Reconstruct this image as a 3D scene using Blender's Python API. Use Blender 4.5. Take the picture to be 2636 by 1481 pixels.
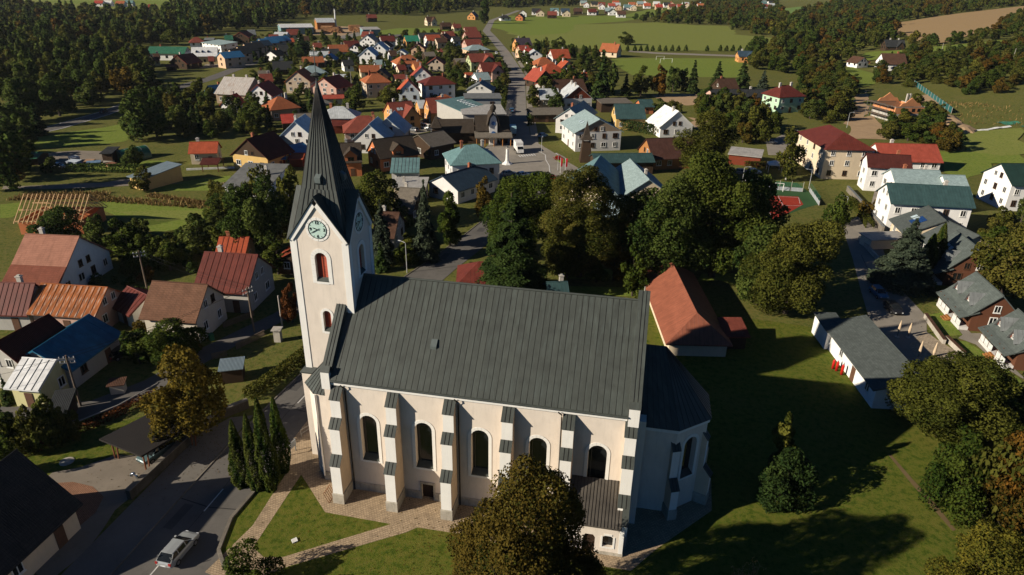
import bpy, bmesh, math, random
import numpy as np
from mathutils import Vector, Matrix
R = math.radians
random.seed(7)
for _o in list(bpy.data.objects): bpy.data.objects.remove(_o)
SC = bpy.context.scene
COL = SC.collection

# ------------------------------------------------------------------ camera, sky, sun, exposure
def make_camera():
    yaw, pit, rol = -.180, .435, .017
    fw = Vector((math.sin(yaw)*math.cos(pit), math.cos(yaw)*math.cos(pit), -math.sin(pit)))
    r = Vector((math.cos(yaw), -math.sin(yaw), 0)); u = r.cross(fw)
    r2 = r*math.cos(rol) + u*math.sin(rol); u2 = u*math.cos(rol) - r*math.sin(rol)
    cd = bpy.data.cameras.new('camera'); cam = bpy.data.objects.new('camera', cd); COL.objects.link(cam)
    m = Matrix((r2, u2, -fw)).transposed().to_4x4(); m.translation = (27.869, -51.863, 49.292)
    cam.matrix_world = m
    cd.sensor_fit = 'HORIZONTAL'; cd.sensor_width = 36; cd.lens = 1755.3/2636*36
    cd.clip_start = .5; cd.clip_end = 12000
    SC.camera = cam
make_camera()
SUN_AZ, SUN_EL = 31.5, 24.3        # the light travels towards azimuth 31.5 deg (from +X to +Y), sun 24.3 deg high
def make_light():
    w = bpy.data.worlds.new('World'); SC.world = w; w.use_nodes = True
    nt = w.node_tree; bg = nt.nodes['Background']
    sky = nt.nodes.new('ShaderNodeTexSky'); sky.sky_type = 'NISHITA'; sky.sun_disc = False
    sky.sun_elevation = R(SUN_EL); sky.sun_rotation = R(270 - SUN_AZ)
    sky.ozone_density = 6.0; sky.air_density = .4; sky.dust_density = 0; sky.altitude = 500
    tint = nt.nodes.new('ShaderNodeMix'); tint.data_type = 'RGBA'; tint.blend_type = 'MULTIPLY'; tint.inputs[0].default_value = 1; tint.inputs[7].default_value = (.55, .98, 1.08, 1)
    nt.links.new(sky.outputs['Color'], tint.inputs[6]); nt.links.new(tint.outputs[2], bg.inputs['Color']); bg.inputs['Strength'].default_value = .05
    l = bpy.data.lights.new('sun', 'SUN'); l.energy = 5; l.angle = R(.5); l.color = (1, .90, .75)
    o = bpy.data.objects.new('sun', l); COL.objects.link(o)
    d = Vector((math.cos(R(SUN_AZ))*math.cos(R(SUN_EL)), math.sin(R(SUN_AZ))*math.cos(R(SUN_EL)), -math.sin(R(SUN_EL))))
    o.rotation_euler = d.to_track_quat('-Z', 'Y').to_euler(); o.location = (-60, -60, 80)
make_light()
SC.view_settings.view_transform = 'Standard'; SC.view_settings.look = 'None'
SC.view_settings.gamma = 1; SC.view_settings.exposure = .5; SC.view_settings.use_curve_mapping = False
SC.cycles.max_bounces = 5; SC.cycles.transparent_max_bounces = 4; SC.cycles.diffuse_bounces = 1
SC.cycles.use_denoising = True

def H(x, y):
    """height of the ground: a flat valley floor with a hillside on the +X side"""
    s = x*.95 - y*.10 - 105
    if s <= 0: return 0.
    s = s*s/(s+30)
    return 45*(1-math.exp(-s*.12/45))

# ------------------------------------------------------------------ materials
MATS = {}
def _nt(name, rough=.8, spec=.2, metal=0):
    m = bpy.data.materials.new(name); m.use_nodes = True; nt = m.node_tree
    b = nt.nodes['Principled BSDF']; b.inputs['Roughness'].default_value = rough
    b.inputs['Specular IOR Level'].default_value = spec; b.inputs['Metallic'].default_value = metal
    return m, nt, b
def _n(nt, typ, **kw):
    n = nt.nodes.new(typ)
    for k, v in kw.items():
        if k in n.inputs: n.inputs[k].default_value = v
        else: setattr(n, k, v)
    return n
def _mix(nt, fac, a, b, blend='MIX'):
    n = nt.nodes.new('ShaderNodeMix'); n.data_type = 'RGBA'; n.blend_type = blend
    for sock, v in ((n.inputs[0], fac), (n.inputs[6], a), (n.inputs[7], b)):
        if hasattr(v, 'links'): nt.links.new(v, sock)
        elif isinstance(v, (tuple, list)): sock.default_value = (*v[:3], 1)
        else: sock.default_value = v
    return n.outputs[2]
def _ramp(nt, src, lo, hi):
    n = _n(nt, 'ShaderNodeMapRange'); n.inputs['From Min'].default_value = lo; n.inputs['From Max'].default_value = hi
    nt.links.new(src, n.inputs['Value']); return n.outputs['Result']
def _noise(nt, vec, scale, detail=4, rough=.6, stretch=None):
    if stretch:
        mp = _n(nt, 'ShaderNodeMapping'); mp.inputs['Scale'].default_value = stretch; nt.links.new(vec, mp.inputs['Vector']); vec = mp.outputs[0]
    n = _n(nt, 'ShaderNodeTexNoise', Scale=scale, Detail=detail, Roughness=rough); nt.links.new(vec, n.inputs['Vector'])
    return n.outputs['Fac']
def _bump(nt, b, h, strength=.3, dist=.03):
    n = _n(nt, 'ShaderNodeBump'); n.inputs['Strength'].default_value = strength; n.inputs['Distance'].default_value = dist
    nt.links.new(h, n.inputs['Height']); nt.links.new(n.outputs[0], b.inputs['Normal'])
def mul(c, k): return tuple(min(1, v*k) for v in c[:3])
def plain(name, c, rough=.7, spec=.25, metal=0, var=.25, scale=1.5):
    """a colour with soft wear"""
    if name in MATS: return MATS[name]
    m, nt, b = _nt(name, rough, spec, metal)
    g = _n(nt, 'ShaderNodeNewGeometry').outputs['Position']
    f = _noise(nt, g, scale, 6)
    nt.links.new(_mix(nt, _ramp(nt, f, .3, .7), mul(c, 1-var), mul(c, 1+var*.5)), b.inputs['Base Color'])
    MATS[name] = m; return m
def plaster(name, c, var=.12, dirt=.25, bump=.25):
    """rendered wall: mottled, stained downwards, slightly rough"""
    if name in MATS: return MATS[name]
    m, nt, b = _nt(name, .9, .1)
    g = _n(nt, 'ShaderNodeNewGeometry').outputs['Position']
    f1 = _noise(nt, g, .6, 5); f2 = _noise(nt, g, 3.0, 6, .7, (1, 1, .18)); f3 = _noise(nt, g, 14, 4)
    col = _mix(nt, _ramp(nt, f1, .3, .7), mul(c, 1-var), mul(c, 1+var*.4))
    col = _mix(nt, _ramp(nt, f2, .5, .78), col, mul(c, 1-dirt*1.3))
    nt.links.new(col, b.inputs['Base Color']); _bump(nt, b, f3, bump, .02)
    MATS[name] = m; return m
def roofing(name, c, kind='seam', rough=.55, var=.2, pitch=.55, c2=None, spec=.3):
    """roof covering in the slope's own UV metres (u along the ridge, v down the slope)"""
    if name in MATS: return MATS[name]
    m, nt, b = _nt(name, rough, spec)
    uv = _n(nt, 'ShaderNodeUVMap').outputs[0]; sx = _n(nt, 'ShaderNodeSeparateXYZ'); nt.links.new(uv, sx.inputs[0])
    g = _n(nt, 'ShaderNodeNewGeometry').outputs['Position']
    f = _noise(nt, g, .8, 6); f2 = _noise(nt, uv, 2.2, 5, .65, (1, .15, 1))
    col = _mix(nt, _ramp(nt, f, .3, .7), mul(c, 1-var), mul(c, 1+var*.6))
    if c2: col = _mix(nt, _ramp(nt, f2, .5, .68), col, c2)
    else: col = _mix(nt, _ramp(nt, f2, .5, .75), col, mul(c, 1-var*1.4))
    def saw(out, p, lo, hi):
        d = _n(nt, 'ShaderNodeMath', operation='DIVIDE'); nt.links.new(out, d.inputs[0]); d.inputs[1].default_value = p
        fr = _n(nt, 'ShaderNodeMath', operation='FRACT'); nt.links.new(d.outputs[0], fr.inputs[0])
        return _ramp(nt, fr.outputs[0], lo, hi)
    if kind == 'seam':
        s = saw(sx.outputs[0], pitch, .88, .94); col = _mix(nt, s, col, mul(c, .55)); _bump(nt, b, s, .6, .04)
    elif kind == 'tile':
        a = saw(sx.outputs[1], .34, .0, 1.); w = _n(nt, 'ShaderNodeTexWave', wave_type='BANDS', bands_direction='X', Scale=1.6); nt.links.new(uv, w.inputs['Vector'])
        col = _mix(nt, _ramp(nt, a, .0, .25), mul(c, .6), col)
        ad = _n(nt, 'ShaderNodeMath', operation='ADD'); nt.links.new(a, ad.inputs[0]); nt.links.new(w.outputs['Fac'], ad.inputs[1]); _bump(nt, b, ad.outputs[0], .5, .05)
    elif kind == 'wave':
        w = _n(nt, 'ShaderNodeTexWave', wave_type='BANDS', bands_direction='X', Scale=1.9); nt.links.new(uv, w.inputs['Vector'])
        col = _mix(nt, w.outputs['Fac'], mul(c, .7), col); _bump(nt, b, w.outputs['Fac'], .5, .05)
    elif kind == 'shingle':
        bt = _n(nt, 'ShaderNodeTexBrick'); bt.inputs['Scale'].default_value = 1.; bt.inputs['Brick Width'].default_value = .5; bt.inputs['Row Height'].default_value = .3
        bt.inputs['Color1'].default_value = (*mul(c, .75), 1); bt.inputs['Color2'].default_value = (*mul(c, 1.2), 1); bt.inputs['Mortar'].default_value = (*mul(c, .5), 1); bt.inputs['Mortar Size'].default_value = .015
        nt.links.new(uv, bt.inputs['Vector']); col = _mix(nt, .55, col, bt.outputs['Color']); _bump(nt, b, bt.outputs['Fac'], -.4, .03)
    oi = _n(nt, 'ShaderNodeObjectInfo'); col = _mix(nt, _ramp(nt, oi.outputs['Random'], 0, 1), col, _mix(nt, 1, col, (1.16, 1.16, 1.15), 'MULTIPLY'))
    nt.links.new(col, b.inputs['Base Color'])
    MATS[name] = m; return m
def glass_mat():
    if 'glass' in MATS: return MATS['glass']
    m, nt, b = _nt('glass', .08, .5); b.inputs['Base Color'].default_value = (.012, .014, .015, 1); MATS['glass'] = m; return m

# ------------------------------------------------------------------ mesh helpers
class MB:
    """collects faces (with UVs in metres and material slots) and links them as ONE mesh object"""
    def __init__(s): s.v = []; s.f = []; s.uv = []; s.mi = []
    def face(s, pts, mi=0, uv=None):
        i = len(s.v); s.v += [tuple(p) for p in pts]; s.f.append(tuple(range(i, i+len(pts)))); s.mi.append(mi)
        s.uv.append(uv or [(p[0]+p[1], p[2]) for p in pts])
    def prism(s, poly, z0, z1, mi=0, top=True, bottom=False):
        n = len(poly)
        for k in range(n):
            a, c = poly[k], poly[(k+1) % n]; d = math.hypot(c[0]-a[0], c[1]-a[1])
            s.face([(a[0], a[1], z0), (c[0], c[1], z0), (c[0], c[1], z1), (a[0], a[1], z1)], mi, [(0, z0), (d, z0), (d, z1), (0, z1)])
        if top: s.face([(p[0], p[1], z1) for p in poly], mi)
        if bottom: s.face([(p[0], p[1], z0) for p in reversed(poly)], mi)
    def box(s, x0, x1, y0, y1, z0, z1, mi=0):
        s.prism([(x0, y0), (x1, y0), (x1, y1), (x0, y1)], z0, z1, mi, True, True)
    def extrude(s, prof, o, e, mi=0, mis=None):
        """closed profile of 3-D points swept by vector e"""
        n = len(prof); e = Vector(e); P = [Vector(p) + Vector(o) for p in prof]
        for k in range(n):
            a, c = P[k], P[(k+1) % n]; m_ = mis[k] if mis else mi; L = e.length; d = (c-a).length
            s.face([a, c, c+e, a+e], m_, [(0, 0), (0, d), (L, d), (L, 0)])
        s.face(list(reversed(P)), mi); s.face([p+e for p in P], mi)
    def tube(s, pts, r, n=6, mi=0, cap=True):
        P = [Vector(p) for p in pts]; rr = r if isinstance(r, (list, tuple)) else [r]*len(P); rings = []
        for k, p in enumerate(P):
            d = (P[min(k+1, len(P)-1)] - P[max(k-1, 0)]).normalized()
            a = d.orthogonal().normalized() if abs(d.z) < .99 else Vector((1, 0, 0)); b = d.cross(a)
            rings.append([p + (a*math.cos(2*math.pi*j/n) + b*math.sin(2*math.pi*j/n))*rr[k] for j in range(n)])
        i0 = len(s.v)
        for rg in rings: s.v += [tuple(q) for q in rg]
        for k in range(len(rings)-1):
            for j in range(n):
                f = (i0+k*n+j, i0+k*n+(j+1) % n, i0+(k+1)*n+(j+1) % n, i0+(k+1)*n+j); s.f.append(f); s.mi.append(mi); s.uv.append([(0, 0)]*4)
        if cap:
            s.f.append(tuple(i0+j for j in reversed(range(n)))); s.mi.append(mi); s.uv.append([(0, 0)]*n)
            s.f.append(tuple(i0+(len(rings)-1)*n+j for j in range(n))); s.mi.append(mi); s.uv.append([(0, 0)]*n)
    def mesh(s, name, mats, smooth=False):
        me = bpy.data.meshes.new(name); me.from_pydata(s.v, [], s.f)
        for m in (mats if isinstance(mats, (list, tuple)) else [mats]): me.materials.append(m)
        uvl = me.uv_layers.new(name='uv'); flat = [c for u in s.uv for q in u for c in q]
        uvl.data.foreach_set('uv', flat); me.polygons.foreach_set('material_index', s.mi)
        if smooth: me.polygons.foreach_set('use_smooth', [True]*len(s.f))
        me.update(); return me
    def build(s, name, mats, parent=None, smooth=False):
        return link(name, s.mesh(name, mats, smooth), parent)
def link(name, data, parent=None):
    o = bpy.data.objects.new(name, data); COL.objects.link(o)
    if parent: o.parent = parent
    return o
def tag(o, label=None, cat=None, group=None, kind=None):
    for k, v in (('label', label), ('category', cat), ('group', group), ('kind', kind)):
        if v: o[k] = v
    return o
def thing(name, label, cat, loc=(0, 0, 0), rz=0, group=None):
    o = link(name, None); o.location = loc; o.rotation_euler = (0, 0, rz); o.empty_display_size = .3
    return tag(o, label, cat, group)
def copy_tree(o, parent=None):
    c = o.copy(); COL.objects.link(c); c.parent = parent
    for ch in o.children: copy_tree(ch, c)
    return c
def arch_pts(cx, w, z0, z1, n=10):
    """arched opening outline (counter-clockwise), round head of half width w"""
    zs = z1 - w
    return [(cx-w, z0), (cx+w, z0)] + [(cx + w*math.cos(math.pi*k/n), zs + w*math.sin(math.pi*k/n)) for k in range(n+1)]
def holed_wall(mb, outline, holes, P, N, depth, mi=0, mir=None):
    """planar wall with openings: outline and holes are lists of (u, z); P(u, z) maps to 3-D; N points inwards; reveals of given depth"""
    bm = bmesh.new()
    def loop(pts):
        vs = [bm.verts.new((u, z, 0)) for u, z in pts]
        return [bm.edges.new((vs[k], vs[(k+1) % len(vs)])) for k in range(len(vs))]
    es = loop(outline)
    for h in holes: es += loop(h)
    bmesh.ops.triangle_fill(bm, edges=es, use_beauty=True, use_dissolve=False)
    n0 = P(0, 0); e1 = Vector(P(1, 0)) - Vector(n0); e2 = Vector(P(0, 1)) - Vector(n0); N = Vector(N)
    flip = e1.cross(e2).dot(N) > 0
    for f in bm.faces:
        pts = [(v.co.x, v.co.y) for v in f.verts]
        a = sum(pts[k][0]*pts[(k+1) % 3][1] - pts[(k+1) % 3][0]*pts[k][1] for k in range(3))
        if (a < 0) != flip: pts.reverse()
        mb.face([P(*p) for p in pts], mi, pts)
    bm.free()
    for h in holes:
        for k in range(len(h)):
            a, c = Vector(P(*h[k])), Vector(P(*h[(k+1) % len(h)]))
            mb.face([a, c, c+N*depth, a+N*depth], mi if mir is None else mir, [(0, 0), (1, 0), (1, depth), (0, depth)])

# ------------------------------------------------------------------ site plan: world metres
GROUND = [
["field","bright",0.02,[[-142.6,807.5],[-33.8,860.7],[-6.1,893.8],[23.6,1059.2],[75.4,1159.5],[70.6,1020.7],[27.8,867.3],[-1.1,770.3],[-48.1,693.3],[-42.4,638.5],[-44.4,585.8],[-64.5,554.6],[-77.4,549.5],[-99.0,588.4]]],
["field","bright",0.02,[[-135.3,700.3],[-107.5,740.6],[-74.1,550.8],[-107.4,604.5],[-120.8,626.7]]],
["meadow","pale",0.01,[[-99.0,588.4],[-44.4,585.8],[-48.1,693.3],[34.1,767.7],[74.3,741.8],[109.4,740.5],[106.0,633.8],[136.4,599.9],[120.2,494.0],[90.5,483.5],[33.7,456.1],[4.2,453.1],[-27.1,465.0],[-59.0,487.0]]],
["football_pitch","bright",0.03,[[5.9,403.4],[34.3,414.2],[84.2,429.8],[88.7,393.8],[77.1,338.3],[54.0,331.2],[21.1,329.4],[9.2,373.3]]],
["meadow","pale",0.01,[[-889.2,852.7],[-671.9,999.3],[-557.1,801.2],[-534.5,716.2],[-577.3,681.4],[-626.3,667.7],[-695.0,723.1],[-817.1,780.2]]],
["meadow","bright",0.02,[[-836.7,853.4],[-661.1,982.8],[-571.4,824.7],[-688.0,860.4],[-702.8,797.3]]],
["field","tan",0.05,[[270.1,746.1],[359.9,835.9],[469.7,929.1],[424.8,825.7],[306.3,618.4],[249.5,537.2],[236.9,525.4],[230.1,542.3],[241.5,611.8],[235.2,630.6]]],
["field","vivid",0.05,[[204.8,1150.7],[267.5,1234.8],[322.7,1223.7],[261.1,1091.1],[202.8,923.4],[214.5,1089.8]]],
["field","vivid",0.05,[[381.4,1251.6],[423.9,1298.8],[492.7,1186.1],[442.7,1052.6],[441.2,1143.4],[381.6,1139.6]]],
["meadow","bright",0.06,[[172.9,475.8],[188.5,493.1],[228.3,506.1],[287.4,526.3],[254.9,487.5],[216.2,451.1],[202.1,470.3],[199.5,479.4],[168.0,436.4]]],
["lawn","bright",0.06,[[139.3,389.6],[149.7,405.6],[153.4,374.8],[143.7,334.8],[138.8,326.0],[133.4,324.3],[137.4,348.6],[136.4,369.8]]],
["meadow","pale",0.05,[[139.9,214.9],[161.5,219.7],[144.3,179.9],[127.1,177.7],[133.0,201.5]]],
["meadow","bright",0.05,[[120.7,180.5],[151.9,198.1],[140.0,170.4],[131.5,165.7],[115.4,145.9],[112.2,155.1],[115.3,165.6]]],
["field","bright",0.02,[[-203.2,545.7],[-197.3,580.4],[-144.1,612.5],[-128.5,552.0],[-157.8,517.8],[-189.7,514.0]]],
["meadow","bright",0.02,[[-155.7,126.1],[-151.2,139.2],[-144.4,152.4],[-132.5,141.7],[-126.0,129.4],[-144.8,115.3]]],
["lawn","bright",0.02,[[-119.9,100.7],[-114.3,108.1],[-103.9,112.6],[-99.9,113.6],[-97.1,104.1],[-103.3,102.4],[-115.9,97.8]]],
["lawn","bright",0.02,[[-87.9,91.1],[-80.2,100.4],[-75.1,104.2],[-68.0,92.3],[-86.5,87.3]]],
["meadow","bright",0.02,[[-93.0,77.6],[-61.8,85.9],[-61.5,78.7],[-59.9,72.4],[-67.1,62.3],[-76.0,68.6],[-85.8,71.4]]],
["meadow","pale",0.03,[[-86.3,72.1],[-61.5,78.7],[-59.9,72.4],[-72.7,68.7]]],
["lawn","bright",0.02,[[-111.3,70.7],[-108.1,73.1],[-103.0,68.1],[-101.5,64.0],[-103.5,62.9]]],
["lawn","bright",0.02,[[13.4,61.7],[26.9,64.8],[27.8,60.1],[17.4,58.2]]],
["lawn","bright",0.02,[[17.4,55.0],[30.7,57.1],[31.3,53.7],[17.4,51.5]]],
["lawn","bright",0.02,[[40.4,62.2],[41.3,65.7],[49.5,68.1],[50.8,57.4],[47.2,56.1],[46.8,62.2],[44.2,63.5]]],
["lawn","lawn",0.02,[[34.3,38.5],[40.6,38.9],[45.6,41.6],[51.3,45.6],[50.5,40.7],[43.7,38.0],[37.5,35.1]]],
["lawn","bright",0.02,[[76.4,56.9],[78.9,58.3],[79.1,50.6],[76.0,49.4],[75.7,54.9]]],
["lawn","bright",0.02,[[76.8,48.4],[78.9,48.5],[80.3,44.6],[81.8,38.3],[81.0,35.5],[78.4,36.5],[76.7,44.2]]],
["lawn","bright",0.02,[[73.6,115.8],[76.7,115.7],[76.5,106.1],[77.5,97.7],[73.0,93.3],[72.8,109.8]]],
["playground","green_court",0.02,[[53.0,120.7],[56.0,133.4],[69.7,132.6],[71.1,125.0],[71.3,114.4],[66.9,110.0],[56.2,96.9]]],
["sports_court","red_court",0.04,[[58.2,119.0],[67.7,119.8],[67.7,113.5],[59.1,99.7],[57.7,99.4]]],
["lawn","lawn",0.02,[[-42,-5.5],[-36.5,0.2],[-29.5,5.0],[-24.3,9.8],[-22.5,9.6],[-24.5,6.5],[-26.5,2],[-26,-1],[-30,-5],[-36,-7]]],
["driveway","gravel",0.03,[[-30.5,-8],[-29.5,-4.5],[-25.6,-0.6],[-23,0.4],[-20.2,-2],[-19.3,-5.8],[-19.5,-16],[-31,-16]]],
["paved_fan","redpave",0.045,[[-30.3,-8.5],[-29.2,-5.8],[-27,-5.1],[-24.5,-5.3],[-22.3,-6.4],[-21.5,-8.5],[-22,-14],[-30,-14]]],
["road","asphalt",0.03,[[-14.6,-40],[-14.6,-5.6],[-14.5,4],[-13.9,14],[-13.4,20],[-12.6,35],[-10.9,50],[-8.5,60],[-5.8,72],[-3.4,86],[-2,100],[-0.5,118],[9,118],[5.5,100],[2.6,86],[-0.4,68],[-2.6,58],[-4,50],[-6,35],[-7,20],[-7.8,6],[-7.9,-2],[-8.2,-6.6],[-7.0,-10.6],[-5.3,-12.4],[-3,-15],[-1,-19],[2,-40]]],
["pavement","walk",0.05,[[-18.9,-40],[-18.9,5],[-17.2,8.6],[-14.8,9.5],[-14.8,-40]]],
["village_square","square",0.02,[[-17,118],[13,118],[13.5,126],[12,134],[7,142],[3,150],[-3,160],[-5,172],[-15,172],[-18,160],[-18,140]]],
["road","asphalt2",0.03,[[-15.5,158],[-26,225],[-41.2,310],[-69,418],[-99,520],[-118,581],[-143.5,724],[-152,936],[-146,936],[-137.5,724],[-112,585],[-92,520],[-62,418],[-33,310],[-18,225],[-6.5,166]]],
["pavement","sidewalk",0.06,[[-6.3,166],[-17.8,225],[-32.5,310],[-61,418],[-59,418],[-30,310],[-15.4,225],[-4.2,168]]],
["lane","asphalt",0.02,[[-56,0.2],[-44,1.6],[-34.5,4.2],[-30.6,9],[-29.2,13],[-26.8,22],[-24.6,28.5],[-22.6,34],[-20,46],[-17,58],[-19.5,59],[-23,46],[-25.8,34.5],[-28,29],[-30.6,22],[-32.6,13.6],[-36,8.2],[-44.5,5],[-56,3.6]]],
["road","asphalt",0.03,[[-178,60],[-168,110],[-165,142],[-167,168],[-178,214],[-180,253],[-191,304],[-192,352],[-187,420],[-176,520],[-168,520],[-180,420],[-185,352],[-184,304],[-173,253],[-171,214],[-160,166],[-158,142],[-161,110],[-170,60]]],
["yard","sidewalk",0.025,[[-185,305],[-203,285],[-210,303],[-206,312],[-188,316]]],
["track","gravel",0.02,[[-122.3,81.8],[-102.5,91.2],[-98.2,92.9],[-96.0,94.8],[-93.3,91.7],[-83.7,96.5],[-71.6,98.0],[-70.8,96.7],[-82.2,94.4],[-98.5,88.5],[-104.3,84.8],[-120.9,80.3]]],
["yard","gravel",0.02,[[-139.4,112.6],[-131.2,116.0],[-122.5,118.2],[-115.5,109.9],[-120.7,103.9],[-130.6,103.7]]],
["lane","sidewalk",0.03,[[73,100],[72.2,93],[70.5,80],[68,64],[66,50],[64,38],[72,37],[76,43.5],[74,50.5],[75.8,56],[75,69.5],[77,82],[79,93],[86,112],[92,128],[88,130],[82,112]]],
["terrace","pavers2",0.04,[[70,45.5],[73.6,50.5],[76.3,44.5],[72.5,38.5],[69.3,38]]],
["path","sidewalk",0.05,[[79.3,57.9],[80.5,58.2],[80.6,51.4],[82.9,52.0],[81.6,49.4],[82.5,38.7],[82.3,38.4],[80.6,42.3],[79.8,47.7],[78.0,49.3],[79.1,50.6]]],
["car_park","square",0.03,[[-53.7,173.1],[-50.5,179.6],[-43.7,183.4],[-39.4,171.5],[-45.2,161.4],[-49.5,165.4]]],
["track","dirt",0.07,[[113.3,257.8],[130.2,306.1],[134.3,310.6],[123.3,273.9],[121.4,260.1],[109.7,222.8],[103.4,197.1],[97.1,193.8],[104.3,225.5]]],
["yard","dirt",0.08,[[105.2,227.8],[120.7,245.3],[108.0,196.7],[101.7,193.4],[97.7,199.1]]],
["yard","dirt",0.09,[[148.8,294.7],[157.1,300.8],[151.7,274.2],[138.9,245.7],[135.5,244.8]]],
["yard","dirt",0.02,[[33.4,265.3],[45.3,271.8],[57.3,275.3],[55.4,249.3],[44.2,242.3],[35.6,251.7]]],
["yard","dirt",0.02,[[45.3,217.9],[53.1,215.8],[51.4,201.3],[46.7,198.2]]],
["car_park","sidewalk",0.025,[[68.5,179.9],[82.0,205.7],[83.7,195.4],[78.0,165.2],[66.7,162.4]]],
["yard","dirt",0.02,[[-276.3,547.1],[-262.1,587.9],[-230.6,573.1],[-201.1,500.8],[-205.8,473.4],[-224.7,491.5],[-245.5,483.3]]],
["road","asphalt2",0.03,[[-212.6,485.8],[-213.7,529.4],[-200.3,501.1],[-196.5,458.0]]],
["road","sidewalk",0.03,[[15.2,457.0],[35.1,449.5],[87.7,450.4],[86.7,440.1],[35.1,439.0],[15.6,446.2]]],
["square_island","sidewalk",0.05,[[3.0,147.6],[4.1,149.3],[7.2,144.7],[9.4,136.5],[11.3,130.0],[6.8,128.9],[4.6,131.7],[0.2,142.9],[-2.3,153.2],[-1.4,157.8]]],
["paved_terrace","pavers",0.02,[[-8,30],[-8,6],[-7.6,1.2],[-4.6,1.1],[0.6,-3.9],[7.7,-4.1],[10.3,-4.0],[15,-4.0],[24,-5.2],[30.8,-5.2],[33,-2.2],[35.8,1],[38.6,4.2],[38.9,9],[37.5,12.5],[30,17.5],[0,17.5],[-4,24]]],
["path","pavers",0.024,[[-6.0,1.5],[-5.8,-2.2],[-5.5,-7.0],[-6.7,-13.0],[-4.5,-13.5],[-2.4,-10.4],[-4.0,-9.5],[-4.3,1.2]]],
["path","pavers",0.028,[[-4.0,-9.6],[-2.4,-10.4],[-0.7,-10.0],[7.7,-4.0],[10.3,-3.9],[9.4,-4.8],[0.3,-10.9],[-1.4,-12.4],[-3.9,-13.4]]],
["lawn","lawn",0.012,[[-8,40],[-8,-30],[70,-40],[66,30],[60,48],[20,52],[-2,50]]],
["track","dirt_dim",0.03,[[59.0,17.6],[59.4,17.5],[60.4,13.5],[61.5,9.7],[62.1,6.3],[61.7,6.1],[60.8,9.5],[59.9,13.2]]],
]
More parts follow.
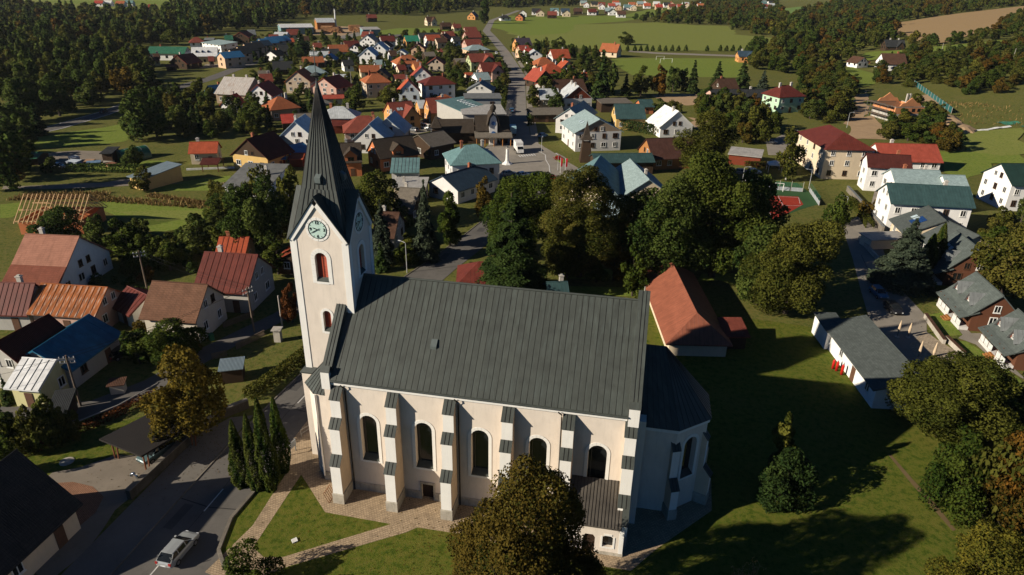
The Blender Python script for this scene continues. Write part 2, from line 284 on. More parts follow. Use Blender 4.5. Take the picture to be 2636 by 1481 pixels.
HOUSES = [
["g",-604.08,603.27,0.6,8.49,8,6,3,"brown","cream","brown roofed house at the left edge below the far meadow",{}],
["g",-665.78,674.7,0.6,11.48,8,6,3,"charcoal","beige","charcoal roofed house at the meadow edge, topmost on the left",{}],
["g",-539.53,575.48,0.6,7.28,8,6,3,"red","beige","red roofed house half sunk in trees below the left meadow",{}],
["g",-509.24,562.28,0.477,9.59,9,6.5,3.2,"silver","white","white house with pale metal roof among the far left trees",{}],
["g",-514.42,580.63,0.6,4.34,7,5,2.6,"red","white","small red roofed outbuilding beside the far white house",{}],
["g",-467.6,543.92,0.6,4.54,7,5,3,"orange","cream","small orange roofed cottage buried in the far left trees",{}],
["g",-450.61,563.53,1.396,8,8,6,3,"blue","white","white gabled cottage with blue roof in the far left trees",{}],
["g",-411.25,502.71,0.6,4.35,6,4,2.5,"silver","grey","low pale roofed shed under the far left trees",{}],
["g",-533.21,700.53,0.6,8.51,9,8,4,"red","white","white house with red roof alone under the top left meadow",{}],
["h",-267.73,382.68,0.6,9.97,10,6,3,"redbrown","white","white bungalow with red brown hipped roof left of the terrace row",{"rx":0.99}],
["g",-270.17,401.33,0.369,6.67,7,4,3,"grey","darkwood","low grey roofed open shed beside the red brown bungalow",{}],
["g",-256.07,401.79,0.6,5.53,8,6,3.5,"green","white","white house with green metal roof behind the terrace row",{}],
["g",-249.73,410.71,1.658,12,13,8,4.5,"redbrown","darkwood","wide dark gabled house with red brown roof behind the terrace row",{}],
["g",-259.53,437.84,0.6,5.6,9,7,4,"grey","cream","grey roofed house left of the tall trees behind the terrace row",{}],
["s",-238.01,361.97,-0.498,22.95,12,6,5,"tealgrey","white","white workshop hall with grey green flat roof above the long white roof",{}],
["g",-240.7,315.62,0.233,21.15,11,7,4,"green","white","long white workshop with dark green roof left of the white dormer roof",{}],
["g",-211.94,306.47,0.431,13.53,11,8.5,4.5,"white","yellow","long yellow walled building with white roof and three small dormers",{"dorm":3,"chim":0}],
["g",-238.57,318.44,0.6,5.06,7,5,3.5,"white","white","low white flat annex between the green and the white long roofs",{"chim":0}],
["g",-236.33,285.46,0.23,10.03,8,6,3,"brown","cream","brown roofed cottage left of the long green workshop roof",{}],
["g",-231.33,291.26,0.6,3,8,6,3,"brown","green_w","brown roofed cottage just below the green workshop",{}],
["s",-249.67,285.71,1.718,12.6,7,4,3.4,"silver","darkwood","open shed with pale lean-to roof at the edge of the left wood",{}],
["g",-276.52,330.76,0.6,7.46,8,6,3,"charcoal","darkwood","dark roofed hut in the shade of the left wood",{}],
["g",-210.63,286.26,1.361,11,12,7,3,"redbrown","darkwood","wooden house with red brown roof below the long workshops",{}],
["g",-210.76,273.87,0.491,5.03,4,3.2,2.4,"redbrown","darkwood","low red brown porch roof in front of the wooden house",{"chim":0}],
["g",-202.9,297.08,0.6,3,6,5,3,"redbrown","cream","small red brown hut by the first terrace house",{"chim":0}],
["g",-190.06,295.51,1.082,12,8,8,5.5,"blue","peach","first gabled unit of the diagonal terrace row, counted from its near end",{"grp":"terrace houses stepping up the diagonal row","chim":0}],
["g",-194.82,312.03,1.082,12,8,8,5.5,"charcoal","peach","second gabled unit of the diagonal terrace row, counted from its near end",{"grp":"terrace houses stepping up the diagonal row","chim":0}],
["g",-198.87,326.59,1.082,12,8,8,5.5,"charcoal","peach","third gabled unit of the diagonal terrace row, counted from its near end",{"grp":"terrace houses stepping up the diagonal row","chim":0}],
["g",-203.81,342.04,1.082,12,8,8,5.5,"charcoal","peach","fourth gabled unit of the diagonal terrace row, counted from its near end",{"grp":"terrace houses stepping up the diagonal row","chim":0}],
["g",-206.21,355.36,1.082,12,8,8,5.5,"navy","peach","fifth gabled unit of the diagonal terrace row, counted from its near end",{"grp":"terrace houses stepping up the diagonal row","chim":0}],
["g",-210.03,370.6,1.082,12,8,8,5.5,"blue","peach","sixth gabled unit of the diagonal terrace row, counted from its near end",{"grp":"terrace houses stepping up the diagonal row","chim":0}],
["g",-211.97,382.75,1.082,12,8,8,5.5,"blue","peach","seventh gabled unit of the diagonal terrace row, counted from its near end",{"grp":"terrace houses stepping up the diagonal row","chim":0}],
["g",-210.74,388.24,1.082,12,8,8,5.5,"blue","peach","eighth gabled unit of the diagonal terrace row, counted from its near end",{"grp":"terrace houses stepping up the diagonal row","chim":0}],
["g",-221.54,381.58,0.6,6.0,7,5,3,"charcoal","white","dark low roof in front of the terrace row",{"chim":0}],
["g",-183.46,330.73,1.396,9,9,5.5,3,"charcoal","white","white bungalow with dark roof at the foot of the terrace row",{}],
["g",-190.29,353.62,0.6,5.98,9,6,3,"charcoal","grey","dark roofed house between terrace row and big spruce",{}],
["g",-130.86,205.02,0.024,13.22,17,9,4,"oldzinc","brownplaster","large barn with streaked pale zinc roof above the white gabled house",{"chim":2}],
["g",-113.79,192.87,1.71,12,10,9.5,5.5,"brickred","white","white two storey gable house beside the zinc roofed barn",{}],
["g",-145.87,211.15,1.047,7,6.5,4.6,2.4,"blue","darkwood","small dark hut with pale blue roof in the left gardens",{}],
["g",-121.64,183.61,1.658,8,6.5,6,3,"brickred","white","tiny white gabled cottage with red roof below the zinc barn",{}],
["h",-99.25,177.19,0.821,10.89,11,7.5,4,"orange","brownplaster","brown walled house with orange pyramid roof left of the spire",{"rx":0.44}],
["g",-88.91,115.29,0.357,7.53,5.93,5.55,3.4,"redorange","cream","small cream house with bright orange red roof in the left meadow",{"chim":1}],
["g",-71.47,114.83,1.396,11,12,8.5,3.8,"maroon","ochre","ochre house with dark wooden gable and maroon roof in the left meadow",{"gab":"darkwood"}],
["g",-82.55,108.26,0.248,4.71,5,3.2,2.3,"maroon","posts","maroon roofed garden pavilion on posts by the orange red roof",{"chim":0,"open":1}],
["s",-87.97,92.97,-0.306,5.63,11,4.2,3,"bluegrey","ochre","ochre shed with blue grey lean-to roof in the left meadow",{"win":0}],
["s",-113.54,109.06,0.253,3.06,5,3.6,3,"charcoal","darkwood","dark timber shed beside the green tunnel",{"win":0}],
["g",-131.09,103.36,0.25,3,6,3,2.2,"green","darkwood","small green roofed shed at the left allotment",{"chim":0,"win":0}],
["s",-56.14,85.44,0.131,10.24,13,7.5,5.8,"flatgrey","white","white cubic house with grey flat roof left of the church tower",{"chim":1,"wn":4}],
["g",-68.86,116.0,0.489,6.09,6,3.6,2.6,"blue","redwood","low blue roofed shed with red boards behind the white cubic house",{"chim":0,"win":0}],
["g",-66.47,121.96,1.222,8,8,4.5,2.6,"blue","redwood","blue gabled shed with red boards left of the spire foot",{"win":0,"chim":0}],
["g",-63.39,118.58,0.25,4.18,6,3.2,2.4,"redorange","redwood","low red roofed shed touching the left side of the spire",{"chim":0,"win":0}],
["g",-72.29,120.55,1.309,11,11,6,3,"navy","ochre","dark blue roofed house behind the white cubic house",{"win":1}],
["g",-65.78,38.03,0.11,9.39,13.69,8.55,3.2,"salmon","bluewhite","big house with faded salmon roof and white gable, left side",{"chim":1,"spl":1}],
["g",-42.1,52.27,0.208,5.46,5.9,4.99,3,"redorange","cream","orange red seamed roof half hidden behind trees, left of tower",{"chim":1,"sheets":0.9}],
["g",-33.75,38.27,0.083,8.94,9.76,8.09,4,"oxblood","greyplaster","large house with ox-blood seamed roof left of the tower",{"chim":1,"sheets":0.95}],
["g",-29.1,53.44,1.658,9,8,5,2.8,"redorange","darkwood","small orange red roof tucked against the left of the tower",{"sheets":0.8,"chim":0}],
["g",-35.52,27.63,0.064,8.63,8.44,7.54,4,"browntile","creamgrey","cream house with brown tiled roof and tall chimney, left of church",{"chim":0,"near":1}],
["g",-52.05,26.12,0.084,10.56,7.56,6.14,3.4,"rust","pinkplaster","pink cottage with rusty seamed roof, left of church",{"chim":0,"sheets":0.95,"near":1}],
["g",-44.24,29.14,-0.413,5.72,5.96,4.66,2.8,"oxblood","white","little white house with dark red roof between rusty and brown roofs",{"chim":0,"sheets":0.8,"near":1}],
["g",-64.12,25.4,-0.007,6.8,5.84,5.03,3.2,"red","darkwood","dark barn with bright red roof at the left edge",{"chim":1,"sheets":0.8}],
["g",-61.94,24.1,0.156,9.33,6,6.5,3.2,"oxblood","greyplaster","dark red roof behind the bright red barn roof",{"chim":2,"sheets":0.8}],
["g",-47.07,11.97,-1.617,8.21,9,7,3.2,"maroon","greyplaster","long house with maroon roof in shade behind the blue roof",{"chim":0}],
["g",-43.85,14.34,-1.526,10.06,8.4,5.6,3.2,"cobalt","greyplaster","long house with cobalt blue roof in shade, lower left",{"chim":0,"sheets":1.2,"near":1}],
["g",-42.15,8.63,0.078,4.58,6.93,5.04,3.2,"whitesheet","limewash","pale yellow cottage with white sheet roof, lower left",{"chim":0,"sheets":0.95,"near":1}],
["s",-36.04,4.25,0.49,2.11,5,2.7,2.3,"charcoal","darkwood","low dark shed roof beside the pale yellow cottage",{"win":0,"near":1}],
["g",-69.82,134.51,1.745,11,10.5,9.5,4.8,"bluewhite_r","white","white gable house with blue roof just left of the spire",{"chim":1}],
["g",-49.7,140.88,1.71,12,10,8.5,4.2,"bluewhite_r","whitegrey","front left one of two white gables with blue roofs right of the spire",{"chim":1}],
["g",-48.0,151.12,1.71,12,10,8.5,4.2,"bluewhite_r","whitegrey","back right one of two white gables with blue roofs right of the spire",{"chim":1}],
["h",-58.35,154.34,0.432,13.23,12,7,3,"redbrown","pinkplaster","maroon hipped roof house left of the two white gables",{"rx":1.62}],
["h",-71.13,164.69,0.274,12.95,10,7.5,4.6,"silver","greyplaster","grey house with pale hipped roof right of the spire",{"chim":2,"rx":1.47}],
["g",-68.99,160.43,0.449,5.85,6,4,2.8,"oxblood","redwood","low dark red roof in front of the pale hipped house",{"chim":0,"win":0}],
["g",-87.57,159.76,0.541,4.16,8,5,3,"red","darkwood","red half of the long barn left of the spire",{"chim":0,"win":0}],
["g",-82.99,162.39,0.521,6.05,8,5,3,"slate","darkwood","weathered brown half of the long barn behind the spire",{"chim":0,"win":0}],
["g",-52.89,173.07,0.699,8.65,11,8.5,4.5,"redbrown","orange_w","orange guest house with red brown roof and wooden balcony behind car park",{"chim":1,"cross":1,"skyl":1}],
["g",-51.51,191.67,0.518,3,8,6,4,"silver","orange_w","pale roof wedge between the two orange guest houses",{"chim":0}],
["g",-42.8,184.23,0.524,8.29,11,8.5,4.5,"redbrown","orange_w","second orange guest house with brown red roof beside the teal hall",{"chim":1}],
["s",-31.72,177.18,0.979,12.5,14,9,7,"tealroof","greyplaster","grey hall with teal sloping roof and rows of white roof lights",{"win":0,"solar":1}],
["s",-28.01,190.03,0.284,13.01,10,9,8.9,"flatgrey","midgrey","grey box building with flat roof behind the folk style inn",{"wn":2}],
["s",-24.18,173.08,0.319,14.23,16,7.5,7.3,"flatlight","greyplaster","flat pale roof deck of the hall behind the folk style inn",{"win":0}],
["g",-46.58,116.21,0.39,5.44,12,7.5,4,"barkbrown","brickorange","left dark brown roofed lodge with orange wall and front dormer",{"chim":1,"dormf":1}],
["g",-37.75,123.42,0.748,11.65,9.37,7.93,4,"barkbrown","brickorange","right larger dark brown roofed lodge with orange wall and front dormer",{"chim":0,"dormf":1}],
["s",-29.66,110.2,0.28,7.04,8,5,3.4,"tealroof","whitegrey","low white building with teal lean-to roof in front of brown lodge",{"sheets":0.9,"win":1}],
["g",-31.43,138.32,0.981,9.38,11,6.5,4,"slate","darkwood","brown timber barn with grey brown roof left of the folk style inn",{"chim":0}],
["h",-12.85,112.2,0.437,12.53,12,10,6.6,"tealroof","whitegrey","white two storey villa with teal hipped roof at the square",{"chim":2,"sheets":0.9,"rx":1.26}],
["g",-12.86,102.87,1.082,14,10,6,3.4,"navy","whitegrey","white gabled house with dark blue roof below the teal villa",{}],
["s",-23.7,96.81,0.217,7.57,8,4,3.9,"flatlight","cream","cream garage with pale flat roof and small chimney",{"chim":1}],
["g",-19.55,83.97,-0.007,4.6,11,6.5,3,"slate","darkwood","old house with grey slate roof between the spruces",{"chim":1}],
["g",-18.52,67.77,0.088,4.51,9,6.5,3.2,"brown","greyplaster","small brown roofed house behind the spruce right of the tower",{"chim":1}],
["h",3.93,50.59,0.224,7.92,8,5.2,2.8,"oxblood","cream","small cream chapel house with red hipped roof behind the nave",{"sheets":0.7,"chim":0,"rx":0.36}],
["g",-235.28,454.46,0.6,8.81,10,7,3.5,"redbrown","cream","brown roofed house in front of the sawmill hall",{}],
["g",-236.14,438.61,0.192,9.79,10,6,3.5,"silver","white","white house with pale roof left of the brown roof by sawmill",{}],
["g",-232.06,419.64,0.6,6.52,9,6,3.5,"redbrown","white","red brown roof left of the big spruce by the sawmill",{}],
["g",-213.44,407.22,0.6,4.97,7,5,3,"redorange","cream","orange red roof behind the big spruce",{}],
["s",-193.05,503.1,0.563,14.41,14,6,5,"flatlight","tealwall","pale flat roofed depot right of the log piles",{"win":0}],
["g",-175.55,454.54,0.12,8.67,9,7,4,"redbrown","cream","brown roofed house below the pale depot",{}],
["g",-157.34,411.23,1.658,12,11,9,5,"grey","white","white gable house with grey roof below the depot",{}],
["g",-146.2,414.52,0.6,9.91,10,8,5,"oxblood","white","white house with dark red roof left of the green roof",{}],
["g",-146.1,439.54,1.658,9,7,6,3.5,"brown","white","small white gable beside the green roofed house",{}],
["g",-131.75,422.87,0.551,9.57,10,8,4.8,"jade","orange_w","orange house with jade green roof in the upper village",{}],
["g",-120.09,434.35,0.6,10.3,10,8,4.8,"redorange","white","white house with orange red roof right of the green roof",{}],
["g",-130.89,461.4,0.501,16.02,9,7,4.5,"charcoal","grey","dark roof behind the green and orange red roofs",{}],
["g",-121.8,479.67,0.597,9.57,9,7,4,"redbrown","cream","red brown roof right of the orange red roof",{}],
["g",-119.89,463.69,1.396,9,9,6.5,3.5,"oxblood","darkwood","dark red gable tucked beside the orange red roof",{}],
["g",-114.65,521.36,0.6,10.56,10,7.5,4,"redbrown","pinkplaster","topmost red roof of the row along the long street",{}],
["g",-100.44,469.71,0.6,11.84,11,8,4.5,"redbrown","pinkplaster","second red roof of the row along the long street",{}],
["g",-85.98,411.49,0.6,11.47,11,8,4.5,"redbrown","pinkplaster","third red roof of the row along the long street",{}],
["h",-77.38,386.23,0.6,14.3,12,7,4.5,"tealgrey","peach","pale teal hipped roof in the row along the long street",{"rx":2.15}],
["g",-60.65,325.92,0.526,13.64,11,8.5,5,"redbrown","green_w","green walled house with red brown roof along the long street",{"cross":1}],
["g",-47.04,289.33,0.483,10.51,11,8.5,5,"oxblood","pinkplaster","dark red roof with front gable along the long street",{"cross":1}],
["g",-44.75,259.64,0.6,6.64,9,7.5,5,"tealgrey","white","white house with pale teal roof along the long street",{}],
["g",-39.36,236.34,1.658,10,11,7,4,"grey","whitegrey","grey gabled house behind the grey box building",{}],
["g",-114.18,384.26,1.745,9,9,7,4,"redbrown","peach","brown gable left of the red street row",{}],
["g",-154.67,353.33,0.6,11.6,11,7.5,4,"orange","white","white house with orange roof in the upper left village",{"chim":1}],
["g",-153.24,339.13,0.6,9.84,10,6.5,4,"charcoal","brownplaster","dark roof left of the twin white gables",{}],
["g",-127.89,336.15,1.71,12,10,8.5,4.5,"bluewhite_r","white","front left of twin white gables in the upper village",{}],
["g",-133.36,367.17,1.71,12,10,8.5,4.5,"bluewhite_r","white","back right of twin white gables in the upper village",{}],
["g",-138.48,390.03,1.658,9,9,7,4,"charcoal","white","white gable with dark roof behind the twin white gables",{}],
["g",-157.33,333.94,0.545,11.07,9,5.5,3.6,"silver","white","pale flat gabled roof behind the spire cross",{}],
["g",-144.63,318.95,1.658,8,8,6,3.5,"blue","cream","cream gable with blue roof right of the spire cross",{}],
["g",-149.69,308.78,0.6,11.07,8,5.5,3,"orange","darkwood","orange roof directly behind the spire cross",{}],
["g",-152.44,280.68,0.498,10.09,10,6,2.8,"charcoal","darkwood","charcoal roof left of the spire cross",{}],
["h",-129.44,266.35,0.6,12.52,11,6.5,3.6,"tealgrey","whitegrey","pale teal hipped roof behind the spire tip",{"rx":1.26}],
["h",-97.0,311.01,0.588,13.97,13,8,4.2,"orange","white","white villa with orange hipped roof and small dormers",{"dorm":3,"rx":1.98}],
["g",-86.91,295.99,0.6,3.95,8,6.5,4,"orange","orange_w","orange roofed annex right of the dormered villa",{}],
["g",-106.81,283.89,0.503,11.29,8,5.5,3,"orange","cream","low orange roof behind the orange hipped house",{}],
["g",-93.35,262.77,1.745,8,8,7,4,"charcoal","darkwood","little dark gable behind the orange hipped house",{}],
["h",-83.72,230.66,0.6,10.83,10.5,9.5,6.2,"orange","beige","beige two storey house with orange hipped roof in the village centre",{"chim":1,"rx":0.91}],
["s",-110.87,256.02,0.303,6.42,8,4,3.6,"silver","darkwood","pale flat shed roof among garden trees right of the spire",{}],
["g",-118.38,232.57,1.745,12,11,9.2,5,"orange","beige","beige gable house with orange roof left of the spire tip",{"chim":1}],
["g",-99.64,222.43,1.396,12,12,8.5,4.8,"brickred","pinkplaster","pink gable house behind the spire tip",{"chim":1}],
["g",-93.02,208.27,0.437,8.38,6,3.5,2.6,"brickred","greyplaster","low red roof in front of the pink gable house",{"chim":0,"win":0}],
["g",-73.39,261.94,1.885,11,10,9,4.5,"brickred","white","white house with steep red roof in the village centre",{"chim":1}],
["h",-58.39,235.65,0.6,13.5,11,8.5,5.8,"oxblood","white","white house with dark red hipped roof and balcony",{"chim":1,"rx":2.25}],
["g",-67.21,224.79,1.92,10,9,8.5,4,"redorange","bluewhite","pale house with orange red roof behind the guest houses",{"chim":1}],
["g",-85.18,264.13,0.6,5.4,7,4.5,3,"redbrown","cream","low red brown roof in the central gardens",{"chim":0}],
["g",-54.58,276.53,0.6,3.92,7,5,3,"redorange","cream","small bright red roof left of the pale teal street roof",{"chim":0}],
["g",-74.06,335.06,0.549,6.87,7,4.5,3,"slate","darkwood","low brown barn roof left of the green walled house",{"chim":0}],
["h",-48.4,212.49,0.735,7.17,7,5,3,"orange","orange_w","small orange pyramid roof behind the guest house",{"chim":0,"rx":0.58}],
["g",-118.51,364.52,1.658,7,7,5,3,"silver","white","little pale gable left of the dormered villa",{"chim":0}],
["g",-99.6,380.54,0.6,3.16,7,4.5,3,"redbrown","cream","tiny red roof among trees left of the street row",{"chim":0}],
["g",-180.15,626.92,0.6,9.7,10,8,4,"brown","cream","cream house with brown roof at the foot of the far wood",{"cross":1}],
["g",-162.6,728.0,1.396,10,10,8,3.5,"navy","orange_w","orange gabled house with dark roof at the foot of the far wood",{}],
["g",-139.61,571.87,0.6,7.52,8,6,3,"redbrown","cream","red brown roof below the orange gable near the far wood",{}],
["g",-152.91,584.23,0.6,9.67,8,6,3,"brown","darkwood","brown roof left of the far poplar",{}],
["h",-126.71,726.61,0.46,11.61,10,5.5,3,"charcoal","white","white bungalow with black hipped roof in the open field",{"rx":1.81}],
["g",-111.08,734.46,1.396,9,9,7,3.5,"charcoal","brickorange","orange brick house with black roof alone in the field",{}],
["g",-249.34,650.34,0.6,9.85,9,7,4,"redbrown","darkwood","dim red roof under the far wood",{}],
["g",-55.13,426.67,0.6,10.77,10,8.5,4.5,"plum","orange_w","orange house with plum roof, topmost right of the street",{"chim":1}],
["g",-47.92,388.55,0.6,6.95,9,7.5,4.5,"brickred","peach","peach house with red roof right of the street",{}],
["g",-41.6,369.57,0.6,5.06,9,7.5,4.5,"red","white","white house with red roof right of the street",{}],
["g",-36.97,364.52,1.833,10,10,7.5,4.5,"silver","white","white house with pale metal roof right of the street",{}],
["g",-22.74,367.44,0.5,11.35,10,8,3.6,"redorange","whitegrey","house with long orange red roof beyond the gardens",{"chim":1}],
["h",-26.44,328.05,0.6,11.56,11,7.5,4,"orange","cream","orange hipped house behind the dark garden trees",{"rx":1.28}],
["h",-18.71,301.22,0.6,13.59,12,7.5,3.8,"redorange","cream","red hipped house right of the street",{"rx":1.8}],
["g",-13.63,321.77,2.094,8,8,7,3.5,"redorange","cream","red gable at the edge of the gardens",{}],
["g",-20.51,276.18,2.269,11,10,8,3.5,"brickred","darkwood","steep red roof with dark wooden gable right of the street",{}],
["g",-10.24,296.61,0.6,3,7,5,3,"redbrown","darkwood","small brown roof right of the dark wooden gable",{}],
["g",-17.79,264.76,0.6,4.22,6,3.4,2.4,"brickred","greyplaster","low red shed roof by the street hedge",{"chim":0,"win":0}],
["g",-4.27,250.24,0.504,13.92,12,7.5,3.2,"brown","darkwood","large brown roofed house behind the pale roofs",{"chim":1}],
["g",-9.77,228.17,0.353,8.38,11,6.5,3.4,"silver","brownplaster","house with broad pale metal roof by the street",{}],
["g",1.06,226.65,1.955,12,12,9,4.2,"silver","whitegrey","white house with pale roof and red brown boarded gable",{"gab":"redwood","chim":2}],
["g",-6.48,197.62,0.358,12.54,9,4.5,3,"slate","darkwood","low weathered roof of the wooden kiosk by the street",{"chim":0}],
["g",23.49,192.86,0.236,10.53,10,8,4.2,"darkteal","ochre","yellow house with dark teal roof",{"chim":0}],
["g",28.94,222.82,0.322,5.59,8,5,3,"darkteal","brickorange","low teal roof behind the yellow house",{"chim":0}],
["s",16.92,223.99,0.34,12.58,9,4,3.6,"slate","darkwood","long dark shed behind the yellow house",{"win":0}],
["g",-0.24,298.05,0.6,4.71,6,4.5,3,"redorange","cream","little red roof at the edge of the big garden trees",{}],
["g",4.91,414.24,2.88,12,10,8,3.6,"orange","cream","cream house with orange roof beside the football pitch",{"chim":1}],
["g",88.14,412.39,0.12,10.28,10,6.5,3.8,"navy","orange_w","blue roofed clubhouse with orange front at the pitch corner",{"cross":1}],
["g",62.94,268.45,0.407,8.89,9,8,4.5,"brown","darkwood","brown roof between the tall firs by the pitch",{"chim":1}],
["h",66.49,275.79,0.6,7.24,8,4.5,3,"charcoal","darkwood","small dark pyramid roof below the brown roof by firs",{"chim":0,"rx":0.12}],
["g",66.77,252.76,0.287,24.84,11,6,3.4,"charcoal","pinkplaster","long low house with charcoal roof and pink beige wall",{"chim":1}],
["g",37.73,185.99,1.955,12,12,8.5,3.6,"whitesheet","white","white gabled house with pale roof and dark windows by the birch",{"chim":1}],
["g",36.54,143.67,0.407,14.39,10.79,7.61,3.4,"chocolate","woodorange","big barn with chocolate roof and orange timber gable",{"chim":0}],
["s",58.56,151.44,-0.204,9.03,8,3.4,3,"flatlight","redwood","low white roofed bar pavilion beyond the birch",{"win":0}],
["h",83.08,242.64,0.523,12.63,11,9.8,6.2,"oxblood","mint","mint green two storey house with dark red hipped roof",{"chim":2,"rx":1.81}],
["g",167.07,393.86,0.12,13.21,12,9,4,"brown","white","white hillside house with large brown roof and balconies",{"chim":1}],
["g",152.61,406.71,2.094,9,9,6,3,"brown","white","small white hillside house with brown roof",{}],
["g",199.18,500.61,0.12,13.66,9,7,3,"charcoal","darkwood","dark timber house at the edge of the tan field",{"chim":2,"cross":1}],
["h",81.0,149.42,-1.409,21.13,13,11.5,8.2,"oxblood","cream","cream three storey apartment house with dark red hipped roof",{"chim":0,"near":1,"wn":4,"rx":5.06}],
["g",102.09,157.15,0.147,17.2,10.5,6.74,3.2,"brickred","white","long white farmhouse with bright red roof on the right",{"chim":1}],
["g",89.91,132.22,0.017,10.51,5.89,8.97,6.5,"maroon","white","tall white house with maroon roof right of the playground",{"chim":1}],
["g",92.69,120.95,0.089,11.18,7.63,8.2,6,"tealgrey","white","white house with grey teal roof behind the dark teal roof",{"chim":2}],
["g",100.23,118.56,0.137,5.22,9,8,5,"tealgrey","white","grey teal roof extension right of the grey teal house",{"chim":0}],
["g",89.28,103.07,0.057,16.79,8.62,9.31,6.4,"darkteal","white","long white house with dark teal roof and recessed middle",{"chim":1,"near":1,"wn":5}],
["g",117.59,125.59,0.194,11.27,11,10,6.5,"greenblack","white","white house with glossy green black roof at the right edge",{"chim":0,"near":1}],
["g",88.12,92.4,-1.565,9.74,13,6.5,3.2,"greyfelt","cream","cream house with grey roof and blue solar panel, right",{"chim":0,"skyl":1,"pv":1}],
["g",90.06,84.22,-1.261,8.23,12,6.3,3.2,"greyfelt","cream","grey roofed wing beside the two thujas",{"chim":0}],
["s",61.18,35.76,-1.437,17.74,5.8,4.5,3.0,"greyfelt","white","long low white building with grey roof right of the church lawn",{"chim":0,"near":1,"win":1,"wn":4}],
["s",78.15,88.48,0.334,8.36,4,2.3,2.2,"flatlight","creamgrey","flat roofed concrete garage at the head of the lane",{"win":0,"nm":"garage","cat":"garage"}],
["g",86.9,74.58,-1.543,9.49,8.94,7.32,3,"cottage","cotwood","rearmost timber cottage with steep grey roof on the right",{"chim":0,"cott":1,"skyl":1}],
["g",83.5,56.8,-1.551,9.41,7.02,6.39,3,"cottage","cotwood","middle timber cottage with two porch gables and white panels",{"chim":0,"cott":1,"near":1}],
["g",84.45,44.95,-1.56,8.44,5.8,5.8,3,"cottage","cotwood","nearest timber cottage at the right edge with white panels",{"chim":0,"cott":1,"near":1}],
["h",36.84,47.3,-1.407,24.87,8.94,5.55,2.3,"parsonage","cream","long parsonage with red hipped roof behind the church apse",{"chim":0,"sheets":0.8,"win":0,"rx":9.23}],
["s",43.98,40.39,0.217,3.38,4.2,3.2,2.4,"redbrown","darkwood","small shed with mossy red roof beside the parsonage",{"win":0,"nm":"garden_shed","cat":"shed"}],
["g",17.1,47.34,0.279,3.56,6,4.2,2.6,"darkteal","darkwood","dark roofed hut just beyond the nave ridge",{"chim":1,"win":0}],
["g",18.52,100.5,-1.656,18.98,14.49,9.76,4.5,"tealroof","cream","left bay of the community hall with blue shingled twin roof",{"chim":0,"win":0}],
["g",28.61,104.61,-1.306,18.3,12,8.5,4.5,"tealgrey","cream","right bay of the community hall with pale patterned roof",{"chim":1,"win":0}],
["g",25.09,89.16,-1.251,13.27,10,6,3.2,"tealgrey","cream","low front bay of the community hall with pale patterned roof",{"chim":0,"win":0}],
["g",23.87,132.99,0.286,16.59,7,5,3.6,"darkteal","darkwood","long dark teal roof behind the community hall",{"chim":0,"win":0}],
["g",13.06,161.97,1.955,16,15,9.6,5.8,"tealgrey","whitegrey","large white inn with grey teal roof and timber band",{"chim":0,"skyl":1,"wn":3,"gab":"brownplaster"}],
["g",6.19,184.49,1.382,17.14,10,8.5,5,"tealgrey","whitegrey","rear wing of the large white inn with chequered roof",{"chim":1,"skyl":1}],
["g",-254.91,497.45,0.6,25.73,22,7.5,5.5,"white","tealwall","wide low sawmill hall with white roof",{"chim":0,"win":0}],
["g",-253.34,549.27,0.6,15.94,14,9,6,"silver","woodorange","tall sawmill shed with pale roof and orange timber front",{"chim":0,"win":0}],
["g",-26,-15,-1.571,9.5,10,8.4,3.3,"charcoal","cream","large house with dark roof in the lower left corner",{"chim":0,"near":1}],
["g",-159.39,384.5,0.6,9.62,9,7,4,"oxblood","cream","dark red roof above the orange roof in the upper left village",{}],
["g",-148.62,366.5,1.658,9,9,7,4,"brown","white","white gable with brown roof left of the twin white gables",{}],
["g",-113.05,430.24,0.6,7.77,9,6.5,4,"brown","beige","brown roof below the orange red roof in the upper village",{}],
["g",-107.41,449.11,0.6,5.67,8,6,3.5,"charcoal","white","black roof left of the second red street roof",{}],
["g",-177.82,374.13,0.6,5.32,8,6,3.5,"redbrown","cream","red brown roof right of the big spruce",{}],
["g",-118.12,346.85,0.6,4.47,8,6,3.5,"brown","white","brown roof right of the twin white gables",{}],
["g",-98.97,356.46,0.6,6.61,8,5,3,"slate","darkwood","weathered barn roof left of the pale teal street roof",{}],
["g",-82.18,315.28,1.745,9,9,7,4,"redbrown","beige","red brown gable among trees left of the green walled house",{}],
["g",-94.74,294.42,0.6,4.49,7,5,3,"oxblood","cream","dark red garden house roof below the dormered villa",{}],
["g",-126.57,301.13,0.6,5.62,8,5.5,3.2,"charcoal","white","black roofed house right of the spire cross",{}],
["g",-138.08,237.82,0.6,5.47,9,6,3.4,"redbrown","cream","red brown roofed house at the left of the garden belt",{}],
["g",-144.28,247.5,0.6,5.17,9,6,3.4,"slate","beige","slate roofed house above the zinc barn",{}],
["g",-206.51,413.12,0.6,7.21,9,6,3.4,"brown","white","brown roofed house behind the big spruce by sawmill road",{}],
["g",-110.86,305.88,0.6,5.17,8,5.5,3.2,"tealgrey","white","pale roofed house left of the dormered villa",{}],
["g",-69.36,1077.32,1.658,11,9,7.5,4,"redorange","white","first orange red roofed house from the left in the distant village at the top edge",{"chim":0,"grp":"houses of the distant village at the top edge","tiny":1}],
["g",-60.04,1110.22,0.175,11,9,7.5,4,"charcoal","cream","first black roofed house from the left in the distant village at the top edge",{"chim":0,"grp":"houses of the distant village at the top edge","tiny":1}],
["g",-47.28,1091.72,0.175,11,9,7.5,4,"redbrown","peach","first red brown roofed house from the left in the distant village at the top edge",{"chim":0,"grp":"houses of the distant village at the top edge","tiny":1}],
["g",-42.53,1029.12,1.658,11,9,7.5,4,"red","white","first red roofed house from the left in the distant village at the top edge",{"chim":0,"grp":"houses of the distant village at the top edge","tiny":1}],
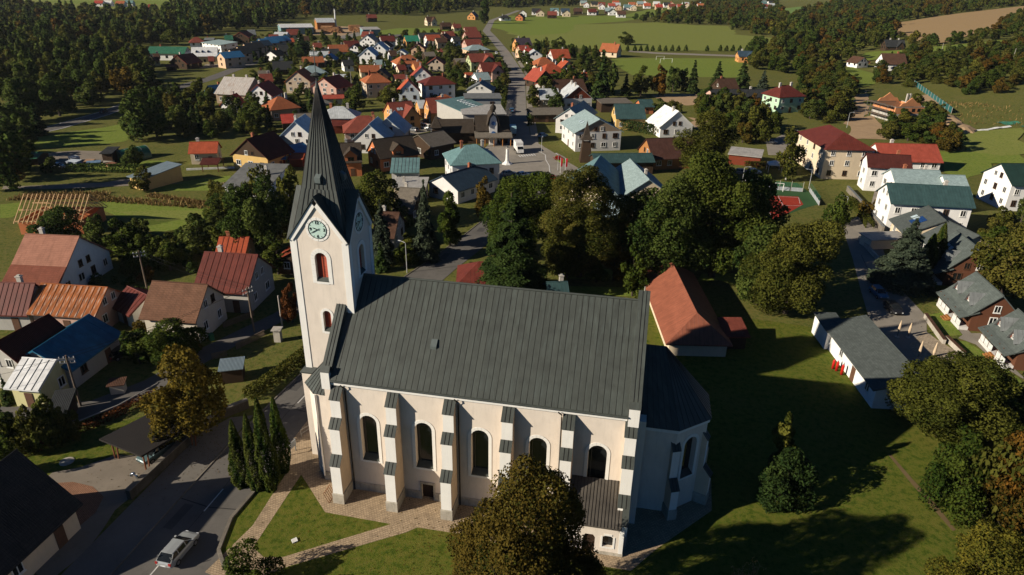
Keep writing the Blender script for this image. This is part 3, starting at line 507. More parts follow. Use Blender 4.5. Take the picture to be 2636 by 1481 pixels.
["g",-30.25,1060.24,0.175,11,9,7.5,4,"brickred","white","first brick red roofed house from the left in the distant village at the top edge",{"chim":0,"grp":"houses of the distant village at the top edge","tiny":1}],
["g",-23.6,1085.21,0.175,11,9,7.5,4,"silver","cream","first pale metal roofed house from the left in the distant village at the top edge",{"chim":0,"grp":"houses of the distant village at the top edge","tiny":1}],
["g",-18.05,1017.47,1.658,11,9,7.5,4,"redbrown","peach","second red brown roofed house from the left in the distant village at the top edge",{"chim":0,"grp":"houses of the distant village at the top edge","tiny":1}],
["g",-5.9,1027.94,0.175,11,9,7.5,4,"tealroof","white","first teal roofed house from the left in the distant village at the top edge",{"chim":0,"grp":"houses of the distant village at the top edge","tiny":1}],
["g",-2.06,1120.56,0.175,11,9,7.5,4,"orange","white","first orange roofed house from the left in the distant village at the top edge",{"chim":0,"grp":"houses of the distant village at the top edge","tiny":1}],
["g",3.15,1019.08,1.658,11,9,7.5,4,"silver","cream","second pale metal roofed house from the left in the distant village at the top edge",{"chim":0,"grp":"houses of the distant village at the top edge","tiny":1}],
["g",9.92,1164.96,0.175,11,9,7.5,4,"tealgrey","peach","second grey teal roofed house from the left in the distant village at the top edge",{"chim":0,"grp":"houses of the distant village at the top edge","tiny":1}],
["g",21.57,1092.44,0.175,11,9,7.5,4,"redorange","white","third orange red roofed house from the left in the distant village at the top edge",{"chim":0,"grp":"houses of the distant village at the top edge","tiny":1}],
["g",21.81,1135.15,1.658,11,9,7.5,4,"orange","white","third orange roofed house from the left in the distant village at the top edge",{"chim":0,"grp":"houses of the distant village at the top edge","tiny":1}],
["g",35.97,1172.44,0.175,11,9,7.5,4,"white","cream","only white roofed house of the distant village at the top edge",{"chim":0,"grp":"houses of the distant village at the top edge","tiny":1}],
["g",39.24,1062.94,0.175,11,9,7.5,4,"red","peach","second red roofed house from the left in the distant village at the top edge",{"chim":0,"grp":"houses of the distant village at the top edge","tiny":1}],
["g",39.92,1112.03,1.658,11,9,7.5,4,"redorange","white","fourth orange red roofed house from the left in the distant village at the top edge",{"chim":0,"grp":"houses of the distant village at the top edge","tiny":1}],
["g",51.95,1146.0,0.175,11,9,7.5,4,"charcoal","white","second black roofed house from the left in the distant village at the top edge",{"chim":0,"grp":"houses of the distant village at the top edge","tiny":1}],
["g",58.47,1090.57,0.175,11,9,7.5,4,"redbrown","cream","third red brown roofed house from the left in the distant village at the top edge",{"chim":0,"grp":"houses of the distant village at the top edge","tiny":1}],
["g",60.03,1177.61,1.658,11,9,7.5,4,"red","peach","third red roofed house from the left in the distant village at the top edge",{"chim":0,"grp":"houses of the distant village at the top edge","tiny":1}],
["g",71.19,1090.28,0.175,11,9,7.5,4,"brickred","white","second brick red roofed house from the left in the distant village at the top edge",{"chim":0,"grp":"houses of the distant village at the top edge","tiny":1}],
["g",82.12,1174.24,0.175,11,9,7.5,4,"silver","white","third pale metal roofed house from the left in the distant village at the top edge",{"chim":0,"grp":"houses of the distant village at the top edge","tiny":1}],
["g",83.38,1147.64,1.658,11,9,7.5,4,"redbrown","cream","fourth red brown roofed house from the left in the distant village at the top edge",{"chim":0,"grp":"houses of the distant village at the top edge","tiny":1}],
["g",100.16,1214.04,0.175,11,9,7.5,4,"tealroof","peach","second teal roofed house from the left in the distant village at the top edge",{"chim":0,"grp":"houses of the distant village at the top edge","tiny":1}],
["g",103.65,1134.92,0.175,11,9,7.5,4,"orange","white","fourth orange roofed house from the left in the distant village at the top edge",{"chim":0,"grp":"houses of the distant village at the top edge","tiny":1}],
["g",107.29,1189.38,1.658,11,9,7.5,4,"silver","white","fourth pale metal roofed house from the left in the distant village at the top edge",{"chim":0,"grp":"houses of the distant village at the top edge","tiny":1}],
["g",-79.73,1139.45,0.175,11,9,7.5,4,"tealgrey","cream","first grey teal roofed house from the left in the distant village at the top edge",{"chim":0,"grp":"houses of the distant village at the top edge","tiny":1}],
["g",-29.71,1167.78,0.175,11,9,7.5,4,"redorange","peach","second orange red roofed house from the left in the distant village at the top edge",{"chim":0,"grp":"houses of the distant village at the top edge","tiny":1}],
["g",15.81,1216.42,1.658,11,9,7.5,4,"orange","white","second orange roofed house from the left in the distant village at the top edge",{"chim":0,"grp":"houses of the distant village at the top edge","tiny":1}],
["g",-120.68,804.06,1.745,11,10,7.5,3.8,"brown","white","first brown roofed house from the left in the hamlet across the field",{"chim":0,"grp":"houses of the hamlet across the field","tiny":1}],
["g",-111.31,848.0,0.209,11,10,7.5,3.8,"charcoal","white","first black roofed house from the left in the hamlet across the field",{"chim":0,"grp":"houses of the hamlet across the field","tiny":1}],
["g",-102.33,821.87,1.745,11,10,7.5,3.8,"oxblood","cream","first dark red roofed house from the left in the hamlet across the field",{"chim":0,"grp":"houses of the hamlet across the field","tiny":1}],
["g",-83.8,790.65,0.209,11,10,7.5,3.8,"redbrown","darkwood","only red brown roofed house of the hamlet across the field",{"chim":0,"grp":"houses of the hamlet across the field","tiny":1}],
["g",-87.79,848.92,1.745,11,10,7.5,3.8,"charcoal","white","second black roofed house from the left in the hamlet across the field",{"chim":0,"grp":"houses of the hamlet across the field","tiny":1}],
["g",-77.56,866.8,0.209,11,10,7.5,3.8,"navy","white","first dark blue roofed house from the left in the hamlet across the field",{"chim":0,"grp":"houses of the hamlet across the field","tiny":1}],
["g",-71.79,830.39,1.745,11,10,7.5,3.8,"charcoal","cream","third black roofed house from the left in the hamlet across the field",{"chim":0,"grp":"houses of the hamlet across the field","tiny":1}],
["g",-63.15,883.72,0.209,11,10,7.5,3.8,"brown","darkwood","second brown roofed house from the left in the hamlet across the field",{"chim":0,"grp":"houses of the hamlet across the field","tiny":1}],
["g",-63.85,900.23,1.745,11,10,7.5,3.8,"navy","white","second dark blue roofed house from the left in the hamlet across the field",{"chim":0,"grp":"houses of the hamlet across the field","tiny":1}],
["g",-45.0,879.06,0.209,11,10,7.5,3.8,"oxblood","white","second dark red roofed house from the left in the hamlet across the field",{"chim":0,"grp":"houses of the hamlet across the field","tiny":1}],
["g",-42.27,888.36,1.745,11,10,7.5,3.8,"charcoal","cream","fourth black roofed house from the left in the hamlet across the field",{"chim":0,"grp":"houses of the hamlet across the field","tiny":1}],
["g",-25.67,913.92,0.209,11,10,7.5,3.8,"tealgrey","darkwood","only grey teal roofed house of the hamlet across the field",{"chim":0,"grp":"houses of the hamlet across the field","tiny":1}],
["g",-19.87,886.22,1.745,11,10,7.5,3.8,"charcoal","white","fifth black roofed house from the left in the hamlet across the field",{"chim":0,"grp":"houses of the hamlet across the field","tiny":1}],
["g",-7.01,844.22,0.209,11,10,7.5,3.8,"brown","white","third brown roofed house from the left in the hamlet across the field",{"chim":0,"grp":"houses of the hamlet across the field","tiny":1}],
["g",-43.76,1040.26,1.745,11,10,7.5,3.8,"tealroof","cream","second teal roofed house from the left in the hamlet across the field",{"chim":0,"grp":"houses of the hamlet across the field","tiny":1}],
["g",-91.29,867.95,0.209,11,10,7.5,3.8,"tealroof","darkwood","first teal roofed house from the left in the hamlet across the field",{"chim":0,"grp":"houses of the hamlet across the field","tiny":1}],
["g",220.01,1301.79,0.262,11,9,7,4,"tealroof","white","second teal roofed house from the left in the skyline strip",{"chim":0,"grp":"houses on the far skyline strip","tiny":1}],
["g",209.55,1180.01,0.262,11,9,7,4,"redbrown","white","only red brown roofed house of the skyline strip",{"chim":0,"grp":"houses on the far skyline strip","tiny":1}],
["g",240.66,1351.74,0.262,11,9,7,4,"charcoal","white","only black roofed house of the skyline strip",{"chim":0,"grp":"houses on the far skyline strip","tiny":1}],
["g",203.12,1219.55,0.262,11,9,7,4,"redorange","white","only orange red roofed house of the skyline strip",{"chim":0,"grp":"houses on the far skyline strip","tiny":1}],
["g",228.6,1360.02,0.262,11,9,7,4,"tealgrey","white","only grey teal roofed house of the skyline strip",{"chim":0,"grp":"houses on the far skyline strip","tiny":1}],
["g",223.49,1232.21,0.262,11,9,7,4,"silver","white","only pale metal roofed house of the skyline strip",{"chim":0,"grp":"houses on the far skyline strip","tiny":1}],
["g",193.19,1347.39,0.262,11,9,7,4,"brickred","white","only brick red roofed house of the skyline strip",{"chim":0,"grp":"houses on the far skyline strip","tiny":1}],
["g",-661.05,772.63,0.262,11,9,7,4,"red","white","only red roofed house of the skyline strip",{"chim":0,"grp":"houses on the far skyline strip","tiny":1}],
["g",-655.1,780.44,0.262,11,9,7,4,"white","white","only white roofed house of the skyline strip",{"chim":0,"grp":"houses on the far skyline strip","tiny":1}],
["g",-633.07,776.02,0.262,11,9,7,4,"orange","white","only orange roofed house of the skyline strip",{"chim":0,"grp":"houses on the far skyline strip","tiny":1}],
["g",-634.83,793.98,0.262,11,9,7,4,"tealroof","white","first teal roofed house from the left in the skyline strip",{"chim":0,"grp":"houses on the far skyline strip","tiny":1}],
]
TREE_GROUPS = ["clipped trees in a row beside the pitch","trees and bushes on the right hillside","trees in the village gardens","trees of the far wood","trees of the left wood","trees of the scrub belt"]
TREE_MARKS = ["long grey roofed building","large brown roofed house","grey roofed wing","small brown roofed house","white gabled house with pale roof","cream house with grey roof","long white house","small green roofed shed","rearmost timber cottage","pale house with orange red roof","orange red seamed roof","white cubic house","long low house with charcoal roof","small dark pyramid roof","red half of the long barn","dark timber shed","low red roof","white house with pale teal roof","brown walled house","tiny white gabled cottage","low dark shed roof","low teal roof","big house with faded salmon roof","long white farmhouse","pale yellow cottage","mint green two storey house","house with broad pale metal roof","grey teal roof extension","weathered barn roof","dark roofed house","little dark gable","cream house with brown tiled roof","white bungalow with black hipped roof","cream house with orange roof","small dark hut","little white house","small bright red roof","small brown roof","white hillside house","steep red roof","low red shed roof","white two storey gable house","pink cottage with rusty seamed roof","large barn","beige gable house with orange roof","low weathered roof","white house with steep red roof"]
TREES = [
["round","autumn",22.4,-15.0,18.2,12.0,4,0,"large bronze autumn tree in front of the church buttresses",-1],
["bush","yellow",60.6,-1.9,7.2,10.8,0,0,"yellow green bush in the lower right corner",-1],
["round","green",43.0,65.1,22.4,17.9,0,1,"tallest maple of the park clump behind the nave",-1],
["con","needle",9.8,48.5,19.1,12.2,4,2,"tall dark spruce directly behind the nave ridge",-1],
["round","dark",34.2,63.1,19.3,16.4,0,1,"left big maple of the park clump behind the nave",-1],
["round","olive",66,22.5,10.2,12.4,0,0,"large olive green tree beside the long grey roofed building",-1],
["tall","olive",19.6,59.8,19.6,14.3,4,2,"brown green tree in front of the community hall",-1],
["col","thuja",-6.3,-1.9,11.4,1.9,1,0,"tallest columnar thuja in the group beside the church path",-1],
["round","olive",53.6,52.5,16.2,13.6,0,1,"huge round bronze green tree right of the red roofed parsonage",-1],
["round","green",8.6,66.9,16.8,14.8,0,1,"round green tree above the tall dark spruce",-1],
["round","autumn",67.9,7.5,11.5,6.6,1,2,"bronze tinged tree at the right edge below the olive tree",-1],
["round","gold",-19.1,4.0,11.6,8.8,1,0,"golden olive autumn tree over the carport",-1],
["round","dark",49.8,70.4,17.7,12.9,1,0,"right maple of the park clump beside the playground",-1],
["col","thuja",-7.6,-2.2,9.6,1.6,1,2,"second from left columnar thuja in the group beside the church path",-1],
["col","thuja",-6.4,1.0,9.5,1.7,1,1,"rearmost columnar thuja in the group beside the church path",-1],
["con","blueneedle",-9.0,60.9,15.3,5.4,1,2,"grey green spruce with hanging cones beside the road",-1],
["round","dark",49.5,55,14,10,1,2,"dark green tree merged into the huge bronze green tree",-1],
["round","dark",-36.3,54.7,15.5,9.7,1,1,"broad dark tree between meadow and tower",-1],
["bush","green",63.2,9.9,7.8,7.6,1,1,"green thicket below the olive tree by the right lawn",-1],
["bush","olive",65.5,8.9,9.4,6.1,2,2,"olive shrub between the olive tree and the bronze tinged tree",-1],
["tall","olive",45.9,10.0,8.7,2.9,2,0,"slim leafy sapling rising out of the dwarf pine",-1],
["col","thuja",-9.4,-2.0,8.4,1.8,1,0,"leftmost and shortest columnar thuja in the group beside the church path",-1],
["bush","green",-1.1,-13.4,3.9,5.6,1,2,"evergreen bush at the bottom edge beside the path",-1],
["birch","olive",46.2,129.1,17.5,15.9,0,0,"tall yellowish birch in front of the chocolate barn",-1],
["round","olive",-36.9,63.9,14.6,6.6,2,2,"olive tree behind the left tower shoulder",-1],
["pinebush","needle",45.9,7.3,6.0,6.4,1,1,"low dark dwarf pine on the lawn right of the apse",-1],
["round","olive",91.2,67.4,13.5,11.7,1,2,"spreading olive tree at the right edge above the cottages",-1],
["round","green",29.5,68.7,13.2,9.9,1,0,"smaller maple on the left flank of the park clump",-1],
["round","green",-31.3,19.4,5.6,7.9,1,2,"dark green tree behind the golden olive tree",-1],
["round","dark",-42.8,56.2,13.2,9.3,1,0,"broad dark tree left of the tower, nearest the meadow",-1],
["round","green",-24.4,75.1,12.1,11.1,1,0,"round green tree right of the tower gables",-1],
["con","blueneedle",-16.4,58.2,12.0,4.9,1,2,"grey green spruce close to the right of the tower",-1],
["con","blueneedle",75.6,68.9,12.2,10.1,0,0,"blue green spruce in front of the grey roofed cottages",-1],
["tall","autumn",25.9,59.5,10.8,6.4,1,1,"thin brown green tree right of the brown green one",-1],
["tall","green",-6.6,68.7,11.2,5.5,1,0,"leafy tree between the grey spruce and the road",-1],
["round","olive",67.7,12.7,5.0,5.8,1,1,[0,2,0],1],
["round","green",73.3,18.9,5.9,6.2,1,1,[0,1,0],1],
["bush","olive",-49.0,73.1,12.0,8.1,2,2,"shrubby olive tree by the white cubic house",-1],
["round","dark",-78.6,51.1,7.9,9.6,1,2,"dark tree in front of the timber roof frame",-1],
["round","green",29.2,53.6,8.8,4.9,2,1,"young green tree left of the red roofed parsonage",-1],
["round","dark",-117.4,80.2,14.6,11.2,2,2,"dark tree mass at the left edge by the allotment",-1],
["round","dark",-123.5,134.1,14.6,14.0,2,1,"big dark tree with round crown in the left meadow",-1],
["round","dark",-51.1,54.3,6.7,7.8,2,1,"dark garden tree above the ox-blood roof",-1],
["birch","olive",67.1,134.2,13.6,6.6,2,2,"slim birch beside the apartment house",-1],
["col","thuja",82.8,75.0,9.9,2.9,1,2,"right taller one of the two thujas by the grey roofs",-1],
["round","green",-37.6,-2.1,6.4,3.6,2,1,"leftmost small tree of the row along the left garden rail",-1],
["round","green",-33.5,-0.2,6.2,3.8,2,0,"third small tree of the row along the left garden rail",-1],
["round","green",-62.9,49.6,7.6,7.6,2,1,"garden fruit tree right of the salmon roof, upper",-1],
["con","needle",10.4,247.2,20.0,9.1,2,0,[1,1,1],-1],
["round","olive",-34.8,-1.8,5.8,3.0,2,0,"second small tree of the row along the left garden rail",-1],
["round","green",17.6,58.5,7.5,5.0,2,0,"small green tree at the lawn edge behind the nave",-1],
["round","dark",75.1,27.4,4.4,5.1,2,1,[0,1,0],1],
["round","yellow",72.0,23.9,4.0,4.8,2,0,[0,1,0],1],
["round","rust",-21.5,32.7,6.5,3.2,2,1,"dark red leaved tree touching the tower base",-1],
["col","thuja",80.6,72.7,8.6,2.9,1,2,"left one of the two tall thujas by the grey roofs",-1],
["round","autumn",-4.2,87.6,8.9,5.1,2,1,"small brown round tree at the bend of the road",-1],
["round","green",36.0,64.4,6.9,5.9,2,2,"small tree in front of the park clump",-1],
["round","green",-32.5,49.0,6.0,5.9,2,1,"leafy tree left of the tower belfry",-1],
["tall","dark",-206.0,181.5,18.4,8.0,2,1,[-1,0],4],
["round","green",-51.8,46.4,5.3,5.9,2,2,"garden fruit tree left of the ox-blood roof",-1],
["round","green",100.9,85.3,5.9,7.1,2,1,[0,1,2],1],
["round","dark",-178.2,149.0,14.3,12.6,2,2,[-1,0],4],
["round","olive",-12.5,62.1,4.6,5.5,2,1,[0,2,3],2],
["round","dark",-19.0,75.0,4.8,6.0,2,2,[0,1,3],2],
["round","green",-33.9,-5.7,4.7,2.7,2,2,"lowest small tree of the row along the left garden rail",-1],
["round","green",-47.1,55.2,6.3,5.7,2,1,"garden tree above the ox-blood roof",-1],
["round","green",-57.2,48.9,5.4,5.7,2,2,"garden fruit tree in the middle of the left gardens",-1],
["round","dark",-69.2,50.1,7.4,6.1,2,0,"dark tree right of the timber roof frame",-1],
["bush","olive",70.0,16.2,1.5,3.8,2,1,[0,2,0],1],
["round","olive",65.1,179.0,11.6,9.8,2,2,[1,1,4],-1],
["bush","green",73.0,101.7,6.4,6.8,2,0,"ornamental bushes by the stone wall of the playground",-1],
["round","dark",-159.8,122.4,11.2,10.6,2,1,[-1,0],4],
["round","green",-11.9,57.0,4.0,4.9,2,2,[0,2,3],2],
["tall","green",-35.9,17.3,5.1,3.8,2,2,"slim garden tree in front of the cobalt roof",-1],
["round","dark",-174.6,159.3,12.3,11.5,2,2,[-1,0],4],
["round","green",99.0,91.0,5.2,6.4,2,0,[0,1,5],1],
["round","dark",-121.4,138.7,11.6,8.6,2,2,"darker tree pressed against the big round tree",-1],
["round","olive",105.4,102.8,5.7,6.6,2,1,[0,1,6],1],
["round","autumn",-123.8,87.1,8.6,7.7,2,2,[0,2,7],2],
["round","autumn",-173.1,191.6,12.8,11.5,2,2,[-1,0],4],
["round","olive",-32.1,0.9,4.1,2.7,2,2,"fourth small tree of the row along the left garden rail",-1],
["round","green",22.9,57.9,4.5,4.2,2,0,"bushy young tree on the lawn behind the nave",-1],
["round","dark",-188.1,161.0,12.7,10.8,2,2,[-1,0],4],
["tall","olive",50.1,69.5,4.6,4.6,2,2,"young slim tree on the lawn behind the parsonage",-1],
["tall","dark",95.6,76.4,6.7,3.9,2,0,[0,1,8],1],
["round","olive",101.8,95.7,5.2,6.0,2,2,[0,1,5],1],
["round","dark",-131.7,94.6,8.1,7.7,2,2,[0,0,7],2],
["round","olive",-70.2,211.3,8.3,9.9,2,1,[0,0,9],-1],
["round","dark",14.4,256.9,13.5,5.9,3,1,[0,1,1],-1],
["round","dark",-56.6,62.1,5.3,5.1,2,0,[3,0,10],2],
["tall","dark",-237.6,267.1,18.0,7.5,2,0,[-1,0],4],
["round","dark",-172.1,140.3,10.2,9.7,2,1,[-1,0],4],
["round","green",-45.5,70.7,4.8,5.1,2,2,[0,2,11],2],
["round","green",-219.6,181.0,13.7,11.6,2,1,[-1,0],4],
["tall","dark",-262.5,253.3,17.7,8.0,2,0,[-1,0],4],
["round","autumn",34.8,262.8,13.2,9.0,2,1,[0,0,12],-1],
["round","green",-205.5,240.2,13.7,12.5,2,0,[-1,0],4],
["round","olive",-199.5,220.3,14.2,11.9,2,1,[-1,0],4],
["con","needle",49.9,279.3,13.9,6.3,2,0,[1,0,13],-1],
["round","dark",-150.3,114.5,8.3,8.2,2,0,[-1,0],4],
["round","green",26.9,260.5,12.9,9.5,2,1,[0,1,1],-1],
["birch","olive",38.9,190.3,10.1,5.2,2,1,"thin birch in front of the white gabled house",-1],
["round","dark",-48.5,66.1,4.7,4.8,2,1,[0,3,10],2],
["tall","dark",-263.3,237.8,16.6,7.1,2,0,[-1,0],4],
["round","green",-58.8,71.6,4.7,5.1,2,0,[2,0,11],2],
["round","dark",-119.1,147.3,8.5,8.1,2,2,[2,0,14],2],
["round","dark",-188.3,186.6,12.0,10.4,2,2,[-1,0],4],
["round","olive",-224.7,188.9,13.0,11.3,2,0,[-1,0],4],
["tall","dark",-198.6,170.8,12.7,5.9,2,1,[-1,0],4],
["round","olive",-65.4,83.1,5.1,5.4,2,2,[2,0,11],2],
["round","dark",-246.8,207.6,13.8,11.9,2,2,[-1,0],4],
["round","olive",-113.0,140.6,7.5,7.6,2,1,[0,1,15],2],
["con","needle",73.6,296.1,13.6,7.8,2,2,[0,1,13],-1],
["round","green",-266.2,268.1,14.4,13.2,2,1,[-1,0],4],
["round","green",-220.2,264.4,13.3,12.2,2,2,[-1,0],4],
["round","dark",-177.8,178.9,10.3,9.4,2,0,[-1,0],4],
["round","green",-78.3,194.9,9.5,8.2,2,0,[0,1,16],-1],
["tall","dark",-145.8,116.4,9.2,4.1,2,1,[0,3,7],2],
["round","olive",-58.1,244.7,5.9,9.4,2,0,[0,0,17],-1],
["round","dark",-98.5,159.2,8.5,7.5,2,0,[1,0,14],2],
["round","dark",-256.0,277.4,14.3,13.0,2,0,[-1,0],4],
["round","green",-97.8,151.1,7.5,7.2,2,2,[1,0,14],2],
["round","dark",-112.4,168.1,8.5,7.8,2,2,[2,0,18],2],
["round","green",-133.5,100.5,7.5,6.7,2,0,[1,0,7],2],
["round","dark",68.0,182.5,7.2,7.1,2,0,[2,1,4],2],
["bush","green",-56.4,43.6,3.8,4.0,2,1,"low shrub in the left gardens",-1],
["round","olive",-182.5,212.2,11.0,10.0,2,1,[-1,0],4],
["round","dark",-272.9,256.0,14.1,12.7,2,2,[-1,0],4],
["round","green",59.3,187.9,7.3,7.2,2,1,[1,1,4],2],
["round","olive",-87.5,87.5,5.8,5.5,2,0,"small roadside tree on the gravel track",-1],
["round","dark",-104.2,105.9,5.4,6.2,2,2,"dark tree beside the green tunnel",-1],
["tall","dark",-193.2,153.1,11.1,5.4,2,0,[-1,0],4],
["round","olive",-121.3,165.6,8.1,7.8,2,1,[1,0,19],2],
["con","needle",-157.7,132.0,9.6,5.6,2,1,"lone spruce beside the left country road",-1],
["round","green",108.3,98.2,4.1,5.1,2,1,[0,1,6],1],
["round","olive",-227.6,230.1,12.2,11.0,2,0,[-1,0],4],
["round","green",-293.3,256.2,14.9,12.9,2,1,[-1,0],4],
["round","olive",-59.7,76.8,4.6,4.6,2,1,[1,0,11],2],
["round","green",-38.3,3.2,2.7,2.8,2,1,[0,2,20],2],
["round","green",-230.6,202.3,11.8,10.4,2,2,[-1,0],4],
["bush","olive",104.6,91.2,2.0,4.8,2,1,[0,1,2],1],
["con","needle",-311.9,283.2,17.0,7.4,2,2,[-1,0],4],
["round","olive",-251.5,260.3,13.1,12.0,2,2,[-1,0],4],
["round","olive",-282.0,265.0,14.0,12.7,2,2,[-1,0],4],
["con","needle",61.9,292.6,12.4,7.7,2,2,[2,0,13],-1],
["tall","dark",55.7,210.3,9.3,4.7,2,0,[0,1,21],2],
["round","olive",70.2,204.0,7.2,7.3,2,2,[3,1,4],2],
["round","green",-106.5,151.1,6.9,6.9,2,2,[2,0,14],2],
["round","green",-67.4,56.5,4.1,4.2,2,1,[0,1,22],2],
["round","dark",-244.6,219.4,12.2,10.7,2,1,[-1,0],4],
["round","autumn",123.1,181.3,7.0,7.1,2,2,[1,1,23],1],
["round","green",-140.5,107.7,6.3,6.5,2,2,[3,0,7],2],
["round","dark",-51.6,69.4,3.9,4.2,2,2,[2,2,11],2],
["con","needle",-20.7,122.0,6.4,3.2,2,0,"dark spruce against the white teal roofed villa",-1],
["round","green",-128.1,142.1,7.2,7.0,2,1,[0,1,15],2],
["con","needle",-45.2,5.7,3.6,1.7,2,1,[0,0,24],2],
["round","dark",67.0,216.0,7.8,7.5,2,1,[0,0,25],2],
["round","green",52.1,219.6,7.5,7.6,2,2,[1,1,21],2],
["round","green",55.9,224.4,7.7,7.7,2,1,[2,1,21],2],
["round","autumn",60.9,177.6,6.7,6.5,2,2,[0,1,4],2],
["round","dark",-5.4,217.3,8.6,7.5,2,1,[0,2,26],2],
["round","green",-112.7,181.9,7.5,7.6,2,0,[0,1,19],2],
["round","green",-257.8,227.5,12.2,11.0,2,1,[-1,0],4],
["round","green",-191.6,212.8,9.8,9.4,2,2,[-1,0],4],
["round","green",-108.2,174.6,7.6,7.3,2,1,[0,0,18],2],
["round","dark",91.0,226.7,7.4,7.8,2,0,[1,1,25],1],
["round","autumn",125.3,195.3,6.5,7.3,2,1,[2,1,23],1],
["round","autumn",-135.0,166.4,8.3,7.5,2,2,[0,0,19],2],
["bush","olive",109.0,106.7,2.1,5.0,3,2,[0,1,27],1],
["tall","dark",-329.0,325.8,17.6,7.7,2,2,[-1,0],4],
["round","olive",-84.2,364.4,8.0,11.6,2,0,[0,1,28],-1],
["round","green",72.3,194.5,7.0,6.8,2,0,[4,1,4],2],
["tall","dark",113.7,111.6,6.3,3.8,2,2,[0,1,27],1],
["tall","dark",41.1,276.8,11.1,5.8,2,2,[2,0,13],-1],
["round","dark",-234.7,213.1,11.4,9.9,2,1,[-1,0],4],
["con","needle",-125.8,149.6,8.5,4.1,2,1,[2,0,19],2],
["bush","autumn",80.2,107.6,3.8,4.6,3,1,"brownish ornamental bush by the stone wall",-1],
["round","dark",-67.6,60.1,3.8,4.1,2,2,[0,1,22],2],
["round","dark",-242.8,250.6,12.5,10.7,2,1,[-1,0],4],
["round","dark",-55.7,65.7,3.4,4.0,2,2,[4,0,10],2],
["round","green",-13.3,244.8,8.5,7.9,2,2,[0,0,1],2],
["bush","olive",-59.0,44.6,1.8,3.6,3,1,[2,1,22],2],
["round","green",58.8,195.7,6.6,6.6,2,2,[2,1,4],2],
["round","olive",-193.8,202.9,9.0,8.9,2,1,[-1,0],4],
["round","green",-292.4,281.2,14.0,11.9,2,0,[-1,0],4],
["round","dark",-278.7,276.8,13.9,11.6,2,2,[-1,0],4],
["round","green",-207.6,204.0,9.3,9.0,2,0,[-1,0],4],
["round","green",-249.0,238.5,11.3,10.3,2,2,[-1,0],4],
["round","olive",-284.0,288.4,13.4,11.8,2,0,[-1,0],4],
["round","dark",-240.5,241.7,11.4,10.2,2,1,[-1,0],4],
["round","green",-200.7,194.4,9.0,8.6,2,1,[-1,0],4],
["round","dark",-268.4,246.1,12.3,10.7,2,2,[-1,0],4],
["round","dark",35.0,221.7,5.7,7.0,2,1,[0,1,21],-1],
["con","needle",-179.7,355.7,14.2,11.6,2,1,[0,1,29],-1],
["round","green",-281.1,311.3,13.2,12.0,2,2,[-1,0],4],
["round","dark",-150.2,180.1,8.3,7.4,2,2,[3,0,19],2],
["con","needle",-94.7,270.1,10.8,3.3,3,1,[0,1,30],-1],
["round","olive",110.2,196.7,6.1,6.6,2,0,[0,3,23],1],
["round","olive",106.6,430.2,12.8,12.2,2,1,[-1,2],5],
["round","olive",99.8,224.8,7.2,7.2,2,0,[2,1,25],1],
["round","green",138.7,415.0,12.5,12.0,2,1,[-1,2],5],
["round","dark",-279.1,296.9,12.8,11.6,2,1,[-1,0],4],
["round","green",115.6,194.5,6.1,6.6,2,2,[1,3,23],1],
["round","dark",-266.1,278.9,13.0,11.0,2,1,[-1,0],4],
["round","green",96.6,440.5,12.9,12.3,2,1,[-1,2],5],
["round","dark",-55.0,75.5,3.6,3.9,2,1,[1,2,11],2],
["round","olive",-329.9,342.7,14.7,13.2,2,0,[-1,0],4],
["round","green",-104.2,141.7,5.5,5.9,2,0,[3,0,14],2],
["con","needle",-340.9,356.7,17.0,7.0,3,2,[-1,0],4],
["round","dark",-289.1,297.9,14.2,11.6,2,2,[-1,0],4],
["round","olive",10.9,271.5,8.5,8.0,2,2,[2,1,1],2],
["round","dark",-253.3,249.5,11.5,10.1,2,0,[-1,0],4],
["round","green",99.4,375.4,11.1,10.6,2,1,[-1,2],5],
["round","green",-282.5,254.6,12.6,10.6,2,2,[-1,0],4],
["round","green",-212.3,251.2,10.0,9.4,2,0,[-1,0],4],
["round","olive",58.0,231.1,7.1,7.0,2,2,[0,0,12],2],
["round","dark",-54.6,50.9,3.3,3.4,2,1,[2,0,10],2],
["round","green",115.9,213.8,6.2,6.8,2,0,[1,1,25],1],
["round","olive",-71.8,58.8,3.7,3.8,2,1,[0,1,22],2],
["con","needle",-36.1,21.2,3.2,1.7,2,0,[0,2,31],2],
["round","dark",-131.5,180.9,7.2,6.8,2,2,[1,0,19],2],
["round","olive",-318.7,304.8,13.6,11.9,2,1,[-1,0],4],
["round","green",-147.2,108.0,5.6,5.8,2,2,[4,0,7],2],
["tall","dark",-136.8,673.9,22.2,11.7,2,2,[0,0,32],-1],
["tall","dark",-369.3,535.0,21.1,8.5,3,0,[-1,1],3],
["round","green",-189.6,226.4,8.8,8.5,2,0,[-1,0],4],
["tall","dark",45.1,281.1,10.0,5.3,2,2,[1,0,13],-1],
["round","green",61.9,210.3,6.3,6.4,2,1,[3,1,4],2],
["round","olive",50.1,227.4,7.1,6.7,2,1,[1,1,21],2],
["round","olive",55.3,218.5,4.8,6.5,2,2,[2,1,21],-1],
["round","dark",-298.5,265.6,12.9,10.8,2,0,[-1,0],4],
["round","green",11.5,495.5,9.1,13.0,2,1,[0,1,33],-1],
["round","dark",-121.0,96.0,4.1,5.1,2,0,[0,2,7],2],
["round","dark",130.6,212.8,6.6,6.8,2,0,[3,1,25],1],
["round","green",-307.9,359.2,13.6,12.5,3,1,[-1,0],4],
["tall","dark",-360.3,407.6,17.6,7.4,3,2,[-1,0],4],
["round","green",-63.4,92.9,3.7,4.1,3,2,[1,0,11],2],
["round","olive",-321.9,547.3,17.5,16.2,3,0,[-1,1],3],
["tall","dark",-351.9,442.0,18.2,8.1,3,2,[-1,0],4],
["round","dark",-147.2,161.4,6.6,6.5,3,1,[4,0,19],2],
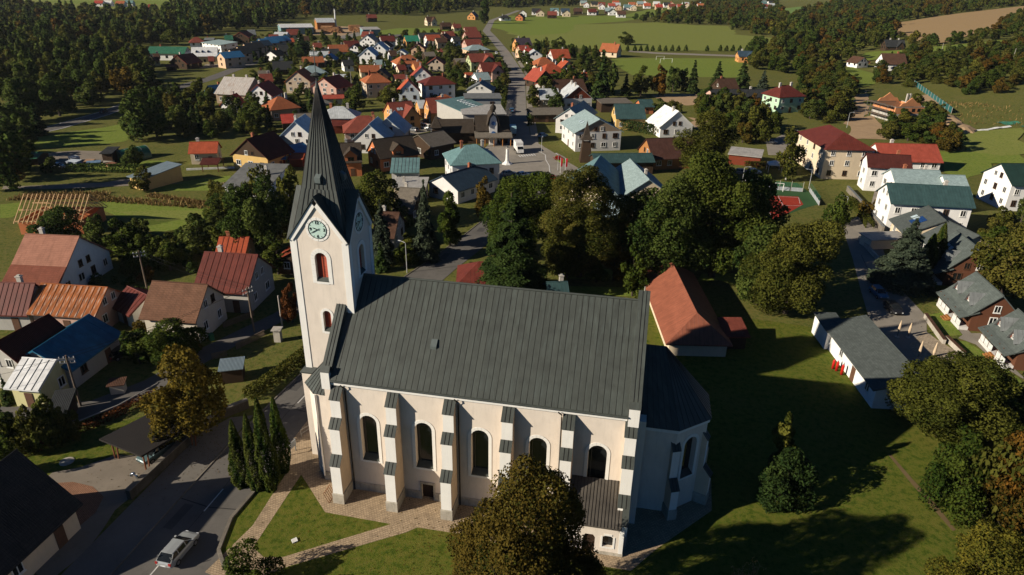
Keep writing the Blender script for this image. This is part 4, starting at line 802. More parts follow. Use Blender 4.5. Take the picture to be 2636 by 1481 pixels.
["round","dark",66.0,196.6,5.9,5.9,3,1,[1,1,4],2],
["con","needle",-95.1,161.4,7.3,3.5,2,0,[0,0,14],2],
["round","dark",-49.8,48.7,3.1,3.1,3,0,[1,0,10],2],
["con","needle",20.3,261.5,9.1,5.5,2,0,[2,1,1],-1],
["con","needle",-119.0,154.7,7.4,3.8,2,2,[1,0,19],2],
["con","needle",-95.3,193.3,8.0,3.5,3,0,[0,0,16],2],
["round","olive",-394.1,358.8,14.9,13.6,3,1,[-1,0],4],
["round","green",-197.8,234.5,8.7,8.5,3,2,[-1,0],4],
["round","green",-134.5,189.5,7.0,6.8,3,0,[1,0,19],2],
["round","olive",112.1,264.5,7.4,7.6,3,1,[3,1,25],1],
["round","green",-344.6,328.7,14.6,12.3,3,1,[-1,0],4],
["bush","olive",-39.1,20.0,1.2,2.5,3,2,[0,0,31],2],
["round","green",138.4,471.3,12.9,12.3,3,0,[-1,2],5],
["round","green",-300.7,334.8,12.7,11.6,3,2,[-1,0],4],
["round","green",-178.7,211.9,8.4,7.7,3,1,[2,0,34],2],
["round","olive",-92.7,145.7,5.0,5.4,3,2,[0,0,14],2],
["round","olive",-217.4,203.6,8.2,8.1,3,0,[-1,0],4],
["round","green",154.3,456.0,12.4,11.9,3,1,[-1,2],5],
["round","autumn",-40.9,24.2,2.5,2.5,3,1,[0,2,35],2],
["round","autumn",-278.3,244.0,10.6,9.7,3,2,[-1,0],4],
["round","olive",133.2,406.3,10.6,10.7,3,1,[-1,2],5],
["round","dark",102.1,451.5,12.2,11.5,3,1,[-1,2],5],
["round","dark",128.8,191.2,5.4,6.0,3,1,[2,1,23],1],
["round","dark",118.7,186.0,4.9,5.8,3,2,[1,1,23],1],
["round","green",-233.8,279.8,9.9,9.5,3,1,[-1,0],4],
["tall","dark",-414.8,431.7,18.4,8.3,3,1,[-1,0],4],
["con","needle",-211.8,226.7,10.4,5.1,2,1,[-1,0],4],
["round","dark",-340.3,396.5,14.7,13.0,3,2,[-1,0],4],
["round","olive",60.2,203.9,6.0,5.8,3,1,[2,1,4],2],
["round","green",-128.6,160.7,5.6,6.0,3,0,[2,0,19],2],
["round","dark",-48.5,31.7,2.5,2.7,3,1,[0,0,35],2],
["round","green",112.2,365.1,8.9,9.5,3,0,[-1,2],5],
["round","dark",134.2,237.2,6.5,6.9,3,0,[2,1,25],1],
["round","dark",-103.6,169.1,5.5,5.8,3,0,[1,0,18],-1],
["round","olive",5.4,256.5,7.8,6.9,3,1,[1,1,1],2],
["round","green",-151.1,206.8,7.8,7.0,3,2,[1,0,34],2],
["round","olive",63.4,229.5,6.5,6.3,3,2,[0,2,12],-1],
["round","green",-62.7,279.8,5.5,7.7,3,1,[0,0,36],-1],
["round","green",-6.6,287.5,8.6,7.6,3,2,[0,2,37],2],
["round","olive",94.3,257.2,6.9,7.0,3,2,[1,1,25],1],
["bush","olive",64.2,238.8,3.2,6.5,3,0,[0,2,12],2],
["con","blueneedle",81.9,288.7,9.6,6.6,2,0,[0,1,13],-1],
["round","autumn",175.2,308.8,8.5,8.6,3,2,[0,1,38],1],
["round","green",-140.1,101.5,4.1,5.1,3,1,[2,0,7],2],
["round","green",-8.7,280.1,7.9,7.3,3,2,[0,1,39],2],
["round","dark",94.7,426.6,11.3,10.5,3,2,[-1,2],5],
["con","needle",-341.9,406.9,16.0,7.1,3,2,[-1,0],4],
["round","green",-15.0,255.0,7.8,6.8,3,1,[0,2,40],2],
["round","green",128.3,218.4,5.7,6.3,3,2,[3,1,25],1],
["round","green",-350.9,387.3,13.7,12.6,3,1,[-1,0],4],
["bush","olive",66.4,188.7,2.6,5.3,3,0,[0,1,4],2],
["round","dark",-76.0,57.1,3.2,3.4,3,0,[0,3,22],2],
["round","green",121.4,198.5,5.1,5.8,3,2,[2,3,23],1],
["round","green",126.9,235.0,6.0,6.6,3,1,[2,1,25],1],
["round","dark",-132.3,172.9,6.0,6.0,3,0,[2,0,19],2],
["tall","dark",-384.4,433.7,17.2,7.4,3,0,[-1,0],4],
["round","dark",-228.6,239.3,8.6,8.4,3,0,[-1,0],4],
["round","olive",-140.5,183.6,6.4,6.3,3,0,[2,0,19],2],
["round","green",133.2,222.7,5.5,6.4,3,2,[4,1,25],1],
["round","green",-342.7,316.0,12.2,11.2,3,2,[-1,0],4],
["round","dark",-232.4,253.2,8.9,8.6,3,0,[-1,0],4],
["bush","olive",128.0,224.2,2.7,6.1,3,1,[4,1,25],1],
["bush","olive",-132.8,154.8,2.7,5.4,3,2,[0,0,19],2],
["bush","olive",-61.4,60.5,1.5,3.1,3,0,[0,0,10],2],
["bush","olive",-65.6,47.0,1.5,2.9,3,0,[1,1,22],2],
["bush","olive",-71.9,53.3,1.4,3.0,3,1,[3,1,22],2],
["bush","olive",135.7,214.4,2.4,5.6,3,2,[7,1,25],1],
["bush","olive",-61.4,56.8,1.5,2.8,3,0,[4,1,22],2],
["bush","olive",-168.1,202.6,3.4,6.2,3,0,[3,0,34],2],
["bush","olive",111.6,253.4,2.9,6.0,3,2,[3,1,25],1],
["bush","olive",124.7,203.8,2.3,5.2,3,1,[2,3,23],1],
["bush","olive",73.7,217.0,2.6,5.2,3,0,[0,2,25],2],
["bush","olive",78.7,264.6,3.2,6.0,3,2,[0,1,13],2],
["bush","olive",95.5,220.3,2.4,5.3,3,0,[1,1,25],1],
["bush","olive",65.6,224.2,2.6,5.2,3,2,[3,0,25],2],
["bush","olive",134.1,250.3,2.6,5.8,3,2,[6,1,25],1],
["bush","olive",131.6,197.5,2.1,4.9,3,1,[2,1,23],1],
["bush","olive",58.8,216.2,2.5,4.8,3,0,[0,1,21],2],
["bush","olive",-158.3,209.5,2.9,5.6,3,2,[1,0,34],2],
["bush","olive",-144.4,193.9,2.5,5.3,3,0,[2,0,34],2],
["bush","olive",115.2,200.7,2.1,4.7,3,1,[1,3,23],1],
["bush","olive",123.6,211.7,2.1,4.9,3,0,[5,1,25],1],
["bush","olive",127.2,185.0,1.9,4.4,3,1,[1,1,23],1],
["bush","olive",-107.4,198.5,2.5,4.7,3,2,[0,1,41],2],
["bush","olive",-51.2,32.6,0.9,2.0,3,1,[0,1,42],2],
["bush","olive",-96.5,152.5,2.0,3.9,3,0,[0,0,14],2],
["bush","olive",75.2,238.6,2.3,4.7,3,1,[1,0,25],2],
["bush","olive",-110.6,160.4,1.8,4.0,3,0,[0,0,18],2],
["bush","olive",-117.2,209.6,2.4,4.7,3,0,[0,1,43],2],
["bush","olive",129.6,205.2,1.7,4.2,3,0,[3,1,23],1],
["bush","olive",-85.5,182.3,2.0,3.9,3,2,[0,1,18],2],
["bush","olive",-63.8,89.2,1.0,2.6,3,0,[0,0,11],2],
["bush","olive",-119.4,174.3,1.8,4.0,3,0,[0,2,19],2],
["bush","olive",74.6,225.3,2.1,4.2,3,0,[2,0,25],2],
["bush","green",-123.3,228.6,2.7,4.6,3,1,[0,0,44],-1],
["bush","olive",57.7,239.0,2.1,4.1,3,0,[0,0,12],2],
["bush","green",-10.2,186.7,4.1,3.1,3,0,[0,0,45],-1],
["bush","olive",-65.4,253.8,2.1,4.1,3,1,[0,1,46],2],
["bush","olive",-66.2,218.2,1.8,3.6,3,2,[0,2,9],2],
["bush","olive",101.6,262.0,1.6,4.1,3,2,[2,1,25],1],
["bush","olive",-94.2,247.6,1.9,4.0,3,1,[0,0,30],2],
["bush","green",-34.9,260.8,3.8,3.0,3,0,[0,1,17],-1],
["col","dark",-24.2,431.6,4.7,2.3,3,1,"second small clipped tree from the left in the row beside the pitch",0],
["col","dark",-14.5,435.0,4.7,2.3,3,0,"fourth small clipped tree from the left in the row beside the pitch",0],
["col","dark",-6.2,437.9,4.7,2.3,3,1,"sixth small clipped tree from the left in the row beside the pitch",0],
["col","dark",2.3,440.9,4.7,2.3,3,2,"eighth small clipped tree from the left in the row beside the pitch",0],
["col","dark",-28.7,430.0,4.3,2.3,3,2,"first small clipped tree from the left in the row beside the pitch",0],
["col","dark",-19.2,433.3,4.3,2.3,3,2,"third small clipped tree from the left in the row beside the pitch",0],
["col","dark",-10.4,436.4,4.3,2.3,3,1,"fifth small clipped tree from the left in the row beside the pitch",0],
["col","dark",-2.3,439.2,4.3,2.3,3,0,"seventh small clipped tree from the left in the row beside the pitch",0],
["col","dark",19.6,452.6,4.2,2.4,3,1,"tenth small clipped tree from the left in the row beside the pitch",0],
["col","dark",27.8,455.5,4.2,2.4,3,1,"twelfth small clipped tree from the left in the row beside the pitch",0],
["col","dark",36.4,458.5,4.2,2.4,3,0,"fourteenth small clipped tree from the left in the row beside the pitch",0],
["col","dark",45.2,461.6,4.3,2.4,3,0,"sixteenth small clipped tree from the left in the row beside the pitch",0],
["col","dark",54.6,464.9,4.3,2.5,3,0,"eighteenth small clipped tree from the left in the row beside the pitch",0],
["col","dark",78.6,473.3,4.3,2.5,3,0,"twentieth small clipped tree from the left in the row beside the pitch",0],
["col","dark",87.5,476.5,4.3,2.5,3,0,"22nd small clipped tree from the left in the row beside the pitch",0],
["col","dark",97.1,479.8,4.3,2.5,3,0,"24th small clipped tree from the left in the row beside the pitch",0],
["col","dark",107.3,483.4,4.3,2.6,3,0,"26th small clipped tree from the left in the row beside the pitch",0],
["col","dark",14.7,450.9,3.8,2.4,3,1,"ninth small clipped tree from the left in the row beside the pitch",0],
["col","dark",23.6,454.1,3.8,2.4,3,0,"eleventh small clipped tree from the left in the row beside the pitch",0],
["col","dark",31.8,456.9,3.8,2.4,3,2,"thirteenth small clipped tree from the left in the row beside the pitch",0],
["col","dark",40.6,460.0,3.8,2.4,3,0,"fifteenth small clipped tree from the left in the row beside the pitch",0],
["col","dark",49.5,463.1,3.8,2.4,3,2,"seventeenth small clipped tree from the left in the row beside the pitch",0],
["col","dark",69.4,470.1,3.9,2.5,3,2,"nineteenth small clipped tree from the left in the row beside the pitch",0],
["col","dark",83.0,474.9,3.9,2.5,3,1,"21st small clipped tree from the left in the row beside the pitch",0],
["col","dark",92.5,478.2,3.9,2.5,3,1,"23rd small clipped tree from the left in the row beside the pitch",0],
["col","dark",102.2,481.6,3.9,2.6,3,0,"25th small clipped tree from the left in the row beside the pitch",0],
]
MASS_REGIONS = [
["leftwood",9,[8,15],[8,13],"DK",1.5,2000,2,[[-755,718],[-638,627],[-543,574],[-457,532],[-401,501],[-340,446],[-299,367],[-280,322],[-246,271],[-249,289],[-223,278],[-199,249],[-195,229],[-186,229],[-175,214],[-167,179],[-171,176],[-165,145],[-158,127],[-143,103]]],
["leftwood",11,[7,12],[8,12],"DK",1.5,2000,3,[[-755,718],[-560,644],[-511,648],[-518,712],[-424,578],[-401,501],[-461,538],[-549,580],[-645,634]]],
["farwood",12,[10,17],[9,14],"DK",1.5,2000,4,[[-498,676],[-556,802],[-665,1004],[-591,1079],[-301,543],[-302,517],[-304,504],[-312,501],[-311,457],[-289,402],[-278,382],[-305,380],[-318,391],[-340,446]]],
["farwood",14,[11,18],[11,16],"DK",1.5,500,5,[[-627,1081],[-418,1237],[-297,1322],[-224,1026],[-219,869],[-242,805],[-252,754],[-305,773],[-329,738],[-334,693],[-342,624],[-304,516]]],
["farwood",16,[9,15],[11,15],"DK",1.5,120,6,[[-297,1322],[-219,1389],[-156,1029],[-201,1003],[-224,1026]]],
["farwood",16,[9,15],[11,15],"DK",1.5,120,7,[[-249,1343],[-104,1431],[-92,1280],[-91,1103],[-169,1058],[-177,982]]],
["scrub",9,[6,12],[7,11],"OL",1.5,450,8,[[4,792],[1,878],[24,1027],[34,870],[80,1026],[131,1479],[301,1673],[236,1251],[208,1276],[142,636],[107,647],[110,749],[75,750],[34,759]]],
["scrub",10,[7,13],[8,12],"OL",1.5,600,9,[[199,1270],[203,1139],[213,1080],[202,916],[259,1082],[319,1206],[368,1264],[373,1222],[376,1121],[432,1117],[436,1033],[549,1117],[473,943],[363,845],[271,750],[235,631],[240,607],[195,511],[174,487],[157,445],[133,393],[112,362],[87,368],[102,488],[152,556],[121,640]]],
["slope",7,[5,9],[6,9],"OL",1.5,260,10,[[159,390],[201,467],[215,448],[253,485],[287,524],[306,556],[215,343],[185,294],[167,296],[169,327],[167,347],[155,318],[148,325],[145,343]]],
["slope",9,[5,9],[6,10],"OL",1.5,120,21,[[239,601],[237,525],[249,536],[305,616],[423,827],[306,556],[288,528],[229,507],[209,500]]],
["slope",5,[4,7],[5,7.5],"OL",1.5,60,11,[[139,262],[144,266],[142,244],[133,202],[128,180],[121,180],[115,194],[108,193],[118,219]]],
["slope",6,[4,8],[5,8],"OL",1.5,60,12,[[112,358],[139,395],[135,365],[133,332],[127,305],[113,258],[103,221],[100,220],[87,217],[96,280]]],
["garden",6,[5,8],[5,8],"OL",1.5,40,13,[[53,243],[80,267],[74,213],[76,204],[68,178],[59,177],[57,199],[50,226]]],
["garden",8,[3.5,6.5],[3.8,6],"GD",1.5,170,14,[[-207,346],[-176,357],[-138,346],[-97,440],[-83,430],[-42,310],[-30,244],[-50,238],[-63,218],[-76,215],[-79,190],[-85,176],[-95,150]]],
["garden",9.5,[3.5,6.5],[4,6.5],"GD",1.5,120,15,[[-278,470],[-246,483],[-190,465],[-116,557],[-85,452],[-97,440],[-138,346],[-207,346]]],
["garden",7,[5,9],[5,8],"GD",1.5,60,16,[[-66,459],[-18,445],[7,362],[14,257],[6,249],[2,265],[-9,185],[-18,221],[-32,313],[-57,398]]],
["garden",7,[4.5,8.5],[5,8],"GD",1.5,80,17,[[-180,209],[-185,229],[-165,205],[-154,214],[-122,174],[-113,177],[-118,205],[-85,144],[-92,141],[-113,137],[-132,143],[-165,180]]],
["garden",3.4,[2,4.5],[2.4,4.4],"GD",1.5,90,18,[[-78,56],[-66,61],[-59,61],[-52,54],[-46,45],[-49,46],[-57,46],[-61,41],[-63,37],[-66,47],[-71,53]]],
["garden",3.6,[2.5,5.5],[3.2,5.5],"GD",1.5,60,19,[[-66,82],[-64,92],[-61,100],[-44,68],[-47,65],[-53,66],[-56,61],[-60,64],[-60,71]]],
["garden",2.6,[1.2,2.6],[1.6,2.8],"GD",0.6,40,31,[[-65,38],[-57,42],[-54,44],[-47,32],[-46,30],[-54,34],[-58,38]]],
["garden",2.6,[1.2,3],[1.6,3],"GD",0.6,40,32,[[-43,25],[-38,26],[-32,26],[-30,21],[-34,19],[-35,16],[-39,19]]],
["garden",2.4,[1.4,3.2],[1.8,3],"GD",0.5,40,33,[[-47,6],[-40,7],[-36,7],[-36,4],[-42,1]]],
["garden",6,[4,9],[5,8],"DK",1.5,30,20,[[-158,117],[-154,123],[-142,116],[-125,101],[-117,98],[-119,86],[-123,83]]],
["garden",5,[3,5],[4,6],"GD",1.5,14,22,[[-26,78],[-19,83],[-13,65],[-11,59],[-11,55],[-16,53]]],
["slope",5,[4,6],[5,7],"OL",1.5,14,23,[[98,96],[109,109],[115,114],[97,73],[95,77],[97,88]]],
["slope",4,[3.5,6],[4.5,6.5],"OL",1.5,26,24,[[66,22],[69,27],[79,31],[72,13],[69,10],[67,11],[67,16]]],
]

# ------------------------------------------------------------------ ground
def grass_mat(name, c1, c2, c3, fine=9., brown=.55):
    if name in MATS: return MATS[name]
    m, nt, b = _nt(name, .95, .05); g = _n(nt, 'ShaderNodeNewGeometry').outputs['Position']
    f1 = _noise(nt, g, .035, 5, .6); f2 = _noise(nt, g, .35, 6, .7); f3 = _noise(nt, g, fine, 3, .7); f4 = _noise(nt, g, .11, 4, .6)
    col = _mix(nt, _ramp(nt, f2, .3, .7), c1, c2); col = _mix(nt, _ramp(nt, f4, brown, brown+.22), col, c3); col = _mix(nt, _ramp(nt, f1, .42, .72), col, mul(c2, .85))
    col = _mix(nt, .35, col, _mix(nt, _ramp(nt, f3, .3, .7), mul(c1, .45), mul(c2, 1.25)))
    f5 = _noise(nt, g, 1.4, 5, .75); col = _mix(nt, _ramp(nt, f5, .42, .72), col, mul(c3, .9)); col = _mix(nt, _ramp(nt, f5, .5, .3), col, mul(c1, .75))
    nt.links.new(col, b.inputs['Base Color']); _bump(nt, b, f3, .6, .12); MATS[name] = m; return m
def hard_mat(name, c, scale=6., crack=True):
    if name in MATS: return MATS[name]
    m, nt, b = _nt(name, .9, .15); g = _n(nt, 'ShaderNodeNewGeometry').outputs['Position']; f1 = _noise(nt, g, .25, 6, .65); f2 = _noise(nt, g, scale*3, 4, .7); f3 = _noise(nt, g, .9, 5, .7)
    col = _mix(nt, _ramp(nt, f1, .3, .7), mul(c, .78), mul(c, 1.15)); col = _mix(nt, _ramp(nt, f3, .55, .75), col, mul(c, .7)); col = _mix(nt, .25, col, _mix(nt, _ramp(nt, f2, .3, .7), mul(c, .5), mul(c, 1.4)))
    nt.links.new(col, b.inputs['Base Color']); _bump(nt, b, f2, .4, .02); MATS[name] = m; return m
def paver_mat(name, c, w=.24, h=.24, rot=0.):
    m, nt, b = _nt(name, .9, .1); g = _n(nt, 'ShaderNodeNewGeometry').outputs['Position']; mp = _n(nt, 'ShaderNodeMapping'); mp.inputs['Rotation'].default_value = (0, 0, rot); nt.links.new(g, mp.inputs[0])
    bt = _n(nt, 'ShaderNodeTexBrick'); bt.inputs['Scale'].default_value = 1; bt.inputs['Brick Width'].default_value = w; bt.inputs['Row Height'].default_value = h; bt.inputs['Mortar Size'].default_value = .018; bt.inputs['Mortar Smooth'].default_value = .2
    bt.inputs['Color1'].default_value = (*mul(c, .85), 1); bt.inputs['Color2'].default_value = (*mul(c, 1.12), 1); bt.inputs['Mortar'].default_value = (*mul(c, .38), 1); nt.links.new(mp.outputs[0], bt.inputs['Vector'])
    f1 = _noise(nt, g, .5, 6, .7); col = _mix(nt, _ramp(nt, f1, .5, .75), bt.outputs['Color'], mul(c, .5)); nt.links.new(col, b.inputs['Base Color']); _bump(nt, b, bt.outputs['Fac'], -.5, .02); MATS[name] = m; return m
GM = {'base': grass_mat('grass_rough', (0.062, 0.084, 0.017), (0.144, 0.158, 0.036), (0.172, 0.133, 0.045), 4, .52), 'lawn': grass_mat('grass_lawn', (0.049, 0.081, 0.010), (0.115, 0.146, 0.018), (0.155, 0.137, 0.030), 9, .5),
      'bright': grass_mat('grass_bright', (0.108, 0.163, 0.023), (0.197, 0.262, 0.044), (0.210, 0.214, 0.052), 5, .6), 'pale': grass_mat('grass_pale', (0.132, 0.172, 0.031), (0.220, 0.255, 0.056), (0.241, 0.220, 0.067), 3, .58),
      'vivid': grass_mat('grass_vivid', (.12, .20, .05), (.17, .26, .07), (.15, .21, .06), 3, .7), 'tan': grass_mat('stubble', (.30, .205, .10), (.40, .27, .135), (.34, .23, .115), 1.5, .6), 'dry': grass_mat('grass_dry', (.14, .115, .036), (.26, .195, .08), (.29, .19, .085), 3, .5),
      'asphalt': hard_mat('asphalt', (.13, .12, .108)), 'asphalt2': hard_mat('asphalt_worn', (.22, .20, .175)), 'walk': hard_mat('pavement_asphalt', (.165, .15, .13)), 'sidewalk': hard_mat('concrete_path', (.26, .23, .19)), 'square': hard_mat('square_paving', (.27, .24, .20)), 'gravel': hard_mat('gravel', (.22, .185, .145), 16), 'dirt': hard_mat('dirt', (.38, .26, .15), 3),
      'dirt_dim': hard_mat('trodden_earth', (.15, .105, .05), 5), 'pavers': paver_mat('pavers', (.40, .30, .195), .3, .22, .12), 'pavers2': paver_mat('terrace_slabs', (.36, .29, .21), .5, .5), 'redpave': paver_mat('red_cobble', (.30, .16, .10), .14, .14, .5), 'green_court': hard_mat('court_green', (.035, .085, .03), 2), 'red_court': hard_mat('court_red', (.30, .035, .018), 2)}
def terrain():
    def axis(a, b, near0, near1, s0, s1):
        out = [near0]; x = near0; st = s0
        while out[-1] < near1: out.append(out[-1]+s0)
        st = s0; hi = []; x = out[-1]
        while x < b: st *= 1.25; st = min(st, s1); x += st; hi.append(x)
        st = s0; lo = []; x = near0
        while x > a: st *= 1.25; st = min(st, s1); x -= st; lo.append(x)
        return lo[::-1]+out+hi
    X = axis(-4500, 4500, -60, 340, 10, 400); Y = axis(-250, 9000, -40, 640, 10, 400); nx = len(X)
    V = [(x, y, H(x, y)) for y in Y for x in X]; F = [(j*nx+i, j*nx+i+1, (j+1)*nx+i+1, (j+1)*nx+i) for j in range(len(Y)-1) for i in range(nx-1)]
    me = bpy.data.meshes.new('ground'); me.from_pydata(V, [], F); me.materials.append(GM['base']); tag(link('ground', me), 'rough green and brownish grass covering the valley floor', kind='structure')
terrain()
def drape(name, mat, z, pts, cell=22):
    bm = bmesh.new(); vs = [bm.verts.new((x, y, 0)) for x, y in pts]
    es = [bm.edges.new((vs[k], vs[(k+1) % len(vs)])) for k in range(len(vs))]; bmesh.ops.triangle_fill(bm, edges=es, use_beauty=True, use_dissolve=False)
    if any(H(x, y) > 0 for x, y in pts):
        for _ in range(6):
            lg = [e for e in bm.edges if e.calc_length() > cell]
            if not lg: break
            bmesh.ops.subdivide_edges(bm, edges=lg, cuts=1, use_grid_fill=False); bmesh.ops.triangulate(bm, faces=[f for f in bm.faces if len(f.verts) > 3])
    for v in bm.verts:
        h = H(v.co.x, v.co.y); v.co.z = h+z+(.12+.0006*max(0, v.co.y) if h > .01 else 0)
    for f in bm.faces:
        if f.normal.z < 0: f.normal_flip()
    bmesh.ops.recalc_face_normals(bm, faces=bm.faces)
    me = bpy.data.meshes.new(name); bm.to_mesh(me); bm.free(); me.materials.append(GM[mat]); o = link(name, me); return tag(o, kind='structure')
def soften(pts, amp, step, rnd):
    out = []
    for k in range(len(pts)):
        a, b = Vector(pts[k]), Vector(pts[(k+1) % len(pts)]); n = max(1, min(14, int((b-a).length/step)))
        for j in range(n):
            p = a.lerp(b, j/n); out.append((p.x+rnd.uniform(-amp, amp), p.y+rnd.uniform(-amp, amp)))
    return out
for k, (nm, mt, z, pts) in enumerate(GROUND):
    if mt in ('dirt', 'gravel', 'dry', 'pale') or nm in ('meadow', 'track') and mt != 'dirt_dim':
        d = math.hypot(pts[0][0]-27, pts[0][1]+50); a = min(.35+d*.006, 6); pts = soften(pts, a, a*3.2, random.Random(k))
    drape(nm, mt, z+.0005*k, pts)

# ------------------------------------------------------------------ the church
def church():
    CH = thing('church','large cream plastered church with dark copper roof and tall clock tower','church')
    cream = plaster('church_cream',(.68,.60,.51),.08,.14,.6); white = plaster('church_white',(.74,.72,.67),.05,.10,.2)
    tan = plaster('church_bounce_tan',(.66,.52,.37),.08,.14,.6)  # cream of the buttress sides with warm bounce light painted into its colour
    stone = plaster('church_stone',(.42,.38,.31),.35,.45,.8)
    copper = roofing('church_copper',(.052,.058,.051),'plain',.5,.22,spec=.25,c2=(.064,.075,.067))
    dark = plain('church_dark_metal',(.02,.017,.015),.5); glass = glass_mat()
    lead = plain('church_window_bar',(.10,.09,.07),.6)
    shut = roofing('church_shutter',(.36,.06,.025),'plain',.6,.3)
    wood = plain('church_door_wood',(.035,.018,.010),.7)
    L,W,He,Hr,yr = 30.,15.17,13.45,21.1,7.585
    s,b0,bw = 5.64,.921,1.04
    k = (Hr-He)/(yr+.4)
    # --- nave walls
    mb = MB(); bays = [b0+bw/2+s*(i+.5) for i in range(5)]
    hs = [arch_pts(c,.86,4.12,9.5) for c in bays] + [[(9.45,-.25),(10.7,-.25),(10.7,1.75),(10.5,2.0),(9.65,2.0),(9.45,1.75)]]
    hs[-1] = [(9.45,-.2),(10.7,-.2),(10.7,1.8),(10.5,2.0),(9.65,2.0),(9.45,1.8)]
    P0 = lambda u,z: (u,0.,z)
    holed_wall(mb,[(0,-.6),(L,-.6),(L,13.25),(0,13.25)],hs,P0,(0,1,0),.62)
    hb = [arch_pts(c,.86,4.12,9.5) for c in bays]
    holed_wall(mb,[(0,-.6),(L,-.6),(L,13.25),(0,13.25)],hb,lambda u,z: (u,W,z),(0,-1,0),.62)
    for x in (0.,L):
        pts = [(x,0,-.6),(x,W,-.6),(x,W,13.25),(x,yr,Hr-.2),(x,0,13.25)]
        mb.face(pts if x else pts[::-1],0)
    mb.build('nave_wall',cream,CH)
    for (y0,y1) in ((-.22,-.003),(W+.003,W+.22)):
        m = MB(); m.box(.85,29.2,y0,y1,12.75,13.2); m.build('eaves_cornice',white,CH)
    # stone plinth between buttresses
    for i in range(5):
        xa,xb = b0+bw+i*s,b0+(i+1)*s
        for (u0,u1) in ([(xa,9.3),(10.85,xb)] if i == 1 else [(xa,xb)]):
            if i == 4: u1 = 24.6
            m = MB(); m.extrude([(u0,-.14,-.6),(u0,-.14,.92),(u0,-.02,1.02),(u0,-.02,-.6)],(0,0,0),(u1-u0,0,0)) if u1 > u0 else None
            m.build('plinth',stone,CH)
    # door
    m = MB(); m.box(9.45,10.7,.3,.4,-.25,2.0); d = m.build('side_door',wood,CH)
    m = MB()
    for x in (9.32,10.72): m.box(x-.02,x+.15,-.1,.05,-.25,2.0)
    m.box(9.3,10.87,-.12,.05,2.003,2.25); m.build('door_surround',stone,d)
    m = MB(); m.box(10.45,10.5,.25,.297,.85,1.0); m.build('handle',lead,d)
    # windows
    def window(cx,P,N,w,z0,z1,depth,name='window',sur=.32,sillmat=copper,bars=True,shutter=False):
        """arched window: glass set back, bars, raised stone surround built of blocks"""
        e = Vector(P(1,0))-Vector(P(0,0)); N = Vector(N); o = Vector(P(0,0)); up = Vector((0,0,1))
        Q = lambda u,z,dd: o + e*u + up*z + N*dd
        g = MB(); pts = arch_pts(cx,w+.01,z0-.05,z1+.01,14)
        g.face([Q(u,z,depth-.02) for u,z in pts],0,[((u-cx),z) for u,z in pts])
        wn = g.build(name,shut if shutter else glass,CH)
        if shutter:
            zz = z0+.1; m = MB()
            while zz < z1-.06:
                hw = w if zz < z1-w else math.sqrt(max(.02,w*w-(zz-(z1-w))**2))
                m2 = MB(); m2.extrude([Q(cx-hw,zz,depth-.03),Q(cx-hw,zz+.14,depth-.03),Q(cx-hw,zz,depth-.11)],(0,0,0),e*(2*hw))
                m2.build('slat',shut,wn); zz += .17
            m = MB(); m.extrude([Q(cx-.05,z0,depth-.12),Q(cx-.05,z1,depth-.12),Q(cx-.05,z1,depth-.15),Q(cx-.05,z0,depth-.15)],(0,0,0),e*.1); m.build('mullion',shut,wn)
        elif bars:
            for u in ((-.62,) if w > .6 else (0,)):
                m = MB(); hz = z1-w+math.sqrt(w*w-u*u)-.02
                m.extrude([Q(cx+u*w*1.1-.025,z0,depth-.03),Q(cx+u*w*1.1-.025,hz,depth-.03),Q(cx+u*w*1.1-.025,hz,depth-.07),Q(cx+u*w*1.1-.025,z0,depth-.07)],(0,0,0),e*.05); m.build('bar',lead,wn)
            zz = z1-.75
            while zz < z1-.2:
                hw = w if zz < z1-w else math.sqrt(w*w-(zz-(z1-w))**2)
                m = MB(); m.extrude([Q(cx-hw,zz,depth-.025),Q(cx-hw,zz+.05,depth-.025),Q(cx-hw,zz+.05,depth-.065),Q(cx-hw,zz,depth-.065)],(0,0,0),e*(2*hw)); m.build('bar',lead,wn); zz += .8
        # sloping sill
        m = MB(); m.extrude([Q(cx-w-.02,z0-.02,-.06),Q(cx-w-.02,z0+.34,depth-.03),Q(cx-w-.02,z0-.1,depth-.03),Q(cx-w-.02,z0-.1,-.06)],(0,0,0),e*(2*w+.04)); m.build('sill',sillmat,wn)
        # surround blocks
        def block(pl):
            b = MB(); b.extrude([Q(u,z,.03) for u,z in pl],(0,0,0),-N*.075); b.build('surround_stone',white,wn)
        zs = z1-w; n = max(4,int((zs-z0)/.55)); h = (zs-z0+.3)/n
        for sd in (-1,1):
            for q in range(n):
                a = z0-.3+q*h+.006; c = a+h-.012
                pl = [(cx+sd*(w+.005),a),(cx+sd*(w+sur),a),(cx+sd*(w+sur),c),(cx+sd*(w+.005),c)]; block(pl if sd > 0 else pl[::-1])
        nv = 9
        for q in range(nv):
            a0,a1 = math.pi*(q+.02)/nv,math.pi*(q+.98)/nv; pr = []
            for rr,seq in ((w+.005,(a0,(a0+a1)/2,a1)),(w+sur,(a1,(a0+a1)/2,a0))):
                pr += [(cx+rr*math.cos(t),zs+rr*math.sin(t)) for t in seq]
            block(pr[::-1])
        block([(cx-w-.005,z0-.36),(cx+w+.005,z0-.36),(cx+w+.005,z0-.1),(cx-w-.005,z0-.1)])
        return wn
    for c in bays: window(c,P0,(0,1,0),.86,4.12,9.5,.62)
